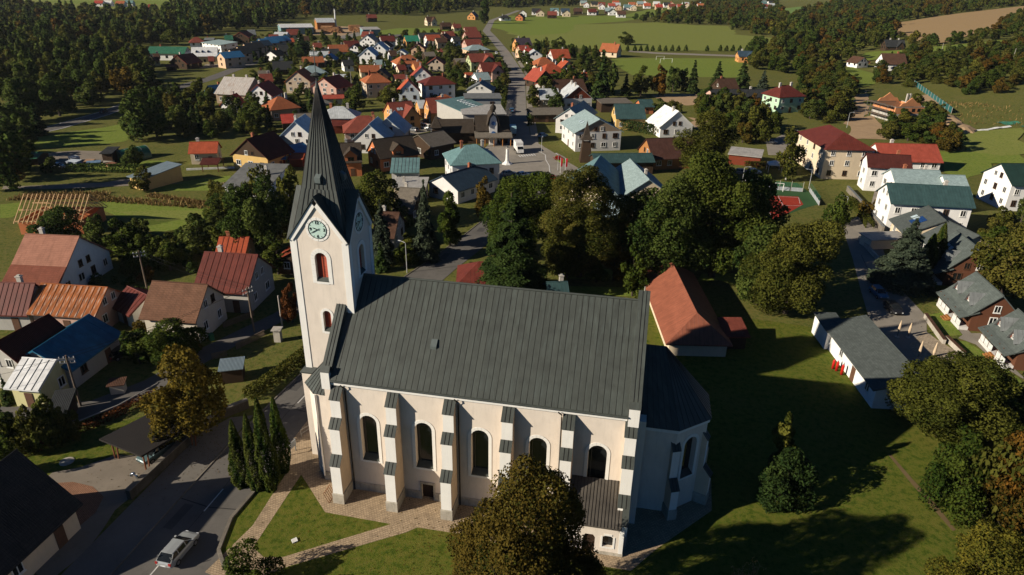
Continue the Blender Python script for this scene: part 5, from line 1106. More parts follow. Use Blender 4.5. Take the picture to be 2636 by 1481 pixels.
    # --- buttresses
    def buttress(x,y0,dirv,wv,z0=-.6,prof=((0,12.6,.96,11.6),(.96,9.5,1.7,8.72),(1.7,5.63,2.43,4.77)),wide=bw):
        """stepped buttress: dirv outwards, wv along the wall; caps of (depth, top z, depth, lower z)"""
        D = Vector((*dirv,0)); Wv = Vector((*wv,0)); o = Vector((x,y0,0)); up = Vector((0,0,1)); Q = lambda d_,z: o + D*d_ + up*z
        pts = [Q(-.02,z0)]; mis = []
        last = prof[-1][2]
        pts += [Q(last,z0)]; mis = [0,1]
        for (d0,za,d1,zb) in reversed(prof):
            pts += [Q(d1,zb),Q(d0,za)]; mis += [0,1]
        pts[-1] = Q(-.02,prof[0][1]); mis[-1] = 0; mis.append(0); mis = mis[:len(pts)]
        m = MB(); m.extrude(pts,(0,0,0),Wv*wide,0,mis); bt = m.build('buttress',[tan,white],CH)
        for (d0,za,d1,zb) in prof:
            dn = Vector((0,0,0)); sl = (Q(d1,zb)-Q(d0,za)); n_ = Wv.cross(sl).normalized(); n_ = n_ if n_.z > 0 else -n_
            a,c = Q(d0,za),Q(d1,zb)+sl.normalized()*.12
            for q in range(3):
                w0 = -.07+q*(wide+.14)/3; w1 = w0+(wide+.14)/3-.03
                mm = MB(); mm.extrude([a+Wv*w0+n_*.02,c+Wv*w0+n_*.02,c+Wv*w0+n_*.07,a+Wv*w0+n_*.07],(0,0,0),Wv*(w1-w0)); mm.build('cap_sheet',copper,bt)
            mm = MB()
            for q in (1,2): 
                w0 = -.07+q*(wide+.14)/3-.035
                mm.extrude([a+Wv*w0+n_*.02,c+Wv*w0+n_*.02,c+Wv*w0+n_*.11,a+Wv*w0+n_*.11],(0,0,0),Wv*.035)
            mm.build('cap_seam',dark,bt)
        m = MB(); e_ = .08
        pl = [Q(-.02,z0)-Wv*e_,Q(last+e_,z0)-Wv*e_,Q(last+e_,1.18)-Wv*e_,Q(last+.003,1.28)-Wv*e_,Q(-.02,1.28)-Wv*e_]
        m.extrude(pl,(0,0,0),Wv*(wide+2*e_)); m.build('plinth',stone,bt)
        return bt
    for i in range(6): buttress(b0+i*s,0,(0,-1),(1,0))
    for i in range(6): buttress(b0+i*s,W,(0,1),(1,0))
    # --- nave roof: deck and standing seam sheets
    x0,x1 = .95,29.25
    m = MB()
    for sg in (0,1):
        ye = -.4 if sg == 0 else W+.4
        a = [(x0-.2,ye,He-.06),(x1+.2,ye,He-.06),(x1+.2,yr,Hr-.06),(x0-.2,yr,Hr-.06)]
        m.face(a if sg == 0 else a[::-1],0)
        m.face(([(x0,ye,He-.06),(x0,ye,He-.3),(x1,ye,He-.3),(x1,ye,He-.06)]) if sg == 0 else [(x1,ye,He-.06),(x1,ye,He-.3),(x0,ye,He-.3),(x0,ye,He-.06)])
        m.face([(x0,ye,He-.3),(x0,0 if sg == 0 else W,He-.3),(x1,0 if sg == 0 else W,He-.3),(x1,ye,He-.3)])
    roof = m.build('nave_roof',copper,CH)
    n = 49; wd = (x1-x0)/n; rnd = random.Random(3)
    sl = Vector((0,yr+.4,Hr-He)); sl.normalize()
    variants = []
    for q in range(4):
        mm = MB(); ln = math.hypot(yr+.4,Hr-He)+.06
        nseg = 8; nrm = Vector((0,-sl.z,sl.y)); off = [rnd.uniform(-.004,.012) for _ in range(nseg+1)]
        def pt(u,t,h): return Vector((u,0,0)) - nrm*(-h) + sl*t
        for g in range(nseg):
            t0,t1 = ln*g/nseg,ln*(g+1)/nseg
            A = [pt(.012,t0,off[g]),pt(wd-.012,t0,off[g]*.3),pt(wd-.012,t1,off[g+1]*.3),pt(.012,t1,off[g+1])]
            mm.face(A,0,[(q*3.1,-t0),(q*3.1+wd,-t0),(q*3.1+wd,-t1),(q*3.1,-t1)])
        for u0 in (wd-.03,):
            mm.extrude([pt(u0,0,0),pt(u0,ln,0),pt(u0,ln,.028),pt(u0,0,.028)],(0,0,0),(.022,0,0),1)
        variants.append(mm.mesh('roof_sheet',[copper,dark]))
    for sg in (0,1):
        for q in range(n):
            o = link('roof_sheet',variants[rnd.randrange(4)],roof)
            if sg == 0: o.location = (x0+q*wd,-.43,He-.02)
            else: o.location = (x0+(q+1)*wd,W+.43,He-.02); o.rotation_euler = (0,0,math.pi)
    m = MB(); m.tube([(x0,yr,Hr+.06),(x1,yr,Hr+.06)],.11,8); m.build('ridge_cap',copper,roof)
    m = MB(); m.tube([(x0,-.5,He-.1),(x1,-.5,He-.16)],.09,8); m.build('gutter',copper,roof)
    # roof hatch
    m = MB(); hx,hy = 10.4,2.9; hz = He+k*(hy+.4)
    m.extrude([(hx-.3,hy-.35,hz-.4),(hx-.3,hy-.35,hz-.02),(hx-.3,hy+.3,hz+.46),(hx-.3,hy+.35,hz+.3)],(0,0,0),(.6,0,0)); m.build('hatch',plain('hatch_zinc',(.11,.13,.125),.45),roof)
    # --- gable parapets with copper coping and white kneelers
    for (xa,xb,nm) in ((0.,.82,'west'),(29.3,30.22,'east')):
        m = MB()
        m.extrude([(xa,-.1,13.0),(xa,yr,Hr+.55),(xa,W+.1,13.0)],(0,0,0),(xb-xa,0,0)); par = m.build('gable_parapet',cream,CH)
        for sg in (1,-1):
            a = Vector((xa-.08,-.1 if sg > 0 else W+.1,14.05)); c = Vector((xa-.08,yr,Hr+1.05)); t = c-a; nn = Vector((0,-t.z,t.y)).normalized() if sg > 0 else Vector((0,t.z,-t.y)).normalized()
            m = MB(); m.extrude([a-nn*.62,a+nn*.05,c+nn*.05,c-nn*.62],(0,0,0),(xb-xa+.16,0,0)); m.build('coping',copper,par)
            for u in (.33,.66):
                m = MB(); xx = xa-.08+(xb-xa+.16)*u; m.extrude([a+nn*.055+Vector((xx-a.x,0,0)),a+nn*.09+Vector((xx-a.x,0,0)),c+nn*.09+Vector((xx-a.x,0,0)),c+nn*.055+Vector((xx-a.x,0,0))],(0,0,0),(.03,0,0)); m.build('coping_seam',dark,par)
            y_ = -.42 if sg > 0 else W-.2
            m = MB(); m.box(xa-.02,xb+.02,y_,y_+.62,12.3,14.2); m.build('kneeler',white,par)
            m = MB(); ya,yb = (y_-.05,y_+.8) if sg > 0 else (y_-.18,y_+.67)
            m.extrude([(xa-.08,ya,14.2),(xa-.08,(ya+yb)/2,14.75),(xa-.08,yb,14.2)],(0,0,0),(xb-xa+.16,0,0)); m.build('kneeler_cap',copper,par)
    m = MB(); m.tube([(29.75,yr,Hr+.9),(29.75,yr,Hr+1.5)],.06,6); m.box(29.72,29.78,yr-.2,yr+.2,Hr+1.25,Hr+1.32); m.build('gable_finial',stone,CH)
    # --- downpipes
    for x in (2.2,13.5,23.3):
        m = MB(); m.tube([(x-.3,-.45,12.95),(x,-.3,12.6),(x,-.14,12.2),(x,-.14,-.2)],.07,7); m.build('downpipe',dark,CH)
    # --- sacristy annex against the last bay
    ax0,ax1,ay = 24.75,29.86,-3.68
    m = MB(); hz = [(28.0,.95),(28.95,.95),(28.95,2.1),(28.7,2.3),(28.25,2.3),(28.0,2.1)]
    hd = [(26.2,-.4),(27.3,-.4),(27.3,1.9),(27.1,2.2),(26.4,2.2),(26.2,1.9)]
    holed_wall(m,[(ax0,-.6),(ax1,-.6),(ax1,3.6),(ax0,3.6)],[hz,hd],lambda u,z: (u,ay,z),(0,1,0),.3)
    m.face([(ax0,0,-.6),(ax0,ay,-.6),(ax0,ay,3.6),(ax0,0,5.7)]); m.face([(ax1,ay,-.6),(ax1,0,-.6),(ax1,0,5.7),(ax1,ay,3.6)])
    an = m.build('annex_wall',cream,CH)
    m = MB(); m.face([(28.0,ay+.28,.9),(28.97,ay+.28,.9),(28.97,ay+.28,2.35),(28.0,ay+.28,2.35)]); m.build('window',glass,an)
    m = MB()
    for (a,c,e,f) in ((27.82,27.99,.82,2.2),(28.96,29.13,.82,2.2),(27.99,28.96,.80,.94),(28.1,28.85,2.31,2.5)): m.box(a,c,ay-.05,ay+.03,e,f)
    m.build('window_surround',white,an)
    m = MB(); m.box(26.2,27.3,ay+.22,ay+.28,-.4,2.2); m.build('door',wood,an)
    m = MB(); m.box(29.5,29.9,ay-.04,ay+.02,-.4,3.55); m.build('corner_strip',white,an)
    m = MB(); m.box(ax0-.06,26.0,ay-.1,ay+.02,-.6,.35); m.build('plinth',stone,an); m = MB(); m.box(27.5,ax1+.08,ay-.1,ay+.02,-.6,.35); m.build('plinth',stone,an)
    m = MB(); m.extrude([(29.62,ay-.25,3.9),(29.62,.0,6.05),(29.62,0,5.3),(29.62,ay-.25,3.2)],(0,0,0),(.5,0,0)); m.build('parapet',white,an)
    m = MB(); m.extrude([(29.58,ay-.28,3.95),(29.58,.0,6.12),(29.58,0,6.05),(29.58,ay-.28,3.87)],(0,0,0),(.6,0,0)); m.build('coping',copper,an)
    na = 16; wd = (29.6-ax0+.15)/na; mm = MB(); t = Vector((0,3.98,2.22)); t0 = t.normalized(); nn = Vector((0,-t0.z,t0.y))
    A = [Vector((0,0,0)),Vector((wd-.01,0,0)),Vector((wd-.01,0,0))+t,t]; mm.face(A,0,[(0,4.4),(wd,4.4),(wd,0),(0,0)])
    mm.extrude([Vector((wd-.04,0,0)),t+Vector((wd-.04,0,0)),t+nn*.045+Vector((wd-.04,0,0)),nn*.045+Vector((wd-.04,0,0))],(0,0,0),(.03,0,0),1)
    brownroof = roofing('annex_roof',(.075,.066,.055),'plain',.5,.3)
    sheet = mm.mesh('roof_sheet',[brownroof,dark])
    m = MB(); m.extrude([(ax0-.15,ay-.3,3.46),(ax0-.15,0,5.68),(ax0-.15,0,5.55),(ax0-.15,ay-.3,3.33)],(0,0,0),(29.6-ax0+.15,0,0)); ar = m.build('annex_roof',brownroof,CH)
    for q in range(na): o = link('roof_sheet',sheet,ar); o.location = (ax0-.15+q*wd,ay-.3,3.49)
    # --- choir and apse
    poly = [(30,3.1),(34.1,3.1),(37.05,5.6),(37.05,9.57),(34.1,12.07),(30,12.07)]
    m = MB(); Ha = 10.2; wins = []
    for q in range(5):
        a,c = Vector(poly[q]),Vector(poly[q+1]); d = (c-a).length; e = (c-a)/d; nin = Vector((-e.y,e.x))
        P = lambda u,z,a=a,e=e: (a.x+e.x*u,a.y+e.y*u,z)
        hl = [arch_pts(d/2,.8,3.9,8.6)] if q in (1,2,3) else []
        holed_wall(m,[(0,-1.),(d,-1.),(d,Ha),(0,Ha)],hl,P,(nin.x,nin.y,0),.6)
        if hl: wins.append((d/2,P,(nin.x,nin.y,0)))
    m.build('apse_wall',cream,CH)
    for (u,P,N) in wins: window(u,P,N,.8,3.9,8.6,.6)
    def grow(p,d):
        c = Vector((33,7.585)); out = []
        for k in range(len(p)):
            a,b_,e = Vector(p[k-1]),Vector(p[k]),Vector(p[(k+1) % len(p)])
            n1 = Vector(((b_-a).y,-(b_-a).x)).normalized(); n2 = Vector(((e-b_).y,-(e-b_).x)).normalized(); q = (n1+n2); q = q/(q.length_squared/2)
            out.append((b_.x+q.x*d,b_.y+q.y*d))
        return out
    ev = grow(poly,.3); ev[0] = (30,ev[0][1]); ev[-1] = (30,ev[-1][1])
    m = MB(); m.prism(grow(poly,.16),Ha-.45,Ha-.02,0,False,False); m.build('apse_cornice',white,CH)
    apex = Vector((32.3,7.585,16.5)); top0 = Vector((30,7.585,16.5)); m = MB(); arf = MB()
    faces = []
    E3 = [Vector((p[0],p[1],Ha-.02)) for p in ev]
    faces.append(([E3[0],E3[1],apex,top0])); faces += [[E3[q],E3[q+1],apex] for q in (1,2,3)]; faces.append([E3[4],E3[5],top0,apex])
    for f in faces: arf.face(f)
    arf.face([p for p in reversed(E3)])
    ar = arf.build('apse_roof',copper,CH)
    for f in faces:
        nrm = (f[1]-f[0]).cross(f[2]-f[0]).normalized(); ns = max(4,int((f[1]-f[0]).length/.6))
        for q in range(ns):
            u0,u1 = q/ns,(q+1)/ns; A,B_ = f[0].lerp(f[1],u0),f[0].lerp(f[1],u1)
            if len(f) == 4: C_,D_ = f[3].lerp(f[2],u1),f[3].lerp(f[2],u0)
            else: C_ = D_ = f[2]
            C2,D2 = B_.lerp(C_,.985),A.lerp(D_,.985); mm = MB(); h = nrm*.02; g_ = (B_-A)*.02
            mm.face([A+h+g_,B_+h-g_,C2+h,D2+h],0); 
            rib = [B_+h*.2,C2+h*.2,C2+nrm*.06,B_+nrm*.06]; mm.extrude(rib,(0,0,0),(B_-A).normalized()*-.03,1)
            mm.build('roof_sheet',[copper,dark],ar)
    pr2 = ((0,8.6,.55,7.9),(.55,4.6,1.35,3.7))
    for (x,y,ang) in ((34.1,3.1,-67),(37.05,5.6,-20),(37.05,9.57,20),(34.1,12.07,67)):
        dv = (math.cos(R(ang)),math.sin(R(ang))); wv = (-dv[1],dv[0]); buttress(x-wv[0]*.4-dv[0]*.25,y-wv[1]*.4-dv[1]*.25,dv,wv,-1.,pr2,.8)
    m = MB(); m.tube([(30.5,2.95,10.0),(30.5,2.95,-.5)],.07,7); m.build('downpipe',dark,CH)
    m = MB(); m.box(30.0,30.95,.75,1.9,-.8,12.2); m.build('corner_pier',cream,CH)
    # --- tower
    tx0,tx1,ty0,ty1,Ht,Hg = -4.14,1.70,4.6,10.44,25.85,29.75; cx,cy = -1.22,7.52
    m = MB(); tw = []
    for q,(a,e,nin) in enumerate((((tx0,ty0),(1,0),(0,1)),((tx1,ty0),(0,1),(-1,0)),((tx1,ty1),(-1,0),(0,-1)),((tx0,ty1),(0,-1),(1,0)))):
        P = lambda u,z,a=a,e=e: (a[0]+e[0]*u,a[1]+e[1]*u,z); w = 5.84; c = w/2
        hl = [arch_pts(c,.62,21.45,24.4)]
        if q in (0,3): hl.append(arch_pts(c,.42,15.9,18.15))
        holed_wall(m,[(0,0),(w,0),(w,Ht),(c,Hg),(0,Ht)],hl,P,(*nin,0),.4)
        tw.append((c,P,(*nin,0),q))
    m.build('tower_wall',cream,CH)
    for (c,P,N,q) in tw:
        window(c,P,N,.62,21.45,24.4,.4,'belfry_window',.42,copper,False,True)
        if q in (0,3): window(c,P,N,.42,15.9,18.15,.4,'tower_window',.26,copper,False,True)
    # white corner strips on tower
    for (x,y,sx,sy) in ((tx0,ty0,-1,-1),(tx1,ty0,1,-1),(tx1,ty1,1,1),(tx0,ty1,-1,1)):
        m = MB(); xs = sorted((x+sx*.06,x-sx*.62)); ys = sorted((y+sy*.06,y-sy*.02)); m.box(xs[0],xs[1],ys[0],ys[1],11.2,Ht-.3)
        xs = sorted((x+sx*.06,x-sx*.02)); ys = sorted((y+sy*.057,y-sy*.62)); m.box(xs[0]+.001,xs[1],ys[0],ys[1],11.2,Ht-.3); m.build('corner_strip',white,CH)
    # tower base with copper ledge
    m = MB(); m.prism([(tx0-.5,ty0-.35),(tx1,ty0-.35),(tx1,ty1+.35),(tx0-.5,ty1+.35)],-.6,10.9); m.build('tower_base',cream,CH)
    m = MB(); o_,i_ = [(tx0-.62,ty0-.47),(tx1,ty0-.47),(tx1,ty1+.47),(tx0-.62,ty1+.47)],[(tx0,ty0),(tx1,ty0),(tx1,ty1),(tx0,ty1)]
    for q in (0,2,3):
        a,b_ = o_[q],o_[(q+1) % 4]; c,d = i_[(q+1) % 4],i_[q]; m.face([(*a,10.85),(*b_,10.85),(*c,11.3),(*d,11.3)]); m.face([(*a,10.7),(*b_,10.7),(*b_,10.85),(*a,10.85)])
    m.build('tower_ledge',copper,CH)
    # gable mouldings and clocks
    mint = plain('clock_dial',(.47,.62,.55),.45,var=.1); black = plain('clock_black',(.012,.012,.012),.5)
    def text(s_,size):
        cu = bpy.data.curves.new('numeral','FONT'); cu.body = s_; cu.size = size; cu.align_x = 'CENTER'; cu.align_y = 'CENTER'; cu.extrude = .015; cu.offset = .008
        o = bpy.data.objects.new('tmp',cu); COL.objects.link(o); dg = bpy.context.evaluated_depsgraph_get(); me = bpy.data.meshes.new_from_object(o.evaluated_get(dg)); bpy.data.objects.remove(o)
        me.materials.clear(); me.materials.append(black); return me
    nums = {t: text(t,.42) for t in ('12','3','6','9')}
    for (c,P,N,q) in tw:
        e = Vector(P(1,0))-Vector(P(0,0)); N = Vector(N); o = Vector(P(0,0)); up = Vector((0,0,1)); zc = 26.78; rc = .88
        Q = lambda u,z,d: o + e*(c+u) + up*(zc+z) + N*d
        def ring(r0,r1,d0,d1,name,mat,par,seg=40):
            m = MB()
            for k_ in range(seg):
                a,b_ = 2*math.pi*k_/seg,2*math.pi*(k_+1)/seg; pa,pb = (math.cos(a),math.sin(a)),(math.cos(b_),math.sin(b_))
                m.face([Q(pa[0]*r0,pa[1]*r0,d1),Q(pa[0]*r1,pa[1]*r1,d1),Q(pb[0]*r1,pb[1]*r1,d1),Q(pb[0]*r0,pb[1]*r0,d1)]); m.face([Q(pa[0]*r1,pa[1]*r1,d0),Q(pb[0]*r1,pb[1]*r1,d0),Q(pb[0]*r1,pb[1]*r1,d1),Q(pa[0]*r1,pa[1]*r1,d1)])
                if r0 > .01: m.face([Q(pa[0]*r0,pa[1]*r0,d1),Q(pb[0]*r0,pb[1]*r0,d1),Q(pb[0]*r0,pb[1]*r0,d0),Q(pa[0]*r0,pa[1]*r0,d0)])
            return m.build(name,mat,par)
        ck = ring(.005,rc,.02,-.06,'clock',mint,CH)
        ring(rc,rc+.05,.02,-.09,'rim',black,ck)
        for k_ in range(12):
            a0,a1 = 2*math.pi*(k_+.03)/12,2*math.pi*(k_+.97)/12; m = MB(); pl = []
            for rr,seq in ((rc+.055,(a0,(a0+a1)/2,a1)),(rc+.32,(a1,(a0+a1)/2,a0))): pl += [Q(rr*math.cos(t),rr*math.sin(t),.01) for t in seq]
            m.extrude(pl,(0,0,0),-N*.06); m.build('surround_stone',white,ck)
        rot = Matrix((e,up,-N)).transposed().to_4x4()
        for k_ in range(12):
            a = math.pi/2-2*math.pi*k_/12
            if k_ % 3 == 0:
                ob = link('numeral',nums[('12','3','6','9')[k_//3]],ck); mt = rot.copy(); mt.translation = Q(.68*math.cos(a),.68*math.sin(a),-.085); ob.matrix_world = mt
            else:
                m = MB(); dv,pv = Vector((math.cos(a),math.sin(a))),Vector((-math.sin(a),math.cos(a)))
                pl = [Q(*(dv*rr+pv*s_),-.062) for rr,s_ in ((.72,-.02),(.84,-.02),(.84,.02),(.72,.02))]; m.extrude(pl,(0,0,0),-N*.02); m.build('hour_mark',black,ck)
        for (ang,ln,wd,dep) in ((290,.52,.055,-.075),(240,.76,.04,-.1)):
            a = math.pi/2-R(ang); dv,pv = Vector((math.cos(a),math.sin(a))),Vector((-math.sin(a),math.cos(a))); m = MB()
            pl = [Q(*(dv*rr+pv*s_),dep) for rr,s_ in ((-.28,-.02),(0,-wd*.6),(ln*.65,-wd),(ln,0),(ln*.65,wd),(0,wd*.6),(-.28,.02))]; m.extrude(pl,(0,0,0),-N*.02); m.build('hand',black,ck)
        for sg in (-1,1):   # moulding under the gable roof
            m = MB(); a,b_ = Vector((sg*3.0,Ht-.15-zc)),Vector((0,Hg+.02-zc)); t = (b_-a).normalized(); nn = Vector((-t.y,t.x)) if sg < 0 else Vector((t.y,-t.x)); nn = -nn if nn.y > 0 else nn
            pl = [Q(*a,.02),Q(*b_,.02),Q(*(b_+nn*.42),.02),Q(*(a+nn*.42),.02)]; m.extrude(pl,(0,0,0),-N*(.18+.004*(q % 2))); m.build('gable_moulding',white,CH)
    # spire: gabled skirt, flared frustum, tall pyramid, all in seamed copper sheets
    hw = 2.78; zs,hs_ = 30.35,1.75; za = 39.9
    top = Vector((cx,cy,za))
    def sheets(quad,ns,par,low=False):
        """quad: A,B at the bottom, C,D at the top (B->C right edge)"""
        A,B_,C_,D_ = quad; nrm = (B_-A).cross(D_-A).normalized()
        for q in range(ns):
            a,b_,c,d = A.lerp(B_,q/ns),A.lerp(B_,(q+1)/ns),D_.lerp(C_,(q+1)/ns),D_.lerp(C_,q/ns); mm = MB(); g_ = (b_-a)*.03
            mm.face([a+nrm*.02+g_,b_+nrm*.02-g_,c+nrm*.02,d+nrm*.02],0,[(0,0),(.5,0),(.5,5),(0,5)])
            mm.extrude([b_,c,c+nrm*.07,b_+nrm*.07],(0,0,0),(b_-a).normalized()*-.035,1); mm.build('roof_sheet',[copper,dark],par)
    core = MB(); c4 = [Vector((cx+sx*hw,cy+sy*hw,Ht)) for sx,sy in ((-1,-1),(1,-1),(1,1),(-1,1))]; d4 = [Vector((cx+sx*hs_,cy+sy*hs_,zs)) for sx,sy in ((-1,-1),(1,-1),(1,1),(-1,1))]
    for q in range(4):
        core.face([c4[q],c4[(q+1) % 4],d4[(q+1) % 4],d4[q]]); core.face([d4[q],d4[(q+1) % 4],top])
    sp = core.build('spire',copper,CH)
    for q in range(4):
        sheets((c4[q],c4[(q+1) % 4],d4[(q+1) % 4],d4[q]),9,sp); sheets((d4[q],d4[(q+1) % 4],top.lerp(d4[(q+1) % 4],.02),top.lerp(d4[q],.02)),8,sp)
    for q in range(4):   # four gable roofs
        ang = q*math.pi/2; rot = Matrix.Rotation(ang,3,'Z'); V = lambda x,y,z: Vector((cx,cy,0)) + rot @ Vector((x,y,0)) + Vector((0,0,z))
        zr,ze,ov,rx = Hg+.32,Ht-.22,.42,3.15; gr = MB()
        for sg in (-1,1):
            a,b_,c,d = V(sg*rx,-hw-ov,ze),V(sg*.0,-hw-ov,zr),V(sg*0,0,zr),V(sg*rx,-rx+.05,ze)
            pts = [a,b_,c,d]; gr.face(pts if sg < 0 else pts[::-1]); gr.face([p-Vector((0,0,.12)) for p in (pts[::-1] if sg < 0 else pts)])
            gr.face([a,b_,b_-Vector((0,0,.12)),a-Vector((0,0,.12))])
        gr.build('gable_roof',copper,CH)
    # vents on the spire
    zinc = MATS['hatch_zinc']
    for q in range(4):
        rot = Matrix.Rotation(q*math.pi/2,3,'Z'); V = lambda x,y,z: Vector((cx,cy,0)) + rot @ Vector((x,y,0)) + Vector((0,0,z))
        m = MB(); m.extrude([V(-.28,-1.72,30.8),V(-.28,-1.95,31.0),V(-.28,-1.95,31.5),V(-.28,-1.5,31.8)],(0,0,0),rot @ Vector((.56,0,0))); m.build('spire_vent',zinc,CH)
    m = MB(); m.tube([top-Vector((0,0,.5)),top+Vector((0,0,.1))],[.22,.06],8)
    m.tube([(cx,cy,za+.1),(cx,cy,za+.35)],[.06,.06],6); pr = [(0,.06),(.05,.22),(.2,.36),(.35,.22),(.45,.05)]
    m.tube([(cx,cy,za+.4+z) for z,_ in pr],[r_*1.5 for _,r_ in pr],10)
    m.build('finial',copper,CH)
    m = MB(); m.tube([(cx,cy,za+.8),(cx,cy,za+3.0)],.045,6); m.tube([(cx-.42,cy,za+2.25),(cx+.42,cy,za+2.25)],.045,6); m.tube([(cx-.25,cy,za+2.62),(cx+.25,cy,za+2.62)],.04,6)
    for dx,dz in ((0,3.0),(-.42,2.25),(.42,2.25),(-.25,2.62),(.25,2.62)): m.tube([(cx+dx,cy,za+dz-.07),(cx+dx,cy,za+dz),(cx+dx,cy,za+dz+.07)],[.02,.1,.02],6)
    m.build('cross',zinc,CH)
    # --- polygonal stair annexes beside the tower
    for sg in (1,-1):
        f = (lambda p: p) if sg > 0 else (lambda p: (p[0],W-p[1]))
        pl = [f(p) for p in ((0,.75),(-1.35,.75),(-2.85,2.25),(-2.85,4.3),(0,4.3))]; pl = pl[::-1] if sg > 0 else pl
        m = MB(); m.prism(pl,-.6,10.9); m.build('stair_turret_wall',cream,CH)
        ap = Vector((*f((0,4.5)),14.6)); ev = [Vector((*f(p),10.95)) for p in ((.0,.42),(-1.5,.42),(-3.2,2.1),(-3.2,4.6))]; m = MB(); fs = [[ev[1],ev[0],ap],[ev[2],ev[1],ap],[ev[3],ev[2],ap]]
        for t in fs: m.face(t if sg > 0 else t[::-1])
        m.face(ev + [Vector((*f((0,4.5)),10.95))])
        tr = m.build('stair_turret_roof',copper,CH)
        for t in fs:
            t = t if sg > 0 else [t[1],t[0],t[2]]
            nrm = (t[1]-t[0]).cross(t[2]-t[0]).normalized()
            for q in range(4):
                a,b_ = t[0].lerp(t[1],q/4),t[0].lerp(t[1],(q+1)/4); mm = MB(); c = b_.lerp(t[2],.97); d = a.lerp(t[2],.97)
                mm.face([a+nrm*.02,b_+nrm*.02,c+nrm*.02,d+nrm*.02]); mm.extrude([b_,c,c+nrm*.06,b_+nrm*.06],(0,0,0),(b_-a).normalized()*-.03,1); mm.build('roof_sheet',[copper,dark],tr)
        m = MB(); a = f((-1.45,.65)); m.prism([(a[0]+.12,a[1]),(a[0],a[1]+.12),(a[0]-.12,a[1]),(a[0],a[1]-.12)],.6,10.7); m.build('corner_strip',white,CH)
    m = MB(); m.box(-1.5,.0,.62,.72,-.6,1.1); m.build('plinth',stone,CH)
church()

# ------------------------------------------------------------------ houses
CAM = Vector((27.869,-51.863,49.292))
RC = {'orange': ((.35,.115,.05),'tile'),'redorange': ((.39,.085,.04),'tile'),'red': ((.34,.05,.035),'seam'),'brickred': ((.33,.07,.045),'tile'),
 'parsonage': ((.25,.085,.05),'seam'),'redbrown': ((.20,.055,.038),'tile'),'oxblood': ((.115,.026,.018),'seam'),'maroon': ((.075,.022,.018),'tile'),'brown': ((.085,.045,.03),'tile'),'chocolate': ((.075,.036,.028),'tile'),
 'barkbrown': ((.055,.043,.033),'shingle'),'blue': ((.05,.20,.36),'seam'),'cobalt': ((.022,.135,.22),'plain'),'navy': ((.035,.06,.085),'seam'),'bluewhite_r': ((.36,.46,.52),'seam'),
 'tealroof': ((.12,.21,.21),'seam'),'darkteal': ((.035,.07,.07),'seam'),'greenblack': ((.02,.045,.038),'tile'),'tealgrey': ((.24,.31,.31),'shingle'),'silver': ((.44,.46,.46),'seam'),
 'white': ((.62,.62,.60),'seam'),'whitesheet': ((.66,.66,.65),'plain'),'grey': ((.16,.17,.17),'seam'),'charcoal': ((.035,.037,.038),'tile'),'green': ((.03,.12,.07),'seam'),'jade': ((.03,.22,.13),'seam'),
 'slate': ((.15,.13,.105),'shingle'),'oldzinc': ((.40,.37,.34),'seam'),'salmon': ((.36,.17,.115),'tile'),'saltile': ((.20,.07,.045),'tile'),'browntile': ((.155,.08,.05),'tile'),'rust': ((.27,.085,.025),'rust'),
 'bluegrey': ((.17,.22,.25),'wave'),'flatgrey': ((.15,.15,.14),'plain'),'flatlight': ((.36,.34,.31),'plain'),'plum': ((.07,.055,.07),'tile'),'greyfelt': ((.075,.086,.082),'shingle'),'cottage': ((.085,.10,.094),'shingle')}
WC = {'cream': (.66,.54,.38),'beige': (.52,.42,.31),'white': (.80,.78,.74),'whitegrey': (.62,.60,.57),'grey': (.35,.35,.34),'midgrey': (.25,.26,.26),'darkwood': (.055,.035,.022),'redwood': (.17,.04,.02),'cotwood': (.12,.05,.028),'woodorange': (.34,.15,.05),
 'yellow': (.58,.48,.24),'ochre': (.60,.40,.15),'peach': (.62,.42,.27),'pinkplaster': (.52,.34,.27),'green_w': (.40,.45,.24),'mint': (.42,.60,.42),'orange_w': (.58,.28,.10),'brickorange': (.50,.17,.07),'bluewhite': (.66,.72,.74),
 'brownplaster': (.32,.24,.17),'greyplaster': (.42,.40,.36),'creamgrey': (.60,.54,.44),'limewash': (.62,.58,.30),'tealwall': (.16,.26,.27),'posts': (.12,.06,.03)}
def roof_mat(k):
    if 'roof_'+k in MATS: return MATS['roof_'+k]
    c,kind = RC[k]
    if k == 'rust':
        return roofing('roof_rust',c,'plain',.75,.4,c2=(.46,.40,.34),spec=.1)
    if k == 'oldzinc': return roofing('roof_oldzinc',c,'seam',.6,.15,.9,c2=(.26,.18,.13))
    return roofing('roof_'+k,c,kind,.75 if kind in ('tile','shingle') else .55,.25,.6,spec=.06 if kind in ('tile','shingle') else .18)
def wall_mat(k): return plaster('wall_'+k,WC[k],.08,.12,.2)
FRAME_W = plain('window_frame_white',(.75,.74,.70),.5); FRAME_B = plain('window_frame_brown',(.09,.045,.025),.5)
DOOR_M = plain('house_door',(.12,.06,.035),.6); CHIM_M = plaster('chimney_plaster',(.52,.48,.42),.2,.3); CHIM_B = plaster('chimney_brick',(.36,.13,.07),.25,.3); CHIM_C = plain('chimney_cap',(.14,.15,.15),.6)
_unit = {}
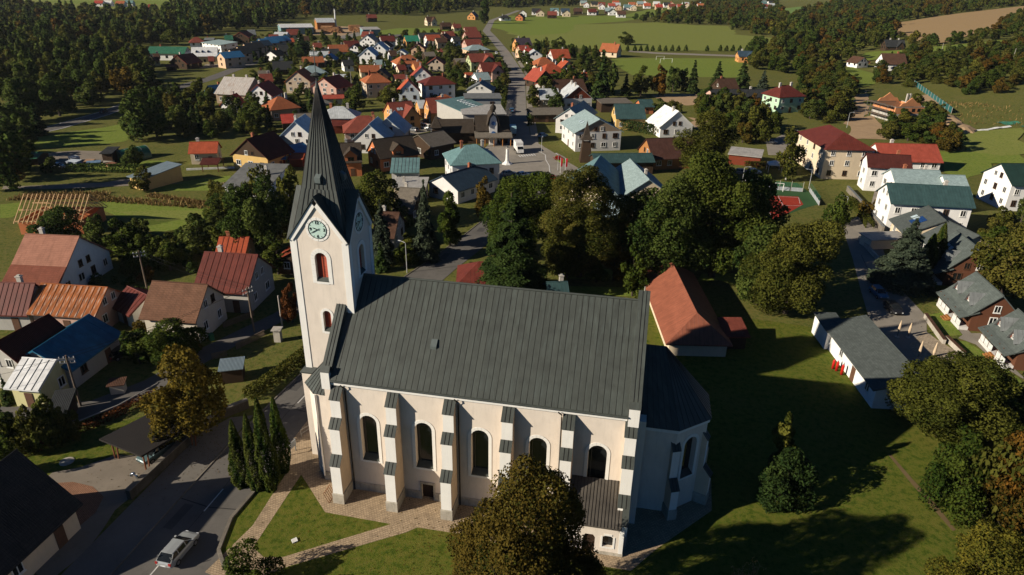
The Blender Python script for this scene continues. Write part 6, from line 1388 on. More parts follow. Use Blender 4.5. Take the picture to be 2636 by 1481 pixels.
def unit(key):
    """shared unit meshes: window frame with a recessed back, pane, plain box"""
    if key in _unit: return _unit[key]
    m = MB()
    if key.startswith('frame'):
        for (a,b,c,d) in ((-.5,-.42,0,1),(.42,.5,0,1),(-.42,.42,0,.08),(-.42,.42,.92,1),(-.03,.03,.08,.92)): m.box(a,b,-.09,.0,c,d)
        m.box(-.58,.58,-.15,-.0,-.06,-.001)
        me = m.mesh('window_frame',FRAME_W if key[-1] == 'w' else FRAME_B)
    elif key == 'pane':
        m.face([(-.47,-.035,.03),(.47,-.035,.03),(.47,-.035,.97),(-.47,-.035,.97)]); me = m.mesh('pane',glass_mat())
    elif key == 'door': m.box(-.5,.5,-.07,0,0,1); me = m.mesh('door',DOOR_M)
    elif key == 'tinywin': m.box(-.5,.5,-.05,0,0,1); me = m.mesh('window',glass_mat())
    _unit[key] = me; return me
def place(name,me,par,loc,rz=0,sc=(1,1,1)):
    o = link(name,me,par); o.location = loc; o.rotation_euler = (0,0,rz); o.scale = sc; return o
def add_window(par,x,y,rz,z,w=1.1,h=1.35,far=False,brown=False):
    if far: return place('window',unit('tinywin'),par,(x,y,z),rz,(w,1,h))
    f = place('window',unit('frame_b' if brown else 'frame_w'),par,(x,y,z),rz,(w,1,h)); o = link('pane',unit('pane'),f); return f
def slab(mb,q,t=.16,mi=0,u0=0):
    """roof slope: q = eave-left, eave-right, ridge-right, ridge-left (seen from outside), thickness t downwards"""
    q = [Vector(p) for p in q]; L = (q[1]-q[0]).length; S = ((q[3]+q[2])/2-(q[0]+q[1])/2).length; o = (q[3]-q[0]).dot((q[1]-q[0]).normalized()); o2 = (q[2]-q[0]).dot((q[1]-q[0]).normalized())
    mb.face(q,mi,[(u0,S),(u0+L,S),(u0+o2,0),(u0+o,0)])
    d = Vector((0,0,t)); lo = [p-d for p in q]; mb.face(lo[::-1],mi)
    for k in range(len(q)):
        a,b = q[k],q[(k+1) % len(q)]; mb.face([a,a-d,b-d,b],mi)
def strips(par,q,pitch,mat,seam=None):
    """individual sheets laid over a rectangular slope, sharing one mesh"""
    q = [Vector(p) for p in q]; L = (q[1]-q[0]).length; n = max(2,round(L/pitch)); w = L/n; e = (q[1]-q[0])/L; up = q[3]-q[0]; S = up.length; up = up/S; nr = e.cross(up).normalized(); mm = MB(); A = Vector((0,0,0))
    P = lambda u,v,h: e*u + up*v + nr*h
    mm.face([P(.015,0,.02),P(w-.015,0,.02),P(w-.015,S,.02),P(.015,S,.02)],0,[(0,S),(w,S),(w,0),(0,0)])
    mm.face([P(.015,0,-.02),P(w-.015,0,-.02),P(w-.015,0,.02),P(.015,0,.02)],0)
    mm.extrude([P(w-.05,0,0),P(w-.05,S,0),P(w-.05,S,.075),P(w-.05,0,.075)],(0,0,0),e*.05,1)
    me = mm.mesh('roof_sheet',[mat,seam or mat])
    for k in range(n): o = link('roof_sheet',me,par); o.location = q[0]+e*(w*k)+nr*.012
def chimney(par,x,y,z0,z1,s=.6,brick=False):
    m = MB(); m.box(x-s/2,x+s/2,y-s*.4,y+s*.4,z0,z1); m.box(x-s/2-.1,x+s/2+.1,y-s*.4-.1,y+s*.4+.1,z1,z1+.12); m.box(x-s*.3,x+s*.3,y-s*.25,y+s*.25,z1+.12,z1+.3)
    c = m.build('chimney',CHIM_B if brick else CHIM_M,par); return c
def house(kind,cx,cy,rz,L,W,Hr,He,roof,wall,label,o):
    z0 = H(cx,cy); rnd = random.Random(int(cx*13+cy*7)); tiny = o.get('tiny'); near = o.get('near')
    root = thing('house' if not o.get('nm') else o['nm'],label,o.get('cat','house'),(cx,cy,z0),rz,o.get('grp'))
    dist = math.hypot(cx-CAM.x,cy-CAM.y); wm,rm = wall_mat(wall),roof_mat(roof); far = dist > 330 or tiny
    ov = .5 if not far else .4; hx,hy = L/2-.35,W/2-.35
    if kind == 'h': hx,hy = L/2-.4,W/2-.4
    op = o.get('open')
    # walls
    m = MB(); gm = wall_mat(o['gab']) if o.get('gab') else wm
    if op:
        for sx in (-1,1):
            for sy in (-1,1):
                p = MB(); p.box(sx*hx-.1,sx*hx+.1,sy*hy-.1,sy*hy+.1,-.5,He); p.build('post',wm,root)
        m = None
    elif kind == 'g':
        k = (Hr-He)/(W/2)
        zt = He + k*(W/2-hy) - .1; m.prism([(-hx,-hy),(hx,-hy),(hx,hy),(-hx,hy)],-1.5,zt,0,False)
        zp = Hr-.12
        m.face([(-hx,hy,zt),(-hx,-hy,zt),(-hx,0,zp)],1); m.face([(hx,-hy,zt),(hx,hy,zt),(hx,0,zp)],1)
    elif kind == 'h': m.prism([(-hx,-hy),(hx,-hy),(hx,hy),(-hx,hy)],-1.5,He-.05,0,True)
    else:
        hx,hy = L/2-.25,W/2-.3; k = (Hr-He)/W; a,b = He+k*.3-.12,Hr-k*.3-.12
        m.prism([(-hx,-hy),(hx,-hy),(hx,hy),(-hx,hy)],-1.5,a,0,False)
        m.face([(hx,-hy,a),(hx,hy,a),(hx,hy,b)]); m.face([(-hx,hy,a),(-hx,-hy,a),(-hx,hy,b)]); m.face([(-hx,hy,a),(-hx,hy,b),(hx,hy,b),(hx,hy,a)][::-1])
    if m: m.build('wall',[wm,gm],root)
    # roof
    r = MB(); slopes = []
    if kind == 'g':
        k = (Hr-He)/(W/2); e = .35; ze = He-k*e+.0; yE = W/2+e; X = L/2
        slopes = [[(-X,-yE,ze),(X,-yE,ze),(X,0,Hr),(-X,0,Hr)],[(X,yE,ze),(-X,yE,ze),(-X,0,Hr),(X,0,Hr)]]
    elif kind == 'h':
        rx = o.get('rx',max(.05,L/2-W/2))
        X,Y = L/2+.2,W/2+.2; ze = He-.1
        slopes = [[(-X,-Y,ze),(X,-Y,ze),(rx,0,Hr),(-rx,0,Hr)],[(X,-Y,ze),(X,Y,ze),(rx,.01,Hr),(rx,-.01,Hr)],[(X,Y,ze),(-X,Y,ze),(-rx,0,Hr),(rx,0,Hr)],[(-X,Y,ze),(-X,-Y,ze),(-rx,-.01,Hr),(-rx,.01,Hr)]]
    else:
        X = L/2+.1; slopes = [[(-X,-W/2-.25,He-(Hr-He)/W*.25),(X,-W/2-.25,He-(Hr-He)/W*.25),(X,W/2+.1,Hr),(-X,W/2+.1,Hr)]]
    for q in slopes: slab(r,q,.18 if not far else .25)
    rf = r.build('roof',rm,root)
    if kind == 'g' and not far:
        t = MB(); t.tube([(-L/2,0,Hr+.02),(L/2,0,Hr+.02)],.1,6); t.build('ridge_cap',rm,rf)
    ci,si = math.cos(rz),math.sin(rz)
    cl = Vector(((CAM.x-cx)*ci+(CAM.y-cy)*si,-(CAM.x-cx)*si+(CAM.y-cy)*ci))     # camera in house space
    if o.get('sheets'):
        seam = MATS.get('church_dark_metal')
        for q in slopes:
            if kind == 'h': continue
            mid = (Vector(q[0])+Vector(q[1]))/2
            nrm = (Vector(q[1])-Vector(q[0])).cross(Vector(q[3])-Vector(q[0])).normalized()
            if nrm.dot(Vector((cl.x,cl.y,CAM.z)) - mid) > 0: strips(rf,q,o['sheets'],rm,roof_mat('oxblood') if roof in ('redorange','oxblood','red') else rm if roof in ('rust','cobalt') else roof_mat('grey'))
    if o.get('spl'):
        q = [Vector(p) for p in slopes[0]]; a,b = q[0].lerp(q[3],.36),q[1].lerp(q[2],.36); s = MB(); up = Vector((0,-.02,.05)); slab(s,[q[0]+up+Vector((0,-.5,-.12)),q[1]+up+Vector((0,-.5,-.12)),b+up,a+up],.06); s.build('lower_roof',roof_mat('saltile'),rf)
    # chimneys
    nc = o.get('chim',0 if kind == 's' or far and rnd.random() < .5 else 1)
    for c in range(nc):
        x = L*(.22 if c == 0 else -.2)*(1 if rnd.random() < .5 or nc > 1 else -1)
        if kind == 's': chimney(rf,x,0,He-.5,Hr+1.0,.6)
        else: chimney(rf,x,.5 if kind == 'g' else 0,Hr-1.2,Hr+.8,.65 if dist < 200 else .8,rnd.random() < .35)
    # windows and door on the walls turned towards the viewer
    if o.get('win',1) and not op:
        sides = [((0,-hy),0,2*hx,'l'),((hx,0),math.pi/2,2*hy,'g'),((0,hy),math.pi,2*hx,'l'),((-hx,0),-math.pi/2,2*hy,'g')]
        door_done = False
        for (c,a,ln,sd) in sides:
            n = Vector((math.sin(a),-math.cos(a)))
            if n.dot(cl-Vector(c)) <= .5: continue
            ex = Vector((math.cos(a),math.sin(a)))
            wz = [1.2] if He < 4.6 else ([1.2,3.9] if He < 7.5 else [1.0,3.7,6.3])
            nw = o.get('wn') if (o.get('wn') and sd == 'l') else max(1,int(ln/(3.2 if not far else 4)))
            if tiny: nw = 2; wz = wz[:1]
            for z in wz:
                if z+1.4 > He+.3 and kind != 's': z = max(.5,He-1.75)
                for q in range(nw):
                    u = (q+.5)/nw*ln-ln/2+rnd.uniform(-.15,.15)
                    if not far and not door_done and z < 2 and (q == nw//2 and nw > 1 or nw == 1) and sd == 'l':
                        pos = Vector(c)+ex*u; place('door',unit('door'),root,(pos.x,pos.y,0),a,(1.05,1,min(2.1,He-.3))); door_done = True; continue
                    pos = Vector(c)+ex*u; w = rnd.choice((1.1,1.3,1.5)) if not near else 1.1
                    add_window(root,pos.x,pos.y,a,z,w,min(1.4,He-z-.35) if He-z-.35 > .5 else .7,far,rnd.random() < .3)
            if sd == 'g' and kind == 'g' and Hr-He > 2.6 and not tiny:
                for u in ((-1.0,1.0) if ln > 6.5 else (0,)):
                    pos = Vector(c)+ex*u; add_window(root,pos.x,pos.y,a,He+.35,.95,1.2,far,rnd.random() < .3)
    # extras
    fs = -1 if cl.y < 0 else 1       # side of the slope turned to the viewer
    k = (Hr-He)/(W/2)
    def zroof(y): return Hr-k*abs(y)
    for q in range(o.get('dorm',0)):
        x = -L*.3+q*L*.22; y = fs*W*.27; zb = zroof(y); d = MB(); w_ = .55; yo = fs*.75
        d.face([(x-w_,y+yo,zb-.3),(x+w_,y+yo,zb-.3),(x,y+yo,zb+.75)][::-fs])
        d.face([(x-w_,y+yo,zb-.3),(x,y+yo,zb+.75),(x,y-fs*1.4,zb+.75)][::fs]); d.face([(x+w_,y+yo,zb-.3),(x,y-fs*1.4,zb+.75),(x,y+yo,zb+.75)][::fs]); d.build('dormer',roof_mat('charcoal'),rf)
    if o.get('dormf'):
        x = -L*.02; yw = fs*(hy+.1); w_ = 1.5; zt = He+1.6; zp = He+2.9; d = MB()
        d.face([(x-w_,yw,He-1.2),(x+w_,yw,He-1.2),(x+w_,yw,zt),(x,yw,zp),(x-w_,yw,zt)][::-fs]); 
        for sx in (-1,1): d.face([(x+sx*w_,yw,He-1.2),(x+sx*w_,yw-fs*3,He-1.2),(x+sx*w_,yw-fs*3,zt),(x+sx*w_,yw,zt)][::sx*-fs])
        dm = d.build('dormer_wall',wm,root); d = MB()
        for sx in (-1,1):
            qd = [(x+sx*(w_+.4),yw+fs*.5,zt-.2),(x+sx*(w_+.4),yw-fs*4.2,zt-.2),(x,yw-fs*4.2,zp+.2),(x,yw+fs*.5,zp+.2)]
            slab(d,qd if sx*fs < 0 else [qd[1],qd[0],qd[3],qd[2]],.15)
        d.build('dormer_roof',rm,rf); add_window(dm,x,yw,0 if fs < 0 else math.pi,He-.2,1.6,1.3,False,True)
    if o.get('cross'):
        x = L*.2; w_ = W*.26; yw = fs*(hy+1.6); zp = He+(Hr-He)*.8; d = MB(); zt = He-.1
        d.face([(x-w_,yw,-1),(x+w_,yw,-1),(x+w_,yw,zt),(x,yw,zp),(x-w_,yw,zt)][::-fs])
        for sx in (-1,1): d.face([(x+sx*w_,yw,-1),(x+sx*w_,0,-1),(x+sx*w_,0,zt),(x+sx*w_,yw,zt)][::sx*-fs])
        d.build('wing_wall',wm,root); d = MB()
        for sx in (-1,1):
            qd = [(x+sx*(w_+.4),yw+fs*.5,zt-.25),(x+sx*(w_+.4),0,zt-.25),(x,0,zp+.15),(x,yw+fs*.5,zp+.15)]
            slab(d,qd if sx*fs < 0 else [qd[1],qd[0],qd[3],qd[2]],.15)
        d.build('wing_roof',rm,rf)
        for z in ((1.2,He-1.2) if He > 4 else (1.2,)): add_window(root,x,yw,0 if fs < 0 else math.pi,z,1.3,1.3,far,True)
    if o.get('skyl'):
        for x in (-L*.18,-L*.05):
            y = fs*W*.25; d = MB(); n_ = Vector((0,fs*k,1)).normalized(); t_ = Vector((0,-fs,k)).normalized(); c = Vector((x,y,zroof(y)))+n_*.03
            A = [c-Vector((.4,0,0))-t_*.6,c+Vector((.4,0,0))-t_*.6,c+Vector((.4,0,0))+t_*.6,c-Vector((.4,0,0))+t_*.6]; d.extrude(A,(0,0,0),n_*.1); d.build('skylight',plain('skylight',(.45,.55,.58),.2),rf)
    if o.get('solar'):
        kk = (Hr-He)/W; lm = plain('roof_light_white',(.62,.68,.68),.35)
        for a in range(2):
            for b in range(6):
                x = .6+a*1.5; y = -W/2+3+b*1.45; zz = He+kk*(y+W/2)+.04; d = MB(); d.extrude([(x,y,zz),(x+1.1,y,zz),(x+1.1,y+.7,zz+kk*.7),(x,y+.7,zz+kk*.7)],(0,0,0),(0,0,.08)); d.build('roof_light',lm,rf)
    if o.get('pv'):
        y = fs*W*.26; d = MB(); n_ = Vector((0,fs*k,1)).normalized(); t_ = Vector((0,-fs,k)).normalized(); c = Vector((L*.08,y,zroof(y)))+n_*.05
        A = [c-Vector((1.3,0,0))-t_*1.3,c+Vector((1.3,0,0))-t_*1.3,c+Vector((1.3,0,0))+t_*1.3,c-Vector((1.3,0,0))+t_*1.3]; d.extrude(A,(0,0,0),n_*.08); d.build('solar_panel',plain('solar_blue',(.015,.05,.16),.15,.6),rf)
    if o.get('cott'):
        wp = plain('cottage_panel',(.66,.68,.66),.5); y = fs*(hy+1.3)
        b = MB(); b.box(-hx,hx,min(fs*hy,y),max(fs*hy,y),-.5,.55); b.build('base',wall_mat('whitegrey'),root)
        n_ = int(2*hx/1.25)
        for q in range(n_):
            x = -hx+.1+q*(2*hx-.2)/n_; w_ = (2*hx-.2)/n_
            if q == n_//2:
                for st in range(3): b = MB(); b.box(x,x+w_,min(y,y+fs*(1-st*.33)),max(y,y+fs*(1-st*.33)),-.3,.18*(st+1)-.0); b.build('step',wall_mat('woodorange'),root)
                continue
            b = MB(); b.box(x+.08,x+w_-.08,min(y,y-fs*.06),max(y,y-fs*.06),.6,1.45); b.build('panel',wp,root)
            b = MB(); b.box(x-.05,x+.05,min(y,y-fs*.1),max(y,y-fs*.1),.55,2.6); b.build('porch_post',wall_mat('cotwood'),root)
        r2 = MB(); z1 = He+.35; qd = [(-L/2,y+fs*.5,He-.75),(L/2,y+fs*.5,He-.75),(L/2,fs*hy*.75,z1),(-L/2,fs*hy*.75,z1)]; slab(r2,qd if fs < 0 else [qd[1],qd[0],qd[3],qd[2]],.15); r2.build('porch_roof',rm,rf)
        for x in (-L*.24,L*.22):
            yd = fs*W*.30; zb = zroof(yd); d = MB(); w_ = .8; yo = fs*1.0
            d.face([(x-w_,yd+yo,zb-.45),(x+w_,yd+yo,zb-.45),(x,yd+yo,zb+1.0)][::-fs]); dd = d.build('dormer',wall_mat('redwood'),rf); d = MB()
            for sx in (-1,1): qd = [(x+sx*(w_+.2),yd+fs*1.3,zb-.6),(x+sx*(w_+.2),yd-fs*1.6,zb-.3),(x,yd-fs*1.8,zb+1.15),(x,yd+fs*1.3,zb+1.15)]; slab(d,qd if sx*fs < 0 else [qd[1],qd[0],qd[3],qd[2]],.1)
            d.build('dormer_roof',roof_mat('grey'),rf); add_window(dd,x,yd+yo+fs*.01,0 if fs < 0 else math.pi,zb-.3,.5,.6)
    return root

# ------------------------------------------------------------------ trees
def leaf_mat(name,c1,c2,c3):
    m,nt,b = _nt(name,.85,.04)
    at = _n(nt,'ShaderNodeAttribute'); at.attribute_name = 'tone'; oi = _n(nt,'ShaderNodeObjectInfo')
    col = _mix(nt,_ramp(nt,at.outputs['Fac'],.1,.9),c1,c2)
    ad = _n(nt,'ShaderNodeMath',operation='MULTIPLY'); nt.links.new(at.outputs['Fac'],ad.inputs[0]); nt.links.new(oi.outputs['Random'],ad.inputs[1])
    col = _mix(nt,_ramp(nt,ad.outputs[0],.15,.75),col,c3)
    nt.links.new(col,b.inputs['Base Color'])
    tr = _n(nt,'ShaderNodeBsdfTranslucent'); nt.links.new(col,tr.inputs['Color']); mx = _n(nt,'ShaderNodeMixShader'); mx.inputs[0].default_value = .22
    nt.links.new(b.outputs[0],mx.inputs[1]); nt.links.new(tr.outputs[0],mx.inputs[2]); nt.links.new(mx.outputs[0],nt.nodes['Material Output'].inputs['Surface'])
    return m
LEAF = {'green': leaf_mat('leaf_green',(0.018,0.038,0.006),(0.070,0.091,0.013),(0.089,0.091,0.017)),
        'dark': leaf_mat('leaf_dark',(0.019,0.038,0.008),(0.067,0.096,0.018),(0.088,0.099,0.022)),
        'olive': leaf_mat('leaf_olive',(0.031,0.041,0.007),(0.104,0.106,0.017),(0.112,0.097,0.020)),
        'autumn': leaf_mat('leaf_autumn',(.020,.030,.006),(.170,.078,.012),(.075,.074,.014)),
        'gold': leaf_mat('leaf_gold',(.038,.040,.007),(.215,.125,.014),(.10,.09,.016)),
        'yellow': leaf_mat('leaf_yellow',(.060,.066,.010),(.205,.160,.02),(.12,.12,.02)),
        'rust': leaf_mat('leaf_rust',(.05,.018,.007),(.12,.040,.012),(.08,.04,.014)),
        'needle': leaf_mat('leaf_needle',(0.013,0.029,0.008),(0.047,0.073,0.017),(0.055,0.072,0.019)),
        'blueneedle': leaf_mat('leaf_blueneedle',(.022,.034,.024),(.07,.09,.055),(.055,.07,.04)),
        'thuja': leaf_mat('leaf_thuja',(.014,.030,.005),(.056,.084,.012),(.065,.075,.015)),
        'dry': leaf_mat('leaf_dry',(.12,.08,.026),(.32,.22,.085),(.24,.16,.065))}
BARK = plain('bark',(.055,.042,.032),.9); BARK_W = plain('birch_bark',(.42,.40,.36),.8,var=.4,scale=6)
def leaf_cloud(P,N,T,size,mat,rg,name='crown',flat=.35,asp=1.0):
    """P positions, N outward normals, T tones: every point becomes one bent leaf-clump quad"""
    n = len(P); a = N + rg.normal(size=(n,3))*flat*1.6; a /= np.linalg.norm(a,axis=1)[:,None]
    ref = np.where(np.abs(a[:,2:3]) < .9,np.array([[0,0,1.]]),np.array([[1.,0,0]])); u = np.cross(a,ref); u /= np.linalg.norm(u,axis=1)[:,None]; w = np.cross(a,u)
    ang = rg.uniform(0,6.28,(n,1)); u,w = u*np.cos(ang)+w*np.sin(ang),w*np.cos(ang)-u*np.sin(ang); s = size*rg.uniform(.6,1.25,(n,1)); b = a*s*.25
    V = np.stack([P-u*s*.5*asp-b,P-w*s*.36+b,P+u*s*.5*asp-b,P+w*s*.36+b],1).reshape(-1,3)
    me = bpy.data.meshes.new(name); me.vertices.add(4*n); me.vertices.foreach_set('co',V.astype(np.float32).ravel()); me.loops.add(4*n); me.loops.foreach_set('vertex_index',np.arange(4*n,dtype=np.int32))
    me.polygons.add(n); me.polygons.foreach_set('loop_start',np.arange(0,4*n,4,dtype=np.int32)); me.materials.append(LEAF[mat])
    at = me.attributes.new('tone','FLOAT','POINT'); at.data.foreach_set('value',np.repeat(T,4).astype(np.float32)); me.update(calc_edges=True); return me
def round_points(n,Ht,Wd,rg,base=.18,lobes=26,loose=.12):
    """uneven crown of many lobes filling an egg from base*Ht to Ht"""
    zc = Ht*(base+1)/2; a,c = Wd/2,Ht*(1-base)/2
    th = rg.uniform(0,6.28,lobes); z = rg.uniform(-1,1,lobes); rr = np.sqrt(1-z*z)*np.where(z > .2,1-.25*z,1); f = rg.uniform(.4,.92 if lobes < 60 else .84,lobes)
    C = np.stack([a*rr*np.cos(th)*f,a*rr*np.sin(th)*f,c*z*f*np.where(z > 0,1,.85)+zc],1); Rr = rg.uniform(.16,.42,lobes)*a; C[:,:2] *= rg.uniform(.82,1.12,2); tn = rg.random(lobes)
    ks = np.repeat(np.arange(lobes),3); dv = rg.normal(size=(3*lobes,3))+np.array([0,0,.3]); dv /= np.linalg.norm(dv,axis=1)[:,None]
    C = np.vstack([C,C[ks]+dv*Rr[ks][:,None]*.9,[[0,0,zc]]]); tn = np.concatenate([tn,np.clip(tn[ks]+rg.normal(0,.2,3*lobes),0,1),[.5]]); Rr = np.concatenate([Rr,Rr[ks]*rg.uniform(.3,.55,3*lobes),[a*.4]]); nl = len(C); PP = []; NN = []; TT = []; got = 0; wt = Rr**2/np.sum(Rr**2)
    while got < n:
        k = rg.choice(nl,n,p=wt); d = rg.normal(size=(n,3))+np.array([0,0,.25]); d /= np.linalg.norm(d,axis=1)[:,None]
        p = C[k]+d*Rr[k][:,None]*rg.uniform(.72,1+loose,(n,1)); D = np.linalg.norm(p[:,None,:]-C[None],axis=2); ok = ~(D < Rr[None]*.66).any(1)
        PP.append(p[ok]); NN.append(d[ok]); TT.append(np.clip(tn[k][ok]*.55+rg.uniform(0,.45,ok.sum()),0,1)); got += ok.sum()
    P = np.vstack(PP)[:n]; s = Wd/2/np.percentile(np.hypot(P[:,0],P[:,1]),97); z0,z1 = np.percentile(P[:,2],1),np.percentile(P[:,2],99.6); k = (Ht-base*Ht)/(z1-z0)
    fit = lambda A: np.stack([A[:,0]*s,A[:,1]*s,(A[:,2]-z0)*k+base*Ht],1)
    return fit(P),np.vstack(NN)[:n],np.concatenate(TT)[:n],[(Vector(q),r_,0) for q,r_ in zip(fit(C),Rr)]
def trunk_mesh(Ht,r,rnd,C=None,mat=None,top=.7):
    m = MB(); p = [(rnd.uniform(-.02,.02)*Ht*k,rnd.uniform(-.02,.02)*Ht*k,Ht*top*k) for k in (0,.3,.6,1)]; p[0] = (0,0,-.4)
    m.tube(p,[r*1.25,r*.9,r*.6,r*.18],7)
    for (c,rr,_) in (C or [])[:9]:
        s = Vector(p[1]).lerp(Vector(p[3]),rnd.uniform(.0,.7)); e = s.lerp(c,.85); mid = s.lerp(e,.5)+Vector((0,0,-.06*Ht*rnd.random())); m.tube([s,mid,e],[r*.38,r*.24,r*.08],5,cap=False)
    return m.mesh('trunk',mat or BARK)
def conifer_points(n,Ht,Wd,rg,tiers=16,droop=.25):
    br = []
    for t in range(tiers):
        f = t/(tiers-1); z = Ht*(.05+.93*f); R_ = Wd/2*(1-f)**.85*rg.uniform(.85,1.1)+.06*Wd*(1-f)+.02
        for b in range(max(5,int(11*(1-f)+4))): br.append((z+rg.uniform(-.02,.02)*Ht,rg.uniform(0,6.28),R_*rg.uniform(.7,1.12),rg.random()))
    B = np.array(br); w = B[:,2]+.1; k = rg.choice(len(B),n,p=w/w.sum()); z,th,R_,tn = B[k].T; s = rg.random(n)**.7; d = np.stack([np.cos(th),np.sin(th),0*th],1); sd = np.stack([-np.sin(th),np.cos(th),0*th],1)
    P = d*(R_*s)[:,None]+sd*(rg.normal(0,.15,n)*R_*s)[:,None]; P[:,2] += z-droop*R_*s*s+rg.normal(0,.008,n)*Ht
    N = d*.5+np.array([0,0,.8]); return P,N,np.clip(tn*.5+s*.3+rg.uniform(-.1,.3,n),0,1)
def column_points(n,Ht,Wd,rg):
    ph = rg.uniform(0,6.28); f = rg.random(n); R_ = Wd/2*np.minimum(1,(1-f)**.7*1.35)*np.minimum(1,.6+f*3); th = rg.uniform(0,6.28,n); lump = 1+.16*np.sin(3*th+ph+f*9)+.1*np.sin(7*th-f*23); rr = R_*lump*rg.uniform(.82,1.04,n)
    return np.stack([np.cos(th)*rr,np.sin(th)*rr,Ht*f],1),np.stack([np.cos(th),np.sin(th),.5+0*th],1),np.clip(.5+.4*np.sin(3*th+ph+f*9)+rg.uniform(-.2,.2,n),0,1)
PROTO = {}; GEO = {}
def proto(shape,lod,leaf,var):
    """(crown mesh, trunk mesh) of a nominal 10 m tree; lod 0 near .. 3 far"""
    key = (shape,lod,leaf,var)
    if key in PROTO: return PROTO[key]
    gk = (shape,lod,var)
    if gk in GEO:
        me = GEO[gk][0].copy(); me.materials.clear(); me.materials.append(LEAF[leaf]); PROTO[key] = (me,GEO[gk][1]); return PROTO[key]
    sd = hash_str(shape)+lod*97+var*13; rnd = random.Random(sd); rg = np.random.default_rng(sd); N = {4: 80000,0: 34000,1: 10000,2: 2400,3: 600}[lod]; S = {4: .13,0: .20,1: .35,2: .66,3: 1.3}[lod]; tr = None
    if shape == 'round':
        p,n,t,C = round_points(N,10,8,rg,.10,(36,27,14,8,64)[lod]); tr = trunk_mesh(10,.26,rnd,C); me = leaf_cloud(p,n,t,S,leaf,rg)
    elif shape == 'tall':
        p,n,t,C = round_points(N,10,5,rg,.06,(36,27,14,8,64)[lod]); tr = trunk_mesh(10,.2,rnd,C); me = leaf_cloud(p,n,t,S*.9,leaf,rg)
    elif shape == 'birch':
        p,n,t,C = round_points(int(N*.8),10,5,rg,.08,20,.5); tr = trunk_mesh(10,.14,rnd,C,BARK_W,.85); me = leaf_cloud(p,n,t,S*.8,leaf,rg,flat=.9)
    elif shape == 'con':
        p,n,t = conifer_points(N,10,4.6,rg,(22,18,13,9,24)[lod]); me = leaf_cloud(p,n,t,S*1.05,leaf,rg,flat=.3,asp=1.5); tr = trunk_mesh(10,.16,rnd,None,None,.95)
    elif shape == 'col':
        p,n,t = column_points(int(N*.7),10,2.6,rg); me = leaf_cloud(p,n,t,S*.75,leaf,rg,flat=.5); tr = trunk_mesh(10,.12,rnd,None,None,.6)
    elif shape == 'bush':
        p,n,t,C = round_points(int(N*.7),10,13,rg,-.25,13); k = p[:,2] > -.3; tr = trunk_mesh(10,.2,rnd,C,None,.5); me = leaf_cloud(p[k],n[k],t[k],S*1.35,leaf,rg)
    elif shape == 'pinebush':
        p,n,t,C = round_points(int(N*.8),10,11,rg,-.2,20); k = p[:,2] > -.3; tr = trunk_mesh(10,.2,rnd,C,None,.5); me = leaf_cloud(p[k],n[k]*.4+np.array([0,0,1]),t[k],S*1.1,leaf,rg,flat=.6,asp=1.7)
    GEO[gk] = PROTO[key] = (me,tr); return PROTO[key]
def hash_str(s): return sum(ord(c)*(i*31+7) for i,c in enumerate(s))
NOMW = {'round': 8,'tall': 5,'birch': 5,'con': 4.6,'col': 2.6,'bush': 13,'pinebush': 11}
TNAME = {'round': 'tree','tall': 'tree','birch': 'birch_tree','con': 'conifer_tree','col': 'columnar_thuja','bush': 'bush','pinebush': 'dwarf_pine'}
def tree(shape,leaf,x,y,h,w,lod,var,label,group=None):
    me,tr = proto(shape,lod,leaf,var); rnd = random.Random(int(x*31+y*17)); z = H(x,y)
    cat = {'con': 'conifer','birch': 'birch','col': 'thuja','bush': 'bush','pinebush': 'dwarf pine'}.get(shape,'tree')
    t = thing(TNAME[shape],label,cat,(x,y,z-.05),rnd.uniform(0,6.28),group); s = w/NOMW[shape]; t.scale = (s,s,h/10)
    link('crown',me,t)
    if tr and lod != 3: link('trunk',tr,t)
    return t
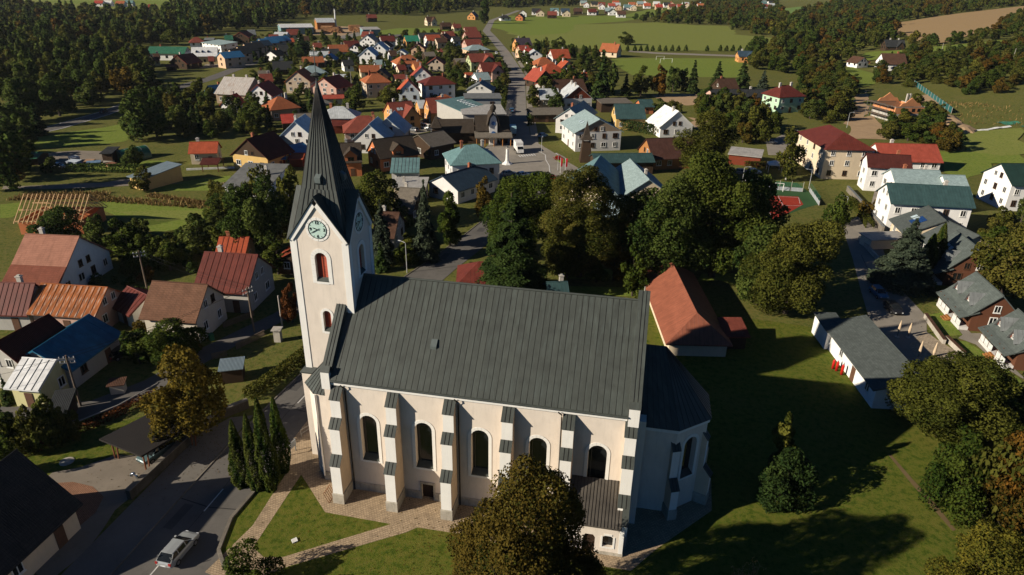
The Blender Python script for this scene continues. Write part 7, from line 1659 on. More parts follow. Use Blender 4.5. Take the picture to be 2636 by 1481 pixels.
def woods(name,label,pts,kind='stuff',cat='woodland'):
    """a mass of distant trees: one object, instanced on points by geometry nodes"""
    col = bpy.data.collections.new('woodland_prototypes'); protos = [('round','dark'),('round','green'),('round','olive'),('tall','dark'),('con','needle'),('round','autumn'),('bush','olive'),('round','yellow')]
    lods = (2,3); tbl = {}
    for l in lods:
        for (s_,lf) in protos:
            for v in (0,1):
                nm = 'woodland_tree_%02d' % len(tbl); o = bpy.data.objects.new(nm,proto(s_,l,lf,v)[0]); col.objects.link(o); tbl[(s_,lf,l,v)] = len(tbl)
    me = bpy.data.meshes.new(name); me.from_pydata([(p[2],p[3],H(p[2],p[3])-.1) for p in pts],[],[])
    rnd = random.Random(5); idx = []; rot = []; sc = []
    for p in pts:
        idx.append(tbl[(p[0],p[1],2 if p[6] <= 2 else 3,rnd.randrange(2))]); rot.append(rnd.uniform(0,6.28)); s = p[5]/NOMW[p[0]]; sc += [s,s,p[4]/10]
    me.attributes.new('pick','INT','POINT').data.foreach_set('value',idx); me.attributes.new('turn','FLOAT','POINT').data.foreach_set('value',rot); me.attributes.new('size','FLOAT_VECTOR','POINT').data.foreach_set('vector',sc)
    o = link(name,me); tag(o,label,cat,kind=kind)
    ng = bpy.data.node_groups.new('woodland_scatter','GeometryNodeTree'); ng.interface.new_socket('Geometry',in_out='INPUT',socket_type='NodeSocketGeometry'); ng.interface.new_socket('Geometry',in_out='OUTPUT',socket_type='NodeSocketGeometry')
    N = ng.nodes; gi,go = N.new('NodeGroupInput'),N.new('NodeGroupOutput'); ip = N.new('GeometryNodeInstanceOnPoints'); ci = N.new('GeometryNodeCollectionInfo'); ci.inputs['Collection'].default_value = col; ci.inputs['Separate Children'].default_value = True; ci.inputs['Reset Children'].default_value = True
    def attr(nm,ty):
        a = N.new('GeometryNodeInputNamedAttribute'); a.data_type = ty; a.inputs['Name'].default_value = nm; return a.outputs['Attribute']
    cx = N.new('ShaderNodeCombineXYZ'); L_ = ng.links
    L_.new(gi.outputs[0],ip.inputs['Points']); L_.new(ci.outputs[0],ip.inputs['Instance']); ip.inputs['Pick Instance'].default_value = True
    L_.new(attr('pick','INT'),ip.inputs['Instance Index']); L_.new(attr('turn','FLOAT'),cx.inputs['Z']); L_.new(cx.outputs[0],ip.inputs['Rotation']); L_.new(attr('size','FLOAT_VECTOR'),ip.inputs['Scale']); L_.new(ip.outputs[0],go.inputs[0])
    md = o.modifiers.new('scatter','NODES'); md.node_group = ng
    return o
def hedge(name,label,pts,w,h,leaf='dark',dens=55,size=.3,group=None):
    """clipped hedge: leaf clumps over a box section along a line"""
    rg = np.random.default_rng(len(label)); PP = []; NN = []
    for a,b in zip(pts,pts[1:]):
        a,b = np.array([*a,0.]),np.array([*b,0.]); L = np.linalg.norm(b-a); e = (b-a)/L; s = np.array([-e[1],e[0],0]); n = int(L*dens)
        t = rg.random((n,1))*L; q = rg.random((n,1)); top = q < .4; sd = np.where(q < .7,1,-1)
        p = np.where(top,s*rg.uniform(-w/2,w/2,(n,1)),s*sd*w/2*rg.uniform(.88,1.08,(n,1)))+np.where(top,h*rg.uniform(.9,1.06,(n,1)),rg.uniform(0,h,(n,1)))*np.array([0,0,1.])
        p = p+a+e*t; p[:,2] += H(*pts[0]); PP.append(p); NN.append(np.where(top,np.array([0,0,1.]),s*sd))
    P,N = np.vstack(PP),np.vstack(NN)
    o = link(name,leaf_cloud(P,N,rg.random(len(P)),size,leaf,rg,name)); return tag(o,label,'hedge',group)

for r in HOUSES: house(*r)
LOOK = {'dark': 'dark green', 'green': 'mid green', 'olive': 'olive', 'autumn': 'bronze', 'yellow': 'yellow', 'rust': 'dark red', 'needle': 'dark', 'blueneedle': 'grey green', 'thuja': 'bright green'}
KIND = {'round': 'round tree', 'tall': 'tall tree', 'birch': 'birch', 'con': 'conifer', 'col': 'column tree', 'bush': 'bush', 'pinebush': 'dwarf pine'}
def tree_label(shape, leaf, l):
    if isinstance(l, str): return l
    if l[0] < 0: return LOOK[leaf]+' '+KIND[shape]+(' in the dense wood on the left', ' in the far wood at the top', ' in the scrub belt beyond the pitch')[l[1]]
    rank = ('', 'nearest ', 'second nearest ', 'third nearest ', 'fourth nearest ', 'fifth nearest ', 'sixth nearest ', 'seventh nearest ', 'eighth nearest ', 'ninth nearest ', 'tenth nearest ')[min(10, l[0])]
    return rank+LOOK[leaf]+' '+KIND[shape]+(' left of the ', ' right of the ', ' in front of the ', ' behind the ')[l[1]]+TREE_MARKS[l[2]]
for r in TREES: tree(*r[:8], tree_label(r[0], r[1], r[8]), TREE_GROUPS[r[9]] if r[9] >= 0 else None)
def mass_points():
    """positions of the trees too many and too small to be told apart: spread through the wooded areas, clear of houses, roads and single trees"""
    KS = {'DK': [('round', 'dark', 4), ('round', 'green', 4), ('round', 'olive', 3.5), ('tall', 'dark', 2), ('con', 'needle', .8), ('round', 'autumn', .8)],
          'OL': [('round', 'olive', 4), ('round', 'green', 4), ('bush', 'olive', 3), ('round', 'autumn', 2), ('round', 'dark', 3), ('round', 'yellow', .25), ('tall', 'dark', .6)],
          'GD': [('round', 'green', 4), ('round', 'olive', 2), ('round', 'dark', 4), ('bush', 'olive', 1.5), ('con', 'needle', 1), ('round', 'autumn', .6)]}
    def inside(x, y, p):
        c = False
        for k in range(len(p)):
            x1, y1 = p[k]; x2, y2 = p[k-1]
            if (y1 > y) != (y2 > y) and x < (x2-x1)*(y-y1)/(y2-y1)+x1: c = not c
        return c
    keep = [g[3] for g in GROUND if g[0] in ('road', 'lane', 'village_square', 'track', 'pavement', 'football_pitch', 'sports_court', 'playground', 'car_park', 'yard', 'field', 'path')]
    boxes = [(min(q[0] for q in p), max(q[0] for q in p), min(q[1] for q in p), max(q[1] for q in p), p) for p in keep]
    solo = {}
    for t in TREES: solo.setdefault((int(t[2]//12), int(t[3]//12)), []).append((t[2], t[3]))
    blds = {}
    for h_ in HOUSES: blds.setdefault((int(h_[1]//20), int(h_[2]//20)), []).append((h_[1], h_[2], h_[3], h_[4]/2, h_[5]/2))
    out = []
    for (nm, sp, hr, wr, ks, mg, most, seed, poly) in MASS_REGIONS:
        r = random.Random(seed); K = KS[ks]; wt = [q[2] for q in K]; xs = [p[0] for p in poly]; ys = [p[1] for p in poly]; grid = {}; n = 0
        area = abs(sum(poly[k-1][0]*poly[k][1]-poly[k][0]*poly[k-1][1] for k in range(len(poly))))/2
        for _ in range(int(min(30000, area/sp/sp*12))):
            x, y = r.uniform(min(xs), max(xs)), r.uniform(min(ys), max(ys))
            if not inside(x, y, poly): continue
            g = (int(x//sp), int(y//sp)); s = (int(x//12), int(y//12)); b = (int(x//20), int(y//20))
            if any((a-x)**2+(c-y)**2 < sp*sp for i in (-1, 0, 1) for j in (-1, 0, 1) for a, c in grid.get((g[0]+i, g[1]+j), ())): continue
            if any((a-x)**2+(c-y)**2 < sp*sp*.6 for i in (-1, 0, 1) for j in (-1, 0, 1) for a, c in solo.get((s[0]+i, s[1]+j), ())): continue
            bad = False
            for i in (-1, 0, 1):
                for j in (-1, 0, 1):
                    for (cx, cy, rz, a, c) in blds.get((b[0]+i, b[1]+j), ()):
                        dx, dy = x-cx, y-cy; u, v = dx*math.cos(rz)+dy*math.sin(rz), dy*math.cos(rz)-dx*math.sin(rz)
                        if abs(u) < a+mg and abs(v) < c+mg: bad = True
            if bad or any(x0 < x < x1 and y0 < y < y1 and inside(x, y, p) for x0, x1, y0, y1, p in boxes): continue
            grid.setdefault(g, []).append((x, y)); n += 1; k = r.choices(K, wt)[0]; f = r.random(); h_ = hr[0]+(hr[1]-hr[0])*f; w = (wr[0]+(wr[1]-wr[0])*f)*r.uniform(.85, 1.15)
            if k[0] in ('con', 'tall'): w *= .62; h_ *= 1.25
            if k[0] == 'bush': h_ *= .4; w *= .8
            out.append((k[0], k[1], x, y, h_, w, 2 if math.hypot(x-CAM.x, y-CAM.y) < 560 else 3))
            if n >= most: break
    return out
woods('woodland', 'dark mixed woodland and scrub filling the valley sides far off', mass_points())

def make_haze():
    m = MB(); m.box(-4600, 4600, -260, 9200, -2.5, 96); o = m.build('haze', bpy.data.materials.new('haze_air')); tag(o, 'thin pale haze filling the valley air', 'haze', kind='stuff')
    mt = o.data.materials[0]; mt.use_nodes = True; nt = mt.node_tree; nt.nodes.clear(); out = nt.nodes.new('ShaderNodeOutputMaterial'); v = nt.nodes.new('ShaderNodeVolumePrincipled')
    v.inputs['Color'].default_value = (.86, .90, .92, 1); v.inputs['Density'].default_value = .00004; v.inputs['Anisotropy'].default_value = .2; nt.links.new(v.outputs[0], out.inputs['Volume'])
make_haze()

# ------------------------------------------------------------------ vehicles
TYRE = plain('tyre',(.012,.012,.012),.9); RIM = plain('rim',(.35,.35,.36),.35,.5,.6); LAMP = plain('lamp_glass',(.7,.72,.72),.15,.5); TAIL = plain('tail_lamp',(.35,.02,.015),.3)
def loft(m,secs,mi=0,cap=True):
    for a,b in zip(secs,secs[1:]):
        for k in range(len(a)-1): m.face([a[k],b[k],b[k+1],a[k+1]],mi)
    if cap: m.face(list(secs[0]),mi); m.face(list(reversed(secs[-1])),mi)
_cars = {}
def car_parts(kind,col):
    if (kind,col) in _cars: return _cars[(kind,col)]
    paint = MATS.get('paint_%s' % (col,)) or plain('paint_%s' % (col,),col,.28,.5,.15,.06); MATS['paint_%s' % (col,)] = paint
    L = {'estate': 4.15,'hatch': 3.9,'van': 4.7}[kind]; hw = .87; h = L/2; P = []
    zr = {'estate': 1.44,'hatch': 1.45,'van': 1.85}[kind]
    prof = [(-h,.45,.78,.70),(-h+.08,.28,.91,.80),(-h+.5,.22,.96,.86),(-.6,.20,.95,.87),(.75,.20,.92,.87),(h-.95,.21,.87,.87),(h-.35,.23,.77,.85),(h-.08,.30,.66,.79),(h,.40,.56,.70)]
    m = MB(); secs = []
    for (x,zl,zb,w) in prof:
        secs.append([(x,-w*.86,zl),(x,-w,zl+.14),(x,-w,zb-.12),(x,-w*.93,zb),(x,0,zb+.03),(x,w*.93,zb),(x,w,zb-.12),(x,w,zl+.14),(x,w*.86,zl)])
    loft(m,secs); P.append(('body',m.mesh('body',paint,True),None))
    rear = -h+.12 if kind != 'hatch' else -h+.15; top0,top1 = (rear+.66,.24) if kind != 'van' else (rear+.15,.75); fr = 1.12 if kind != 'van' else 1.45
    g = MB(); loft(g,[[(rear,-.74,.90),(rear,-.66,.93),(rear,0,.95),(rear,.66,.93),(rear,.74,.90)],[(top0,-.76,.92),(top0,-.60,zr-.05),(top0,0,zr-.02),(top0,.60,zr-.05),(top0,.76,.92)],[(top1,-.78,.90),(top1,-.60,zr-.06),(top1,0,zr-.03),(top1,.60,zr-.06),(top1,.78,.90)],[(fr,-.74,.86),(fr,-.68,.88),(fr,0,.9),(fr,.68,.88),(fr,.74,.86)]],0,False)
    P.append(('glazing',g.mesh('glazing',glass_mat()),None))
    r = MB(); loft(r,[[(top0-.06,-.62,zr-.06),(top0-.06,-.56,zr),(top0-.06,0,zr+.02),(top0-.06,.56,zr),(top0-.06,.62,zr-.06)],[(top1+.05,-.62,zr-.07),(top1+.05,-.56,zr-.01),(top1+.05,0,zr+.01),(top1+.05,.56,zr-.01),(top1+.05,.62,zr-.07)]],0)
    for sy in (-1,1):
        for x in (.15,-.85) + ((-1.75,) if kind != 'hatch' else ()): r.extrude([(x,sy*.80,.88),(x+.09,sy*.80,.88),(x+.05,sy*.64,zr-.03),(x-.04,sy*.64,zr-.03)],(0,0,0),(0,sy*-.03,0))
        r.extrude([(fr,sy*.78,.86),(fr-.1,sy*.78,.86),(top1-.02,sy*.62,zr-.04),(top1+.08,sy*.62,zr-.04)],(0,0,0),(0,sy*-.03,0))
        r.extrude([(rear-.02,sy*.77,.90),(rear+.12,sy*.77,.90),(top0+.1,sy*.63,zr-.04),(top0-.03,sy*.63,zr-.04)],(0,0,0),(0,sy*-.03,0))
    P.append(('roof',r.mesh('roof',paint),None))
    for sx in (-h+.85,h-.85):
        for sy in (-1,1):
            w = MB(); w.tube([(sx,sy*.70,.31),(sx,sy*.885,.31)],.31,14); q = MB(); q.tube([(sx,sy*.86,.31),(sx,sy*.90,.31)],.19,10); P.append(('wheel',w.mesh('wheel',TYRE),('rim',q.mesh('rim',RIM))))
    for sy in (-1,1):
        l = MB(); l.box(h-.14,h-.0,min(sy*.42,sy*.68),max(sy*.42,sy*.68),.52,.66); P.append(('headlight',l.mesh('headlight',LAMP),None))
        l = MB(); l.box(-h-.01,-h+.1,min(sy*.55,sy*.79),max(sy*.55,sy*.79),.66,.9); P.append(('tail_light',l.mesh('tail_light',TAIL),None))
        l = MB(); l.box(.86,1.0,min(sy*.80,sy*.99),max(sy*.80,sy*.99),.90,1.03); P.append(('mirror',l.mesh('mirror',paint),None))
    b = MB(); b.box(-h-.04,-h+.02,-.26,.26,.5,.62); P.append(('number_plate',b.mesh('number_plate',LAMP),None))
    _cars[(kind,col)] = P; return P
def car(x,y,deg,kind,col,label,group=None):
    t = thing('car' if kind != 'van' else 'van',label,'car' if kind != 'van' else 'van',(x,y,H(x,y)+.05),R(deg),group)
    for (nm,me,sub) in car_parts(kind,col):
        o = link(nm,me,t)
        if sub: link(sub[0],sub[1],o)
SILVER,WHITE,BLACK,TEALC,REDC,BLUEC,GREYC = (.34,.355,.35),(.75,.75,.73),(.02,.02,.022),(.09,.15,.16),(.40,.02,.02),(.06,.17,.30),(.16,.17,.18)
car(-10.25,-11.5,88,'estate',SILVER,'silver estate car driving on the road in front of the church')
car(-21.2,.6,252,'estate',TEALC,'grey green car parked under the carport')
G_ = 'cars parked beside the orange guest houses'
for (x,y,a,k,c,l) in ((-48.6,178.8,150,'hatch',WHITE,'white hatchback nearest the orange guest house'),(-46.6,182,150,'hatch',BLACK,'black car beside the white hatchback'),(-43.6,171.6,150,'van',WHITE,'white van in the middle of the car park'),(-46.3,167,150,'estate',GREYC,'grey estate car at the lower left of the car park'),(-44.4,186.6,150,'hatch',SILVER,'silver car at the back of the car park'),(-40.8,168.6,150,'hatch',BLACK,'black car at the lower right of the car park')): car(x,y,a,k,c,l,G_)
for (x,y,a,k,c,l) in ((7.2,119.2,20,'hatch',REDC,'red car at the edge of the village square'),(69.8,179,10,'estate',SILVER,'silver car parked behind the apartment house'),(70.4,62.9,-80,'estate',BLUEC,'blue car on the lane under the huge tree'),(71,57,-80,'hatch',BLACK,'black car in front of the blue car on the lane'),(-164.5,168.5,110,'estate',BLACK,'dark car alone on the country road at the left'),(-122.4,100,20,'estate',WHITE,'white car parked at the left allotment'),(-39.6,18.6,70,'estate',BLACK,'dark car in the yard beside the cobalt roof'),
                           (-68,404,-76,'hatch',WHITE,'white car far up the long street'),(-61.5,369,-76,'hatch',TEALC,'green car parked along the long street'),(-21,210,104,'hatch',BLUEC,'blue car on the long street beside the box building'),(-3,169.3,60,'hatch',BLUEC,'light blue car at the top of the square'),(-10.6,157.5,100,'hatch',BLACK,'dark car at the inn corner of the square'),(56.3,138.4,15,'hatch',GREYC,'grey car in the car park beyond the birch'),(59.6,139.4,15,'hatch',WHITE,'white car in the car park beyond the birch'),(-1.2,121,40,'hatch',WHITE,'white car half hidden behind the park tree at the square'),(-5,121.5,40,'estate',SILVER,'silver car at the lower edge of the square')): car(x,y,a,k,c,l)
def truck(x,y,deg,box,label):
    t = thing('truck',label,'truck',(x,y,.05),R(deg)); white = plain('truck_white',(.72,.71,.68),.5)
    bm_ = plain('truck_box_%s' % (box,),box,.55); m = MB(); m.box(-3.2,1.1,-1.1,1.1,.9,3.1); m.build('cargo_box',bm_,t); m = MB(); m.box(-3.2,1.1,-.45,.45,.55,.897); m.build('chassis',TYRE,t)
    m = MB(); loft(m,[[(1.25,-1,.5),(1.25,-1,2.3),(1.25,1,2.3),(1.25,1,.5)],[(2.2,-1,.5),(2.2,-.95,2.25),(2.2,.95,2.25),(2.2,1,.5)],[(2.85,-.98,.45),(2.75,-.95,1.4),(2.75,.95,1.4),(2.85,.98,.45)]]); m.build('cab',white,t)
    m = MB(); m.face([(2.26,-.85,2.18),(2.76,-.88,1.45),(2.76,.88,1.45),(2.26,.85,2.18)]); m.build('windscreen',glass_mat(),t)
    for sx in (-2.3,1.9):
        for sy in (-.95,.95): m = MB(); m.tube([(sx,sy-.14,.42),(sx,sy+.14,.42)],.42,12); m.build('wheel',TYRE,t)
truck(-7.0,147.4,-70,(.72,.70,.66),'white box truck parked on the village square')
truck(-13.4,171,103,(.35,.55,.62),'pale blue box truck at the foot of the long street')
# ------------------------------------------------------------------ road furniture
PAINT = plain('road_paint',(.62,.60,.56),.8,var=.3); STONE = plaster('wall_stone',(.21,.185,.15),.35,.4,.8); CONC = plaster('concrete',(.44,.40,.34),.2,.35,.3)
def strip_mark(name,pts,w,z=.055):
    m = MB()
    for a,b in zip(pts,pts[1:]):
        a,b = Vector((*a,z)),Vector((*b,z)); s = Vector((-(b-a).y,(b-a).x,0)).normalized()*w/2; m.face([a-s,b-s,b+s,a+s])
    o = m.build(name,PAINT); tag(o,kind='structure'); return o
for (a,b) in (((-11.2,-6.2),(-11.15,-2.9)),((-11.25,-16),(-11.2,-12.9)),((-11.1,3.5),(-11.0,6.8)),((-10.8,13),(-10.6,16.2))): strip_mark('road_marking',[a,b],.13)
for k in range(7): x = -5.4+k*.66; strip_mark('road_marking',[(x,141.6+k*.46),(x-1.0,143.6+k*.46)],.42,.09)
strip_mark('road_marking',[(-1.5,150),(1.2,146),(2.2,140),(4,134),(5.2,127)],.25,.1)
for p in ([(-168,110),(-164.7,142),(-166.6,168),(-177.6,214)],[(-161.4,110),(-158.4,142),(-160.4,166),(-171.4,214)]): strip_mark('road_marking',p,.3,.06)
for (a,b) in (((58.4,118.9),(67.6,118.9)),((58.4,118.9),(58.9,101.5)),((58.6,110.4),(67,112.2)),((67.6,118.9),(67,113.5)),((62.8,118.9),(62.8,111.5))): strip_mark('court_line',[a,b],.1,.085)
TAR = plain('tar_seam',(.03,.028,.026),.7)
def tar(pts,w):
    o = strip_mark('road_seam',pts,w,.052); o.data.materials[0] = TAR
tar([(-14.5,-5.0),(-11,-5.6),(-8,-5.3)],.12); tar([(-11.3,-30),(-11.25,-8),(-11.1,12),(-10.5,24)],.05); tar([(-14.2,11),(-10.8,11.8),(-7.4,11.2)],.1); tar([(71,74),(75,73.2)],.12); tar([(70.5,66),(71.6,72),(72.6,82)],.1)
PATCH = hard_mat('road_patch',(.085,.08,.075))
for (x,y,w_,l_) in ((-9.6,1.5,1.1,2.6),(-13.3,-9,1.0,3.4),(-12.8,15.5,1.2,2.2),(-6.2,62,1.2,3),(-2.8,78,1.4,2.4)):
    o = strip_mark('road_patch',[(x,y),(x+.1,y+l_)],w_,.0505); o.data.materials[0] = PATCH
def fallen_leaves(name,label,spots,leaf):
    rg = np.random.default_rng(8); P = np.vstack([np.stack([rg.normal(x,r_,n_),rg.normal(y,r_,n_),np.full(n_,.075)],1) for x,y,r_,n_ in spots]); o = link(name,leaf_cloud(P,np.tile([0,0,1.],(len(P),1)),rg.random(len(P)),.13,leaf,rg,name,flat=.12)); tag(o,label,'leaves',kind='stuff')
fallen_leaves('fallen_leaves','brown fallen leaves strewn on the church lawn and paving',[(22,-12,4.5,1500),(14,-7,4,500),(-19,3,4,700),(2,-8,3.5,160),(50,50,8,900)],'autumn')
def wall_run(name,label,pts,w,h,mat,cap=None,cat='wall',z0=-.4,group=None):
    t = thing(name,label,cat,(0,0,0),0,group); m = MB(); c = MB()
    for a,b in zip(pts,pts[1:]):
        a,b = Vector(a),Vector(b); s = Vector((-(b-a).y,(b-a).x)).normalized()*w/2; hz = H(a.x,a.y)
        m.prism([tuple(a-s),tuple(b-s),tuple(b+s),tuple(a+s)],z0+hz,h+hz); s = s*1.25; c.prism([tuple(a-s),tuple(b-s),tuple(b+s),tuple(a+s)],h+hz+.002,h+hz+.09)
    m.build('wall_body',mat,t)
    if cap: c.build('coping',cap,t)
    return t
DARKST = plaster('dark_stone',(.10,.085,.065),.4,.4,.9)
wall_run('garden_wall','dark stone wall between the gravel drive and the pavement',[(-19.5,-6.2),(-19.25,-.5),(-19.0,4.2),(-18.3,8.2),(-16.3,11)],.5,1.15,DARKST,STONE)
wall_run('kerb_wall','low rough stone kerb wall along the church lawn by the road',[(-7.7,1.5),(-7.75,-2.2),(-8.0,-6.6),(-6.9,-10.5),(-5.2,-12.3)],.32,.24,STONE)
wall_run('stone_wall','stone garden wall with dark caps in front of the white houses',[(80.9,128),(81,112),(80.6,97)],.45,1.3,STONE,CHIM_C)
wall_run('retaining_wall','pale retaining wall along the right edge of the lane',[(74.4,91),(74.9,80),(75.2,70)],.4,.9,CONC)
wall_run('retaining_wall','retaining wall between terrace and first cottage lawn',[(75.4,55.6),(75.1,46.8)],.4,.8,CONC,FRAME_B)
wall_run('retaining_wall','retaining wall between terrace and second cottage lawn',[(75.9,48.2),(76.5,43.4)],.4,.8,CONC,FRAME_B)
wall_run('garden_wall','long pale concrete wall below the green black roofed house',[(97.5,95.5),(112,103.5),(121,108)],.3,1.5,CONC)
wall_run('white_wall','low white wall beside the ochre house in the left meadow',[(-89,106),(-77.5,111)],.25,.5,FRAME_W)
wall_run('kerb','pale kerb along the pavement of the church road',[(-14.68,-30),(-14.68,-5.6),(-14.58,4),(-13.98,14),(-13.48,20)],.16,.14,STONE,None,'kerb')
wall_run('kerb','pale kerb beside the bend of the road behind the nave',[(-11.9,42),(-11.1,50),(-8.7,60),(-6,72),(-3.6,86)],.16,.14,STONE,None,'kerb')
def lamp(x,y,h,deg,label):
    t = thing('street_lamp',label,'street lamp',(x,y,H(x,y)),R(deg)); g = plain('galvanised',(.42,.43,.42),.45); m = MB(); m.tube([(0,0,-.3),(0,0,h-.1),(.15,0,h+.08),(1.2,0,h+.2)],[.08,.055,.05,.04],7); m.build('mast',g,t)
    m = MB(); m.box(1.0,1.6,-.12,.12,h+.17,h+.27); m.build('lamp_head',g,t)
lamp(-10.6,54.5,5.7,160,'street lamp on the road bend right of the tower'); lamp(54.8,125,5.2,0,'tall lamp at the left corner of the playground'); lamp(71.7,128,4.8,180,'tall lamp at the right corner of the playground'); lamp(74.7,105,5,180,'lamp on the grass verge beside the lane')
lamp(-.2,147.5,4.6,90,'lamp near the zebra crossing on the square'); lamp(7,129.5,4.2,120,'lamp at the lower edge of the square'); lamp(100.9,212.6,5.3,0,'lamp beside the apartment house chimneys')
POLEW = plain('pole_wood',(.16,.12,.085),.9)
def power_pole(x,y,h,deg,label,arms=2):
    t = thing('power_pole',label,'power pole',(x,y,H(x,y)),R(deg)); m = MB(); m.tube([(0,0,-.4),(0,0,h)],[.16,.10],8); m.build('mast',POLEW if arms else CONC,t)
    for k in range(arms):
        m = MB(); m.box(-.9,.9,-.05,.05,h-.5-k*.6,h-.38-k*.6); m.build('crossarm',CHIM_C,t)
        for u in (-.8,-.3,.3,.8): m = MB(); m.tube([(u,0,h-.38-k*.6),(u,0,h-.18-k*.6)],.05,6); m.build('insulator',FRAME_W,t)
PP = [(-36.4,7.0,7.2,20),(-25.6,28.7,7.4,70),(-50.2,38,7.2,40)]
for (p,l) in zip(PP,('power pole beside the pale yellow cottage','power pole at the lane right of the brown tiled house','power pole in the gardens behind the rusty roof')): power_pole(*p,l)
power_pole(-22.6,31.5,5,60,'pale concrete post left of the tower base',0); power_pole(218,464,6.5,30,'pole on the hillside meadow below the tan field',0); power_pole(238,412,6.5,30,'pole on the bushy slope at the far right',0); power_pole(-97,236,9,10,'pole standing behind the pink gable house',0)
def wire(a,b,label):
    t = MB()
    P = [Vector(a).lerp(Vector(b),k/10)-Vector((0,0,.5*4*(k/10)*(1-k/10))) for k in range(11)]; t.tube(P,.018,4); tag(t.build('cable',TYRE),label,'cable','overhead cables of the left houses')
for k,u in enumerate((-.8,.8)):
    wire((-36.4+u*.94,7.0+u*.3,7.0),(-25.6+u*.3,28.7+u*.9,7.2),('left' if u < 0 else 'right')+' overhead cable from cottage pole to lane pole'); wire((-36.4+u*.94,7.0+u*.3,7.0),(-47,4+u*2,5.2),('upper' if u < 0 else 'lower')+' overhead cable from cottage pole towards the left edge'); wire((-25.6+u*.3,28.7+u*.9,7.2),(-50.2+u,38,7.0),('near' if u < 0 else 'far')+' overhead cable from lane pole to garden pole')
def picket(a,b,label,h=1.1):
    t = thing('picket_fence',label,'fence'); a,b = Vector(a),Vector(b); L = (b-a).length; e = (b-a)/L; s = Vector((-e.y,e.x)); m = MB()
    for z in (.3,.85): m = MB(); m.prism([tuple(a),tuple(b),tuple(b+s*.05),tuple(a+s*.05)],z,z+.09); m.build('rail',POLEW,t)
    pm = MB(); pm.box(-.05,.05,-.02,.02,.05,h-.08); pm.extrude([(-.05,-.02,h-.08),(.05,-.02,h-.08),(0,-.02,h)],(0,0,0),(0,.04,0)); me = pm.mesh('picket',POLEW); ang = math.atan2(e.y,e.x)
    for k in range(int(L/.17)): p = a+e*(k*.17)-s*.03; place('picket',me,t,(p.x,p.y,0),ang)
picket((-27,20.2),(-25.5,21.6),'short dark picket fence above the golden olive tree'); picket((-25.3,23.4),(-23.4,28),'longer dark picket fence along the lane'); picket((-30.6,28.8),(-28.2,33.5),'red brown picket fence of the brown tiled house')
def rail_fence(pts,label):
    t = thing('rail_fence',label,'fence')
    for a,b in zip(pts,pts[1:]):
        a,b = Vector(a),Vector(b); n = max(1,int((b-a).length/2.6)); m = MB(); m.tube([(a.x,a.y,1.0),(b.x,b.y,1.0)],.08,6); m.build('rail',CONC,t)
        for k in range(n): p = a.lerp(b,k/n); m = MB(); m.box(p.x-.07,p.x+.07,p.y-.07,p.y+.07,-.2,.93); m.build('post',FRAME_B,t)
rail_fence([(-42,-11),(-37,-4.3),(-34.9,-.4),(-33.2,3.0),(-30.9,6.9),(-29.4,12.2)],'pale handrail on posts between left lane and garden lawn')
# ------------------------------------------------------------------ carport and garden things
def carport():
    t = thing('carport','carport with dark ribbed roof on paired red brown posts','carport'); rb = roofing('carport_roof',(.020,.016,.013),'wave',.7,.25); wd = plain('carport_post',(.20,.075,.035),.7)
    q = [Vector(p) for p in ((-26.4,-1.2,2.75),(-20.0,-2.9,2.85),(-17.4,3.4,3.15),(-23.5,4.6,3.05))]; m = MB(); slab(m,[q[0],q[1],q[2],q[3]],.22); m.build('roof',rb,t)
    for (x,y) in ((-25.3,-.8),(-20.5,-2.1),(-18.4,2.9),(-23.0,4.0)):
        for dx in (-.12,.28): m = MB(); m.tube([(x+dx,y,-.2),(x+dx*1.6+.15,y,2.7)],.09,6); m.build('post',wd,t)
    m = MB(); m.tube([q[0]+Vector((.2,.3,-.3)),q[1]+Vector((-.2,.3,-.3))],.1,6); m.build('beam',wd,t)
carport()
def pipe_lamp():
    t = thing('bent_pipe_sculpture','shiny bent metal pipe shaped like a hook by the gravel drive','sculpture',(-19.7,-4.4,0)); ch = plain('chrome_pipe',(.70,.72,.72),.18,.5,.9)
    m = MB(); m.tube([(0,0,-.2),(0,0,.9)],.14,10); m.build('stem',CHIM_C,t); P = [(0,0,.9)]+[(-.32+.32*math.cos(a),0,1.45+.34*math.sin(a)) for a in [math.pi*(k/9*1.2-.15) for k in range(10)]]
    m = MB(); m.tube(P,[.15]*len(P),10); m.build('hook',ch,t,True)
pipe_lamp()
def small_box(name,label,cat,x,y,deg,L,W_,h,wall,roof,ov=.25,tilt=.25):
    t = thing(name,label,cat,(x,y,H(x,y)),R(deg)); m = MB(); m.prism([(-L/2,-W_/2),(L/2,-W_/2),(L/2,W_/2),(-L/2,W_/2)],-.3,h); m.build('wall',wall,t)
    m = MB(); slab(m,[(-L/2-ov,-W_/2-ov,h+.02),(L/2+ov,-W_/2-ov,h+.02),(L/2+ov,W_/2+ov,h+tilt),(-L/2-ov,W_/2+ov,h+tilt)],.1); m.build('roof',roof,t); return t
small_box('shrine_pillar','plastered wayside pillar with slab roof on the bank left of the tower','pillar',-20.8,27,10,.95,.9,2.0,CONC,CONC,.22,.05)
small_box('garden_shed','small shed with striped blue grey roof right of the golden olive tree','shed',-21.6,16.6,25,2.6,2.4,2.1,wall_mat('darkwood'),roof_mat('bluegrey'))
small_box('bin_hut','little pale hut with brown lid beside the left lane','hut',-34,10.7,25,1.6,1.2,1.4,wall_mat('creamgrey'),roof_mat('brown'))
small_box('store_room','white projecting store room at the far end of the long white building','store room',58.2,44.2,8,2.8,5.2,3.0,wall_mat('white'),roof_mat('greyfelt'),.3,.35)
small_box('transformer_box','pale electric cabinet in front of the long concrete wall','cabinet',107,96.6,10,1.1,.8,1.9,FRAME_W,FRAME_W,.05,.05)
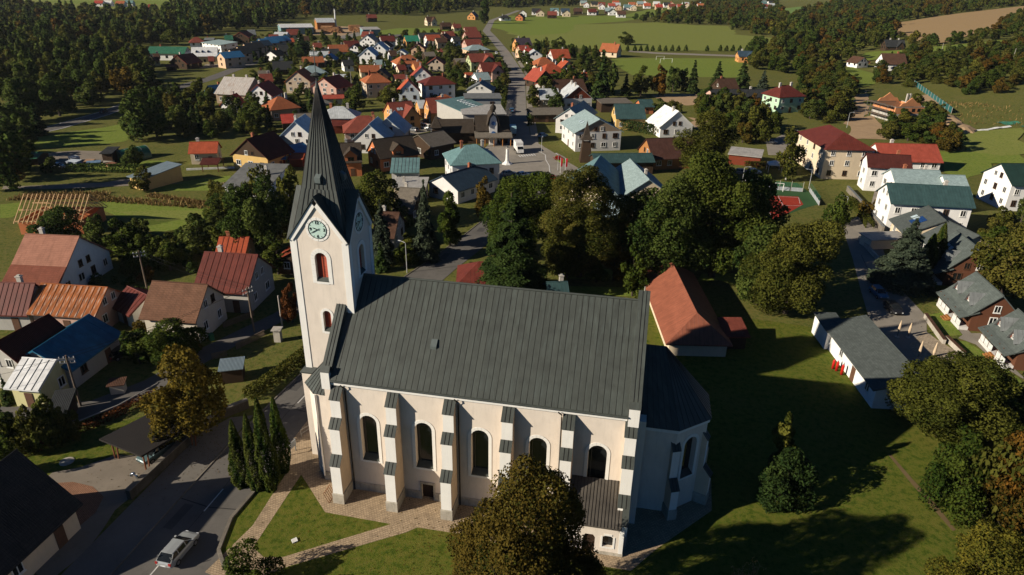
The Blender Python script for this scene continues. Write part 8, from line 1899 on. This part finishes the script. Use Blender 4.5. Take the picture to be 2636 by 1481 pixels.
small_box('waste_container','green waste container in front of the dark teal roofed house','container',82.4,106.5,0,2.6,1.8,1.6,plain('container_green',(.10,.17,.15),.5),plain('container_lid',(.45,.47,.46),.5),.1,.1)
small_box('wheelie_bin','green wheelie bin beside the brown tiled house','bin',-30.3,25.2,60,.6,.6,1.0,plain('bin_green',(.03,.16,.07),.5),plain('bin_green',(.03,.16,.07),.5),.03,.05)
small_box('stable_hut','small salmon hut roof alone in the meadow at right','hut',158,476,10,3,3,3,wall_mat('woodorange'),roof_mat('brown')); small_box('feed_box','low orange box in the meadow at right','hut',163,425,10,3,2,1.6,wall_mat('woodorange'),roof_mat('brown'))
for k,(x,y,L,W_,h_,c_,nm_) in enumerate(((-121,104,3,2,1.0,(.45,.5,.55),'pale blue'),(-118,106,2.2,2,.8,(.32,.2,.12),'brown'),(-115.5,104.6,3.2,1.8,.9,(.12,.2,.3),'dark blue'),(-113,107,2.5,1.6,.7,(.4,.36,.3),'beige'),(-123.5,107,2,2,1.2,(.5,.5,.48),'white'),(-110.8,105.2,2.2,1.4,.6,(.3,.14,.08),'rusty'))): small_box('covered_stack',nm_+' tarpaulin covered stack in the left allotment yard','stack',x,y,17*k,L,W_,h_,plain('stack_'+nm_,c_,.8),plain('stack_'+nm_,c_,.8),.12,.2)
def slab_thing(name,label,cat,pts,z0,z1,mat):
    m = MB(); m.prism(pts,z0,z1); return tag(m.build(name,mat),label,cat)
slab_thing('lawn_marker','small white stone marker set in the church lawn','marker',[(-.95,-8.0),(-.6,-8.35),(-.25,-8.0),(-.6,-7.6)],0,.16,FRAME_W)
m = MB(); m.tube([(-30.1,-2.4,0),(-30.1,-2.4,.1),(-30.1,-2.4,.16)],[.75,.72,.2],18); tag(m.build('manhole_cover',CONC),'round concrete manhole cover in the left garden lawn','manhole')
def sign_board():
    t = thing('notice_board','notice board on two posts by the church path','notice board',(-6.8,4.0,0),R(80))
    for u in (-.45,.45): m = MB(); m.box(u-.04,u+.04,-.04,.04,-.2,1.7); m.build('post',CHIM_C,t)
    m = MB(); m.box(-.5,.5,-.1,-.045,.85,1.65); m.build('panel',GREY_P,t)
GREY_P = plain('board_panel',(.35,.38,.40),.4); sign_board()
def hand_rail(x,y,deg,L,label):
    t = thing('handrail',label,'handrail',(x,y,0),R(deg))
    for z in (.5,1.0): m = MB(); m.tube([(-L/2,0,z),(L/2,0,z)],.035,6); m.build('rail',CONC,t)
    for u in (-L/2,0,L/2): m = MB(); m.tube([(u,0,-.1),(u,0,1.03)],.035,6); m.build('post',CONC,t)
hand_rail(-6.6,8.2,65,3,'pale metal handrail at the church entrance')
def rack():
    t = thing('iron_rack','rusty iron rack leaning beside the first buttress','rack',(.45,-1.9,0),R(90)); ru = plain('rusty_iron',(.22,.08,.03),.8)
    for u in range(6): m = MB(); m.tube([(-.7+u*.28,0,0),(-.7+u*.28,.5,1.1)],.03,5); m.build('bar',ru,t)
    for (a,b) in ((0,0),(.5,1.1)): m = MB(); m.tube([(-.7,a,b+.05),(.7,a,b+.05)],.03,5); m.build('rail',ru,t)
rack()
for k,(x,y,h) in enumerate(((57.15,35.9,1.45),(57.5,35.4,1.5),(57.95,34.5,1.6))):
    t = thing('gas_cylinder',('left','middle','right and largest')[k]+' red gas cylinder against the long white building','gas cylinder',(x,y,.1),0,'red gas cylinders'); m = MB(); m.tube([(0,0,0),(0,0,h-.25),(0,0,h-.08),(0,0,h)],[.19,.19,.12,.05],12); m.build('bottle',plain('gas_red',(.50,.02,.015),.4),t,True); m = MB(); m.tube([(0,0,h),(0,0,h+.14)],.045,6); m.build('valve',CHIM_C,t)
for k,(x,y,h) in enumerate(((68.9,47.6,2.9),(70.5,47.9,2.5),(69.6,40.9,3.2),(71.6,41.2,3.0))):
    t = thing('closed_parasol',('rear left','rear right','front left','front right')[k]+' closed beige parasol on the terrace of the long building','parasol',(x,y,.05),0,'closed parasols on the terrace'); m = MB(); m.tube([(0,0,0),(0,0,h)],.03,6); m.build('pole',FRAME_B,t); m = MB(); m.tube([(0,0,h*.32),(0,0,h*.45),(0,0,h*.7),(0,0,h*.97),(0,0,h)],[.10,.21,.17,.06,.02],9); m.build('canopy',plain('parasol_beige',(.55,.42,.28),.8),t)
    m = MB(); m.tube([(0,0,0),(0,0,.12)],.35,10); m.build('base',CONC,t)
def monument():
    t = thing('monument','white stone pillar monument with flared foot on the village square','monument',(-7.8,133.2,.05)); m = MB(); zs = (-.05,.1,.4,.9,1.8,3.6,4.3)
    m.tube([(0,0,z) for z in zs],[1.7,1.5,.9,.55,.45,.38,.36],8); m.build('pillar',FRAME_W,t); m = MB(); m.box(-.45,.45,-.45,.45,4.3,4.55); m.build('cap',CONC,t); m = MB(); m.tube([(0,0,4.55),(0,0,4.85),(0,0,5.1)],[.15,.3,.05],8); m.build('finial',CHIM_C,t)
monument()
for k,x in enumerate((8.3,9.6)):
    t = thing('flagpole',('left','right')[k]+' red flag at the edge of the village square','flag',(x,124,0)); m = MB(); m.tube([(0,0,0),(0,0,5)],.05,6); m.build('pole',FRAME_W,t); m = MB(); m.face([(.05,0,2.6),(.5,.12,2.7),(.6,0,4.9),(.05,0,4.9)]); m.face([(.6,0,4.9),(.5,.12,2.7),(.05,.02,2.6),(.05,.02,4.9)]); m.build('banner',plain('flag_red',(.45,.02,.03),.7),t)
for k,(x,y) in enumerate(((-17.6,156.4),(-16.2,155.9),(-14.9,156.8))):   # people at the inn door
    t = thing('person',('left person in pale shirt','middle person in grey shirt','right person in white shirt')[k]+' standing at the timber inn door','person',(x,y,.03),R(40*k),'people at the timber inn'); m = MB()
    m.tube([(0,-.1,0),(0,-.1,.45),(0,-.09,.85)],[.07,.075,.1],7); m.tube([(0,.1,0),(0,.1,.45),(0,.09,.85)],[.07,.075,.1],7); m.tube([(0,0,.82),(0,0,1.1),(0,0,1.4),(0,0,1.48),(0,0,1.55)],[.17,.17,.21,.1,.06],9,1); m.tube([(0,0,1.52),(0,0,1.6),(0,0,1.72),(0,0,1.8)],[.05,.1,.11,.04],8,2)
    for s_ in (-1,1): m.tube([(0,s_*.21,1.4),(.04,s_*.26,1.12),(.14,s_*.24,.88)],[.06,.05,.035],6,1)
    m.build('body',[TYRE,(FRAME_W,GREY_P,FRAME_W)[k],plain('skin',(.5,.3,.2),.6)],t,True)
# ------------------------------------------------------------------ playground and pitch
def goal(x,y,deg,w,h,label):
    t = thing('football_goal',label,'goal',(x,y,H(x,y)+.03),R(deg))
    for u in (-w/2,w/2): m = MB(); m.tube([(u,0,0),(u,0,h)],.07,6); m.build('post',FRAME_W,t); m = MB(); m.tube([(u,0,h),(u,1.0,0)],.04,5); m.build('stay',FRAME_W,t)
    m = MB(); m.tube([(-w/2,0,h),(w/2,0,h)],.07,6); m.build('crossbar',FRAME_W,t)
goal(40,390.5,15,7.3,2.44,'white football goal at the near end of the pitch'); goal(36.5,405,15,5,2.2,'second white goal behind the near goal')
NET = plain('fence_net',(.05,.20,.12),.6)
def ball_fence(a,b,label,h=2.4):
    t = thing('ball_fence',label,'fence'); a,b = Vector(a),Vector(b); n = int((b-a).length/3)+1; e = (b-a).normalized(); s = Vector((-e.y,e.x))*.03
    for k in range(n+1): p = a.lerp(b,k/n); m = MB(); m.tube([(p.x,p.y,-.2),(p.x,p.y,h+.2)],.05,6); m.build('post',CONC,t)
    for k in range(n):
        p,q = a.lerp(b,(k+.03)/n),a.lerp(b,(k+.97)/n); m = MB(); m.prism([tuple(p-s),tuple(q-s),tuple(q+s),tuple(p+s)],.05,1.0); m.build('board',GREY_P,t)
        m = MB()
        for z in range(5): m.prism([tuple(p-s*.4),tuple(q-s*.4),tuple(q+s*.4),tuple(p+s*.4)],1.15+z*.26,1.19+z*.26)
        for z in range(7): r_ = p.lerp(q,z/6); m.tube([(r_.x,r_.y,1.05),(r_.x,r_.y,h)],.015,4)
        o = m.build('netting',NET,t); o['kind'] = 'stuff'
ball_fence((55.5,124.8),(69.5,124.4),'grey boarded ball fence with green net behind the red court'); ball_fence((71.3,125.5),(71.2,113.5),'grey boards along the right side of the red court',1.1); goal(62.8,123.3,0,3.6,2.1,'small goal of the playground court')
def gazebo():
    t = thing('gazebo','small gazebo with pale canopy behind the playground','gazebo',(65.4,143.4,0)); m = MB(); B = [Vector((sx*1.8,sy*1.8,2.2)) for sx,sy in ((-1,-1),(1,-1),(1,1),(-1,1))]
    for k in range(4): m.face([B[k],B[(k+1) % 4],Vector((0,0,3.1))]); m.face([B[k]-Vector((0,0,.25)),B[(k+1) % 4]-Vector((0,0,.25)),B[(k+1) % 4],B[k]])
    m.build('canopy',FRAME_W,t)
    for p in B: m = MB(); m.tube([(p.x*.95,p.y*.95,0),(p.x*.95,p.y*.95,2.2)],.05,6); m.build('post',FRAME_W,t)
gazebo()
hedge('hedge','brownish clipped hedge along the bank left of the tower',[(-17.2,12.3),(-16.0,17),(-14.9,22.8),(-14.2,30)],1.3,1.5,'olive',260,.26)
hedge('hedge','dark hedge in front of the left allotment',[(-118,97.5),(-98,101.5)],1.2,2,'dark',90,.4); hedge('hedge','tall dark conifer hedge below the yellow house',[(21.5,188.5),(36,181)],1.6,3.2,'needle',120,.5); hedge('hedge','rusty hedge beside the slim birch at the bar pavilion',[(58,146),(69,147.5)],1.4,1.6,'autumn',90,.4)
hedge('hedge','green hedge along the left side of the long street',[(-19.5,178),(-27,222),(-34,262)],1.6,2.2,'green',60,.5); hedge('hedge','flowering shrub border below the stone garden wall',[(79,119),(79.4,110),(78.6,99)],1.6,1.3,'olive',150,.3)
hedge('hedge','reddish shrub border along the handrail of the left garden',[(-35.5,-2.5),(-33.4,1.2),(-31,5.6),(-29,10.6)],1.1,.8,'rust',110,.24)
m = MB(); m.prism([(6.1+2.6*math.cos(a)*math.cos(-.9)-1.1*math.sin(a)*math.sin(-.9),141.5+5.2*math.cos(a)*math.sin(-.9)+1.6*math.sin(a)*math.cos(-.9)) for a in [k*math.pi/12 for k in range(24)]],.02,.22); fb = tag(m.build('flower_bed',GM['bright']),'oval green flower bed on the village square','flower bed')
rg_ = np.random.default_rng(4); P_ = np.stack([5.4+rg_.normal(0,.45,260),142.2+rg_.normal(0,1.0,260),.3+rg_.uniform(0,.15,260)],1)
LEAF['redflower'] = leaf_mat('leaf_redflower',(.25,.01,.01),(.5,.02,.02),(.4,.02,.02)); o = link('flowers',leaf_cloud(P_,np.tile([0,0,1.],(260,1)),rg_.random(260),.4,'redflower',rg_,'flowers'),fb); o['kind'] = 'stuff'
# ------------------------------------------------------------------ unfinished buildings and other structures
def timber_frame():
    t = thing('unfinished_house','unfinished brick house with bare timber rafters in the left meadow','house',(-86.5,61.5,0),R(13)); tm = plain('new_timber',(.62,.40,.20),.8); L,W_,hr,he = 12.8,9.6,6.9,3.0
    m = MB(); m.prism([(-L/2+.3,-W_/2+.3),(L/2-.3,-W_/2+.3),(L/2-.3,W_/2-.3),(-L/2+.3,W_/2-.3)],-.4,he-.2,0,False); m.prism([(L/2-.6,-W_/2+.6),(-L/2+.6,-W_/2+.6),(-L/2+.6,W_/2-.6),(L/2-.6,W_/2-.6)][::-1],-.4,he-.2,0,False); m.build('wall',wall_mat('brickorange'),t)
    for k in range(16):
        x = -L/2+k*L/15
        for s_ in (-1,1): m = MB(); a,b = Vector((x,s_*(W_/2+.6),he-.45)),Vector((x,0,hr)); m.extrude([a,b,b+Vector((0,0,.18)),a+Vector((0,0,.18))],(0,0,0),(.12,0,0)); m.build('rafter',tm,t)
    for (y,z) in ((-2.3,4.5),(2.3,4.5),(-W_/2+.3,2.85),(W_/2-.3,2.85)): m = MB(); m.box(-L/2-.3,L/2+.3,y-.08,y+.08,z-.2,z); m.build('purlin',tm,t)
    for k in range(8): x = -L/2+.4+k*1.5; m = MB(); m.box(x,x+.1,-W_/2+.3,W_/2-.3,2.86,3.02); m.build('joist',tm,t)
timber_frame()
def tunnel():
    t = thing('polytunnel','dark green arched polytunnel at the left allotment','polytunnel',(-110.5,113.5,0),R(65)); gm = plain('tunnel_green',(.015,.10,.055),.35,.4); m = MB(); n = 14; arc = [(2.6*math.cos(math.pi*k/n),3.0*math.sin(math.pi*k/n)) for k in range(n+1)]
    for k in range(n): m.face([(-4,*arc[k]),(4,*arc[k]),(4,*arc[k+1]),(-4,*arc[k+1])])
    m.build('skin',gm,t)
    for x in (-4,4): m = MB(); m.face([(x,*p) for p in arc]); m.build('end_panel',gm,t)
    for k in range(5): x = -4+k*2; m = MB(); m.tube([(x,p[0]*1.01,p[1]*1.01) for p in arc],.05,5); m.build('hoop',CHIM_C,t)
tunnel()
def brick_shell():
    t = thing('unfinished_house','unfinished orange brick house with stepped gables on the right hillside','house',(124,236,0),R(20)); br = wall_mat('brickorange'); lt = plaster('brick_new',(.62,.27,.12),.15,.2,.3); hx,hy = 6,6.5
    m = MB(); m.prism([(-hx,-hy),(hx,-hy),(hx,hy),(-hx,hy)],-.5,3.0,0,True); m.build('ground_floor',wall_mat('greyplaster'),t); m = MB(); m.prism([(-hx,-hy),(hx,-hy),(hx,hy),(-hx,hy)],3.003,5.4,0,False); m.prism([(hx-.4,-hy+.4),(-hx+.4,-hy+.4),(-hx+.4,hy-.4),(hx-.4,hy-.4)][::-1],3.0,5.4,0,False); m.build('upper_wall',lt,t)
    m = MB(); m.prism([(-hx-.05,-hy-.05),(hx+.05,-hy-.05),(hx+.05,hy+.05),(-hx-.05,hy+.05)],5.4,5.6,0,False); m.build('ring_beam',CONC,t)
    for y in (-hy,hy-.4):
        m = MB(); m.extrude([(-4.6,y,5.6),(4.6,y,5.6),(3.6,y,6.8),(2.4,y,7.0),(0,y,8.8),(-2.4,y,7.0),(-3.6,y,6.8)],(0,0,0),(0,.4,0)); m.build('gable',lt,t)
    for x in (-2.5,1.5,3.8): add_window(t,x,-hy,0,3.7,1.2,1.2,True)
    for k in range(9): z = -hy+k*1.6; m = MB(); m.box(-hx-3.2,hx*.2,z,z+.1,5.7,5.85); m.build('joist',POLEW,t)
    for x in (-hx-1.4,-hx-3.0):
        for y in (-6,-2,2,6): m = MB(); m.tube([(x,y,-.3),(x,y,6.2)],.06,5); m.build('scaffold_post',CHIM_C,t)
    for z in (2.0,4.0,5.9): m = MB(); m.box(-hx-3.1,-hx-1.3,-6.3,6.3,z,z+.08); m.build('scaffold_deck',POLEW,t)
    for x in (2.6,3.8): m = MB(); m.box(x,x+.5,-.3,.3,5.4,9.3); m.build('chimney',CONC,t)
brick_shell()
rnd_ = random.Random(9)
for k,(x,y,s_) in enumerate(((141,236,7),(139.5,218,6.5),(133.5,262,6))):
    m = MB(); rings = []
    for j,(f,z) in enumerate(((1,-.3),(.8,.9),(.5,1.9),(.12,2.4))): rings.append([(x+s_*f*rnd_.uniform(.85,1.15)*math.cos(a),y+s_*f*1.3*rnd_.uniform(.85,1.15)*math.sin(a),H(x,y)+z) for a in [q*math.pi/8 for q in range(17)]])
    for r_ in rings: r_[-1] = r_[0]
    for a,b in zip(rings,rings[1:]):
        for q in range(16): m.face([a[q],a[q+1],b[q+1],b[q]])
    m.face(rings[-1][:-1]); tag(m.build('soil_heap',GM['dirt'],None,True),('upper','lower','rear')[k]+' heap of pale soil beside the unfinished brick house','soil heap','heaps of dug soil')
def ribbon(name,label,cat,pts,w,mat,amp=.3):
    m = MB(); L_ = []
    for k in range(len(pts)*6-5):
        i,f = divmod(k,6); i = min(i,len(pts)-2); f = (k-i*6)/6; a,b = Vector(pts[i]),Vector(pts[i+1]); p = a.lerp(b,f); s = Vector((-(b-a).y,(b-a).x)).normalized()*w/2*rnd_.uniform(.6,1.2); z = H(p.x,p.y)+.35+rnd_.uniform(0,amp); L_.append((p-s,p,p+s,z))
    for a,b in zip(L_,L_[1:]):
        for u,v in ((0,1),(1,2)): m.face([(*a[u],a[3]-(.25 if u == 0 else 0)),(*b[u],b[3]-(.25 if u == 0 else 0)),(*b[v],b[3]-(.25 if v == 2 else 0)),(*a[v],a[3]-(.25 if v == 2 else 0))])
    return tag(m.build(name,mat),label,cat)
ribbon('plastic_sheet','long crumpled white plastic sheet on the right slope','sheet',[(141,214),(148,218),(158.5,224)],2.2,FRAME_W); ribbon('tarpaulin','green tarpaulin beyond the end of the white sheet','tarpaulin',[(157.5,229),(164,231)],5,NET,.2); ribbon('tarpaulin','second green tarpaulin at the right edge of the slope','tarpaulin',[(162,221),(170,223)],5,NET,.2)
def green_fence():
    t = thing('mesh_fence','teal green mesh fence running down the right hillside','fence'); a,b = Vector((160,330)),Vector((149,251)); n = 14
    for k in range(n+1): p = a.lerp(b,k/n); m = MB(); m.tube([(p.x,p.y,H(p.x,p.y)-.2),(p.x,p.y,H(p.x,p.y)+2.6)],.08,5); m.build('post',CONC,t)
    for k in range(n):
        p,q = a.lerp(b,(k+.04)/n),a.lerp(b,(k+.96)/n); z = H(p.x,p.y); m = MB(); m.prism([(p.x,p.y),(q.x,q.y),(q.x+.06,q.y),(p.x+.06,p.y)],z+.2,z+2.4); m.build('mesh_panel',plain('fence_teal',(.02,.12,.12),.5),t)
green_fence()
def log_pile(x,y,deg,L,n,label):
    t = thing('log_pile',label,'log pile',(x,y,0),R(deg),'log piles of the sawmill'); m = MB(); r_ = .55
    for row in range(5):
        for k in range(n-row): u = (k-(n-row)/2)*2*r_; m.tube([(rnd_.uniform(-.5,.5)-L/2,u,r_+row*r_*1.7),(rnd_.uniform(-.5,.5)+L/2,u,r_+row*r_*1.7)],r_*rnd_.uniform(.8,1),6)
    o = m.build('logs',plain('log_wood',(.42,.22,.10),.9,var=.5,scale=.6),t); o['kind'] = 'stuff'
for k,(x,y,d) in enumerate(((-248,505,70),(-238,520,20),(-228,516,100),(-222,540,30),(-214,530,95))): log_pile(x,y,d,9,9,('leftmost','second','third','fourth','rightmost')[k]+' pile of sawn logs in the sawmill yard')
t = thing('sawmill_chimney','slim white metal chimney of the sawmill','chimney stack',(-246,556,0)); m = MB(); m.tube([(0,0,0),(0,0,16)],[.8,.6],8); m.build('stack',FRAME_W,t); m = MB(); m.tube([(0,0,15.9),(0,0,16.6)],[.75,.75],8); m.build('cowl',CHIM_C,t)
def folk_inn():
    t = thing('timber_inn','folk style inn with dark shingle roofs, onion tower and carved porch','inn',(-22.5,160,0),R(17)); sh = roof_mat('barkbrown'); wd = wall_mat('darkwood'); ow = wall_mat('woodorange'); wh = wall_mat('whitegrey')
    m = MB(); m.prism([(-13,-5),(9,-5),(9,6),(-13,6)],-.3,4.2,0,True); m.build('wall',wd,t)
    for (x0,x1,y0,y1,ze,zr) in ((-13.6,-1.5,-5.6,1.5,3.6,7.2),(-1.2,3.0,-6.2,3,4.2,8.2),(5.6,9.6,-6.2,3,4.2,8.0)):
        m = MB(); ym = (y0+y1)/2; slab(m,[(x0,y0,ze),(x1,y0,ze),(x1,ym,zr),(x0,ym,zr)],.2); slab(m,[(x1,y1,ze),(x0,y1,ze),(x0,ym,zr),(x1,ym,zr)],.2); m.build('shingle_roof',sh,t)
        m = MB(); m.extrude([(x0+.5,y0+.6,ze-.3),(x0+.5,y1-.6,ze-.3),(x0+.5,ym,zr-.4)],(0,0,0),(x1-x0-1,0,0)); m.build('gable_wall',wd,t)
    m = MB(); P = [(3.1,0),(5.5,0),(5.5,6.4),(5.2,8.2),(4.3,9.2),(3.4,8.2),(3.1,6.4)]; m.extrude([(x,-6.6,z) for x,z in P],(0,0,0),(0,6,0)); m.build('tower',wh,t)
    m = MB(); 
    for k,(x0,z0,x1,z1) in enumerate(((2.3,6.0,3.0,8.6),(3.0,8.6,3.9,10.0),(6.3,6.0,5.6,8.6),(5.6,8.6,4.7,10.0))): a = [(x0,-7.2,z0),(x1,-7.2,z1),(x1,0,z1),(x0,0,z0)]; slab(m,a if k > 1 else [a[1],a[0],a[3],a[2]],.2)
    m.build('tower_hood',sh,t)
    P = [(9.8,.7),(10.2,.55),(10.5,.8),(11.1,1.0),(11.7,.75),(12.1,.2),(12.8,.03)]; m = MB(); m.tube([(4.3,-5.2,z) for z,_ in P],[r_ for _,r_ in P],12); m.build('onion_dome',sh,t,True)
    for z,r_ in ((6.6,.62),(3.6,.62)): m = MB(); m.tube([(4.3,-6.62,z),(4.3,-6.72,z)],r_,14); m.build('round_window',plain('stained_blue',(.05,.14,.34),.3),t)
    m = MB(); slab(m,[(-1.5,-9.4,2.9),(10,-9.4,2.9),(10,-5.2,4.0),(-1.5,-5.2,4.0)],.3); m.build('porch_roof',roof_mat('slate'),t)
    for x in (-1,1.6,4.3,7,9.5): m = MB(); m.tube([(x,-9,0),(x,-9,2.8)],.14,6); m.build('porch_post',ow,t)
    m = MB(); m.prism([(-14.5,-7.2),(-12,-7.2),(-12,-4.7),(-14.5,-4.7)],-.3,5.6); m.build('turret',wd,t); m = MB(); B = [Vector((x,y,5.5)) for x,y in ((-14.9,-7.6),(-11.6,-7.6),(-11.6,-4.3),(-14.9,-4.3))]
    for k in range(4): m.face([B[k],B[(k+1) % 4],Vector((-13.25,-5.95,9.2))])
    m.build('turret_spire',sh,t)
folk_inn()
def bell_tower():
    t = thing('wooden_bell_tower','slender dark wooden bell tower with pointed shingle spire','bell tower',(13.4,141.5,0),R(12)); sh = roof_mat('barkbrown'); wd = wall_mat('darkwood')
    m = MB(); B = [(sx,sy) for sx,sy in ((-1,-1),(1,-1),(1,1),(-1,1))]
    for k in range(4): a,b = B[k],B[(k+1) % 4]; m.face([(a[0]*1.7,a[1]*1.7,0),(b[0]*1.7,b[1]*1.7,0),(b[0]*1.1,b[1]*1.1,5.6),(a[0]*1.1,a[1]*1.1,5.6)])
    m.build('shaft',wd,t); m = MB()
    for k in range(4):
        a,b = B[k],B[(k+1) % 4]; m.face([(a[0]*1.7,a[1]*1.7,6.4),(b[0]*1.7,b[1]*1.7,6.4),(b[0]*.9,b[1]*.9,7.6),(a[0]*.9,a[1]*.9,7.6)]); m.face([(a[0]*.9,a[1]*.9,7.6),(b[0]*.9,b[1]*.9,7.6),(0,0,11.6)])
    m.build('spire',sh,t)
    for (a,b) in B: m = MB(); m.box(a*1.0-.1,a*1.0+.1,b*1.0-.1,b*1.0+.1,5.5,6.6); m.build('post',wd,t)
bell_tower()
def tall_grass(name,label,polys,n,leaf='dry',h=1.0):
    """clumps of tall dry grass blades"""
    rg = np.random.default_rng(3); V = []; F = []; T = []
    for (x0,y0,x1,y1,w) in polys:
        for _ in range(n):
            f = rg.random(); x,y = x0+(x1-x0)*f+rg.normal(0,.4),y0+(y1-y0)*f+rg.uniform(-w/2,w/2); z = H(x,y); a = rg.uniform(0,6.28); hh = h*rg.uniform(.5,1.2); dx,dy = math.cos(a)*.16,math.sin(a)*.16; lx,ly = rg.normal(0,.3,2); i = len(V)
            V += [(x-dx,y-dy,z),(x+dx,y+dy,z),(x+lx+dx*.4,y+ly+dy*.4,z+hh),(x+lx-dx*.4,y+ly-dy*.4,z+hh)]; F.append((i,i+1,i+2,i+3)); T += [rg.random()]*4
    me = bpy.data.meshes.new(name); me.from_pydata(V,[],F); me.materials.append(LEAF[leaf]); at = me.attributes.new('tone','FLOAT','POINT'); at.data.foreach_set('value',T); tag(link(name,me),label,'grass',kind='stuff')
tall_grass('tall_grass','strip of tall tan dry grass across the left meadow',[(-96,79,-62,80,3.5),(-112,76,-94,82,5),(-72,98,-63,100,6),(-84,84,-62,80.5,1.5)],800,'dry',.75)
tall_grass('rough_grass','rough straw coloured grass on the right slope',[(150,262,185,246,34),(146,240,178,230,24),(162,205,196,196,34),(152,275,170,268,12)],170,'dry',.7)
def bare_shrub(x,y,h,label):
    t = thing('bare_shrub',label,'shrub',(x,y,0)); r = random.Random(int(x*9)); m = MB(); tips = []
    for k in range(26):
        a = r.uniform(0,6.28); p = Vector((r.uniform(-.5,.5),r.uniform(-.5,.5),0)); q = p+Vector((math.cos(a)*r.uniform(.3,1.4),math.sin(a)*r.uniform(.3,1.4),h*r.uniform(.5,1))); mid = p.lerp(q,.5)+Vector((r.uniform(-.2,.2),r.uniform(-.2,.2),.2)); m.tube([p,mid,q],[.045,.03,.01],5,cap=False)
        for j in range(4): b = mid.lerp(q,r.random()); e = b+Vector((r.uniform(-.5,.5),r.uniform(-.5,.5),r.uniform(.1,.7))); m.tube([b,e],[.018,.006],4,cap=False); tips.append(e)
    m.build('branches',plain('dry_branch',(.24,.16,.085),.9),t); rg = np.random.default_rng(2); P = np.array([tuple(q) for q in tips for _ in range(4)])+rg.normal(0,.12,(len(tips)*4,3)); link('leaves',leaf_cloud(P,rg.normal(size=P.shape),rg.random(len(P)),.16,'dry',rg,'leaves'),t)
bare_shrub(40.6,-6.2,3.2,'bare twiggy shrub at the bottom edge right of the church'); bare_shrub(43.2,-7,2.4,'second lower twiggy shrub at the bottom edge'); bare_shrub(49,-6.5,1.6,'small dry twiggy shrub near the yellow green bush')
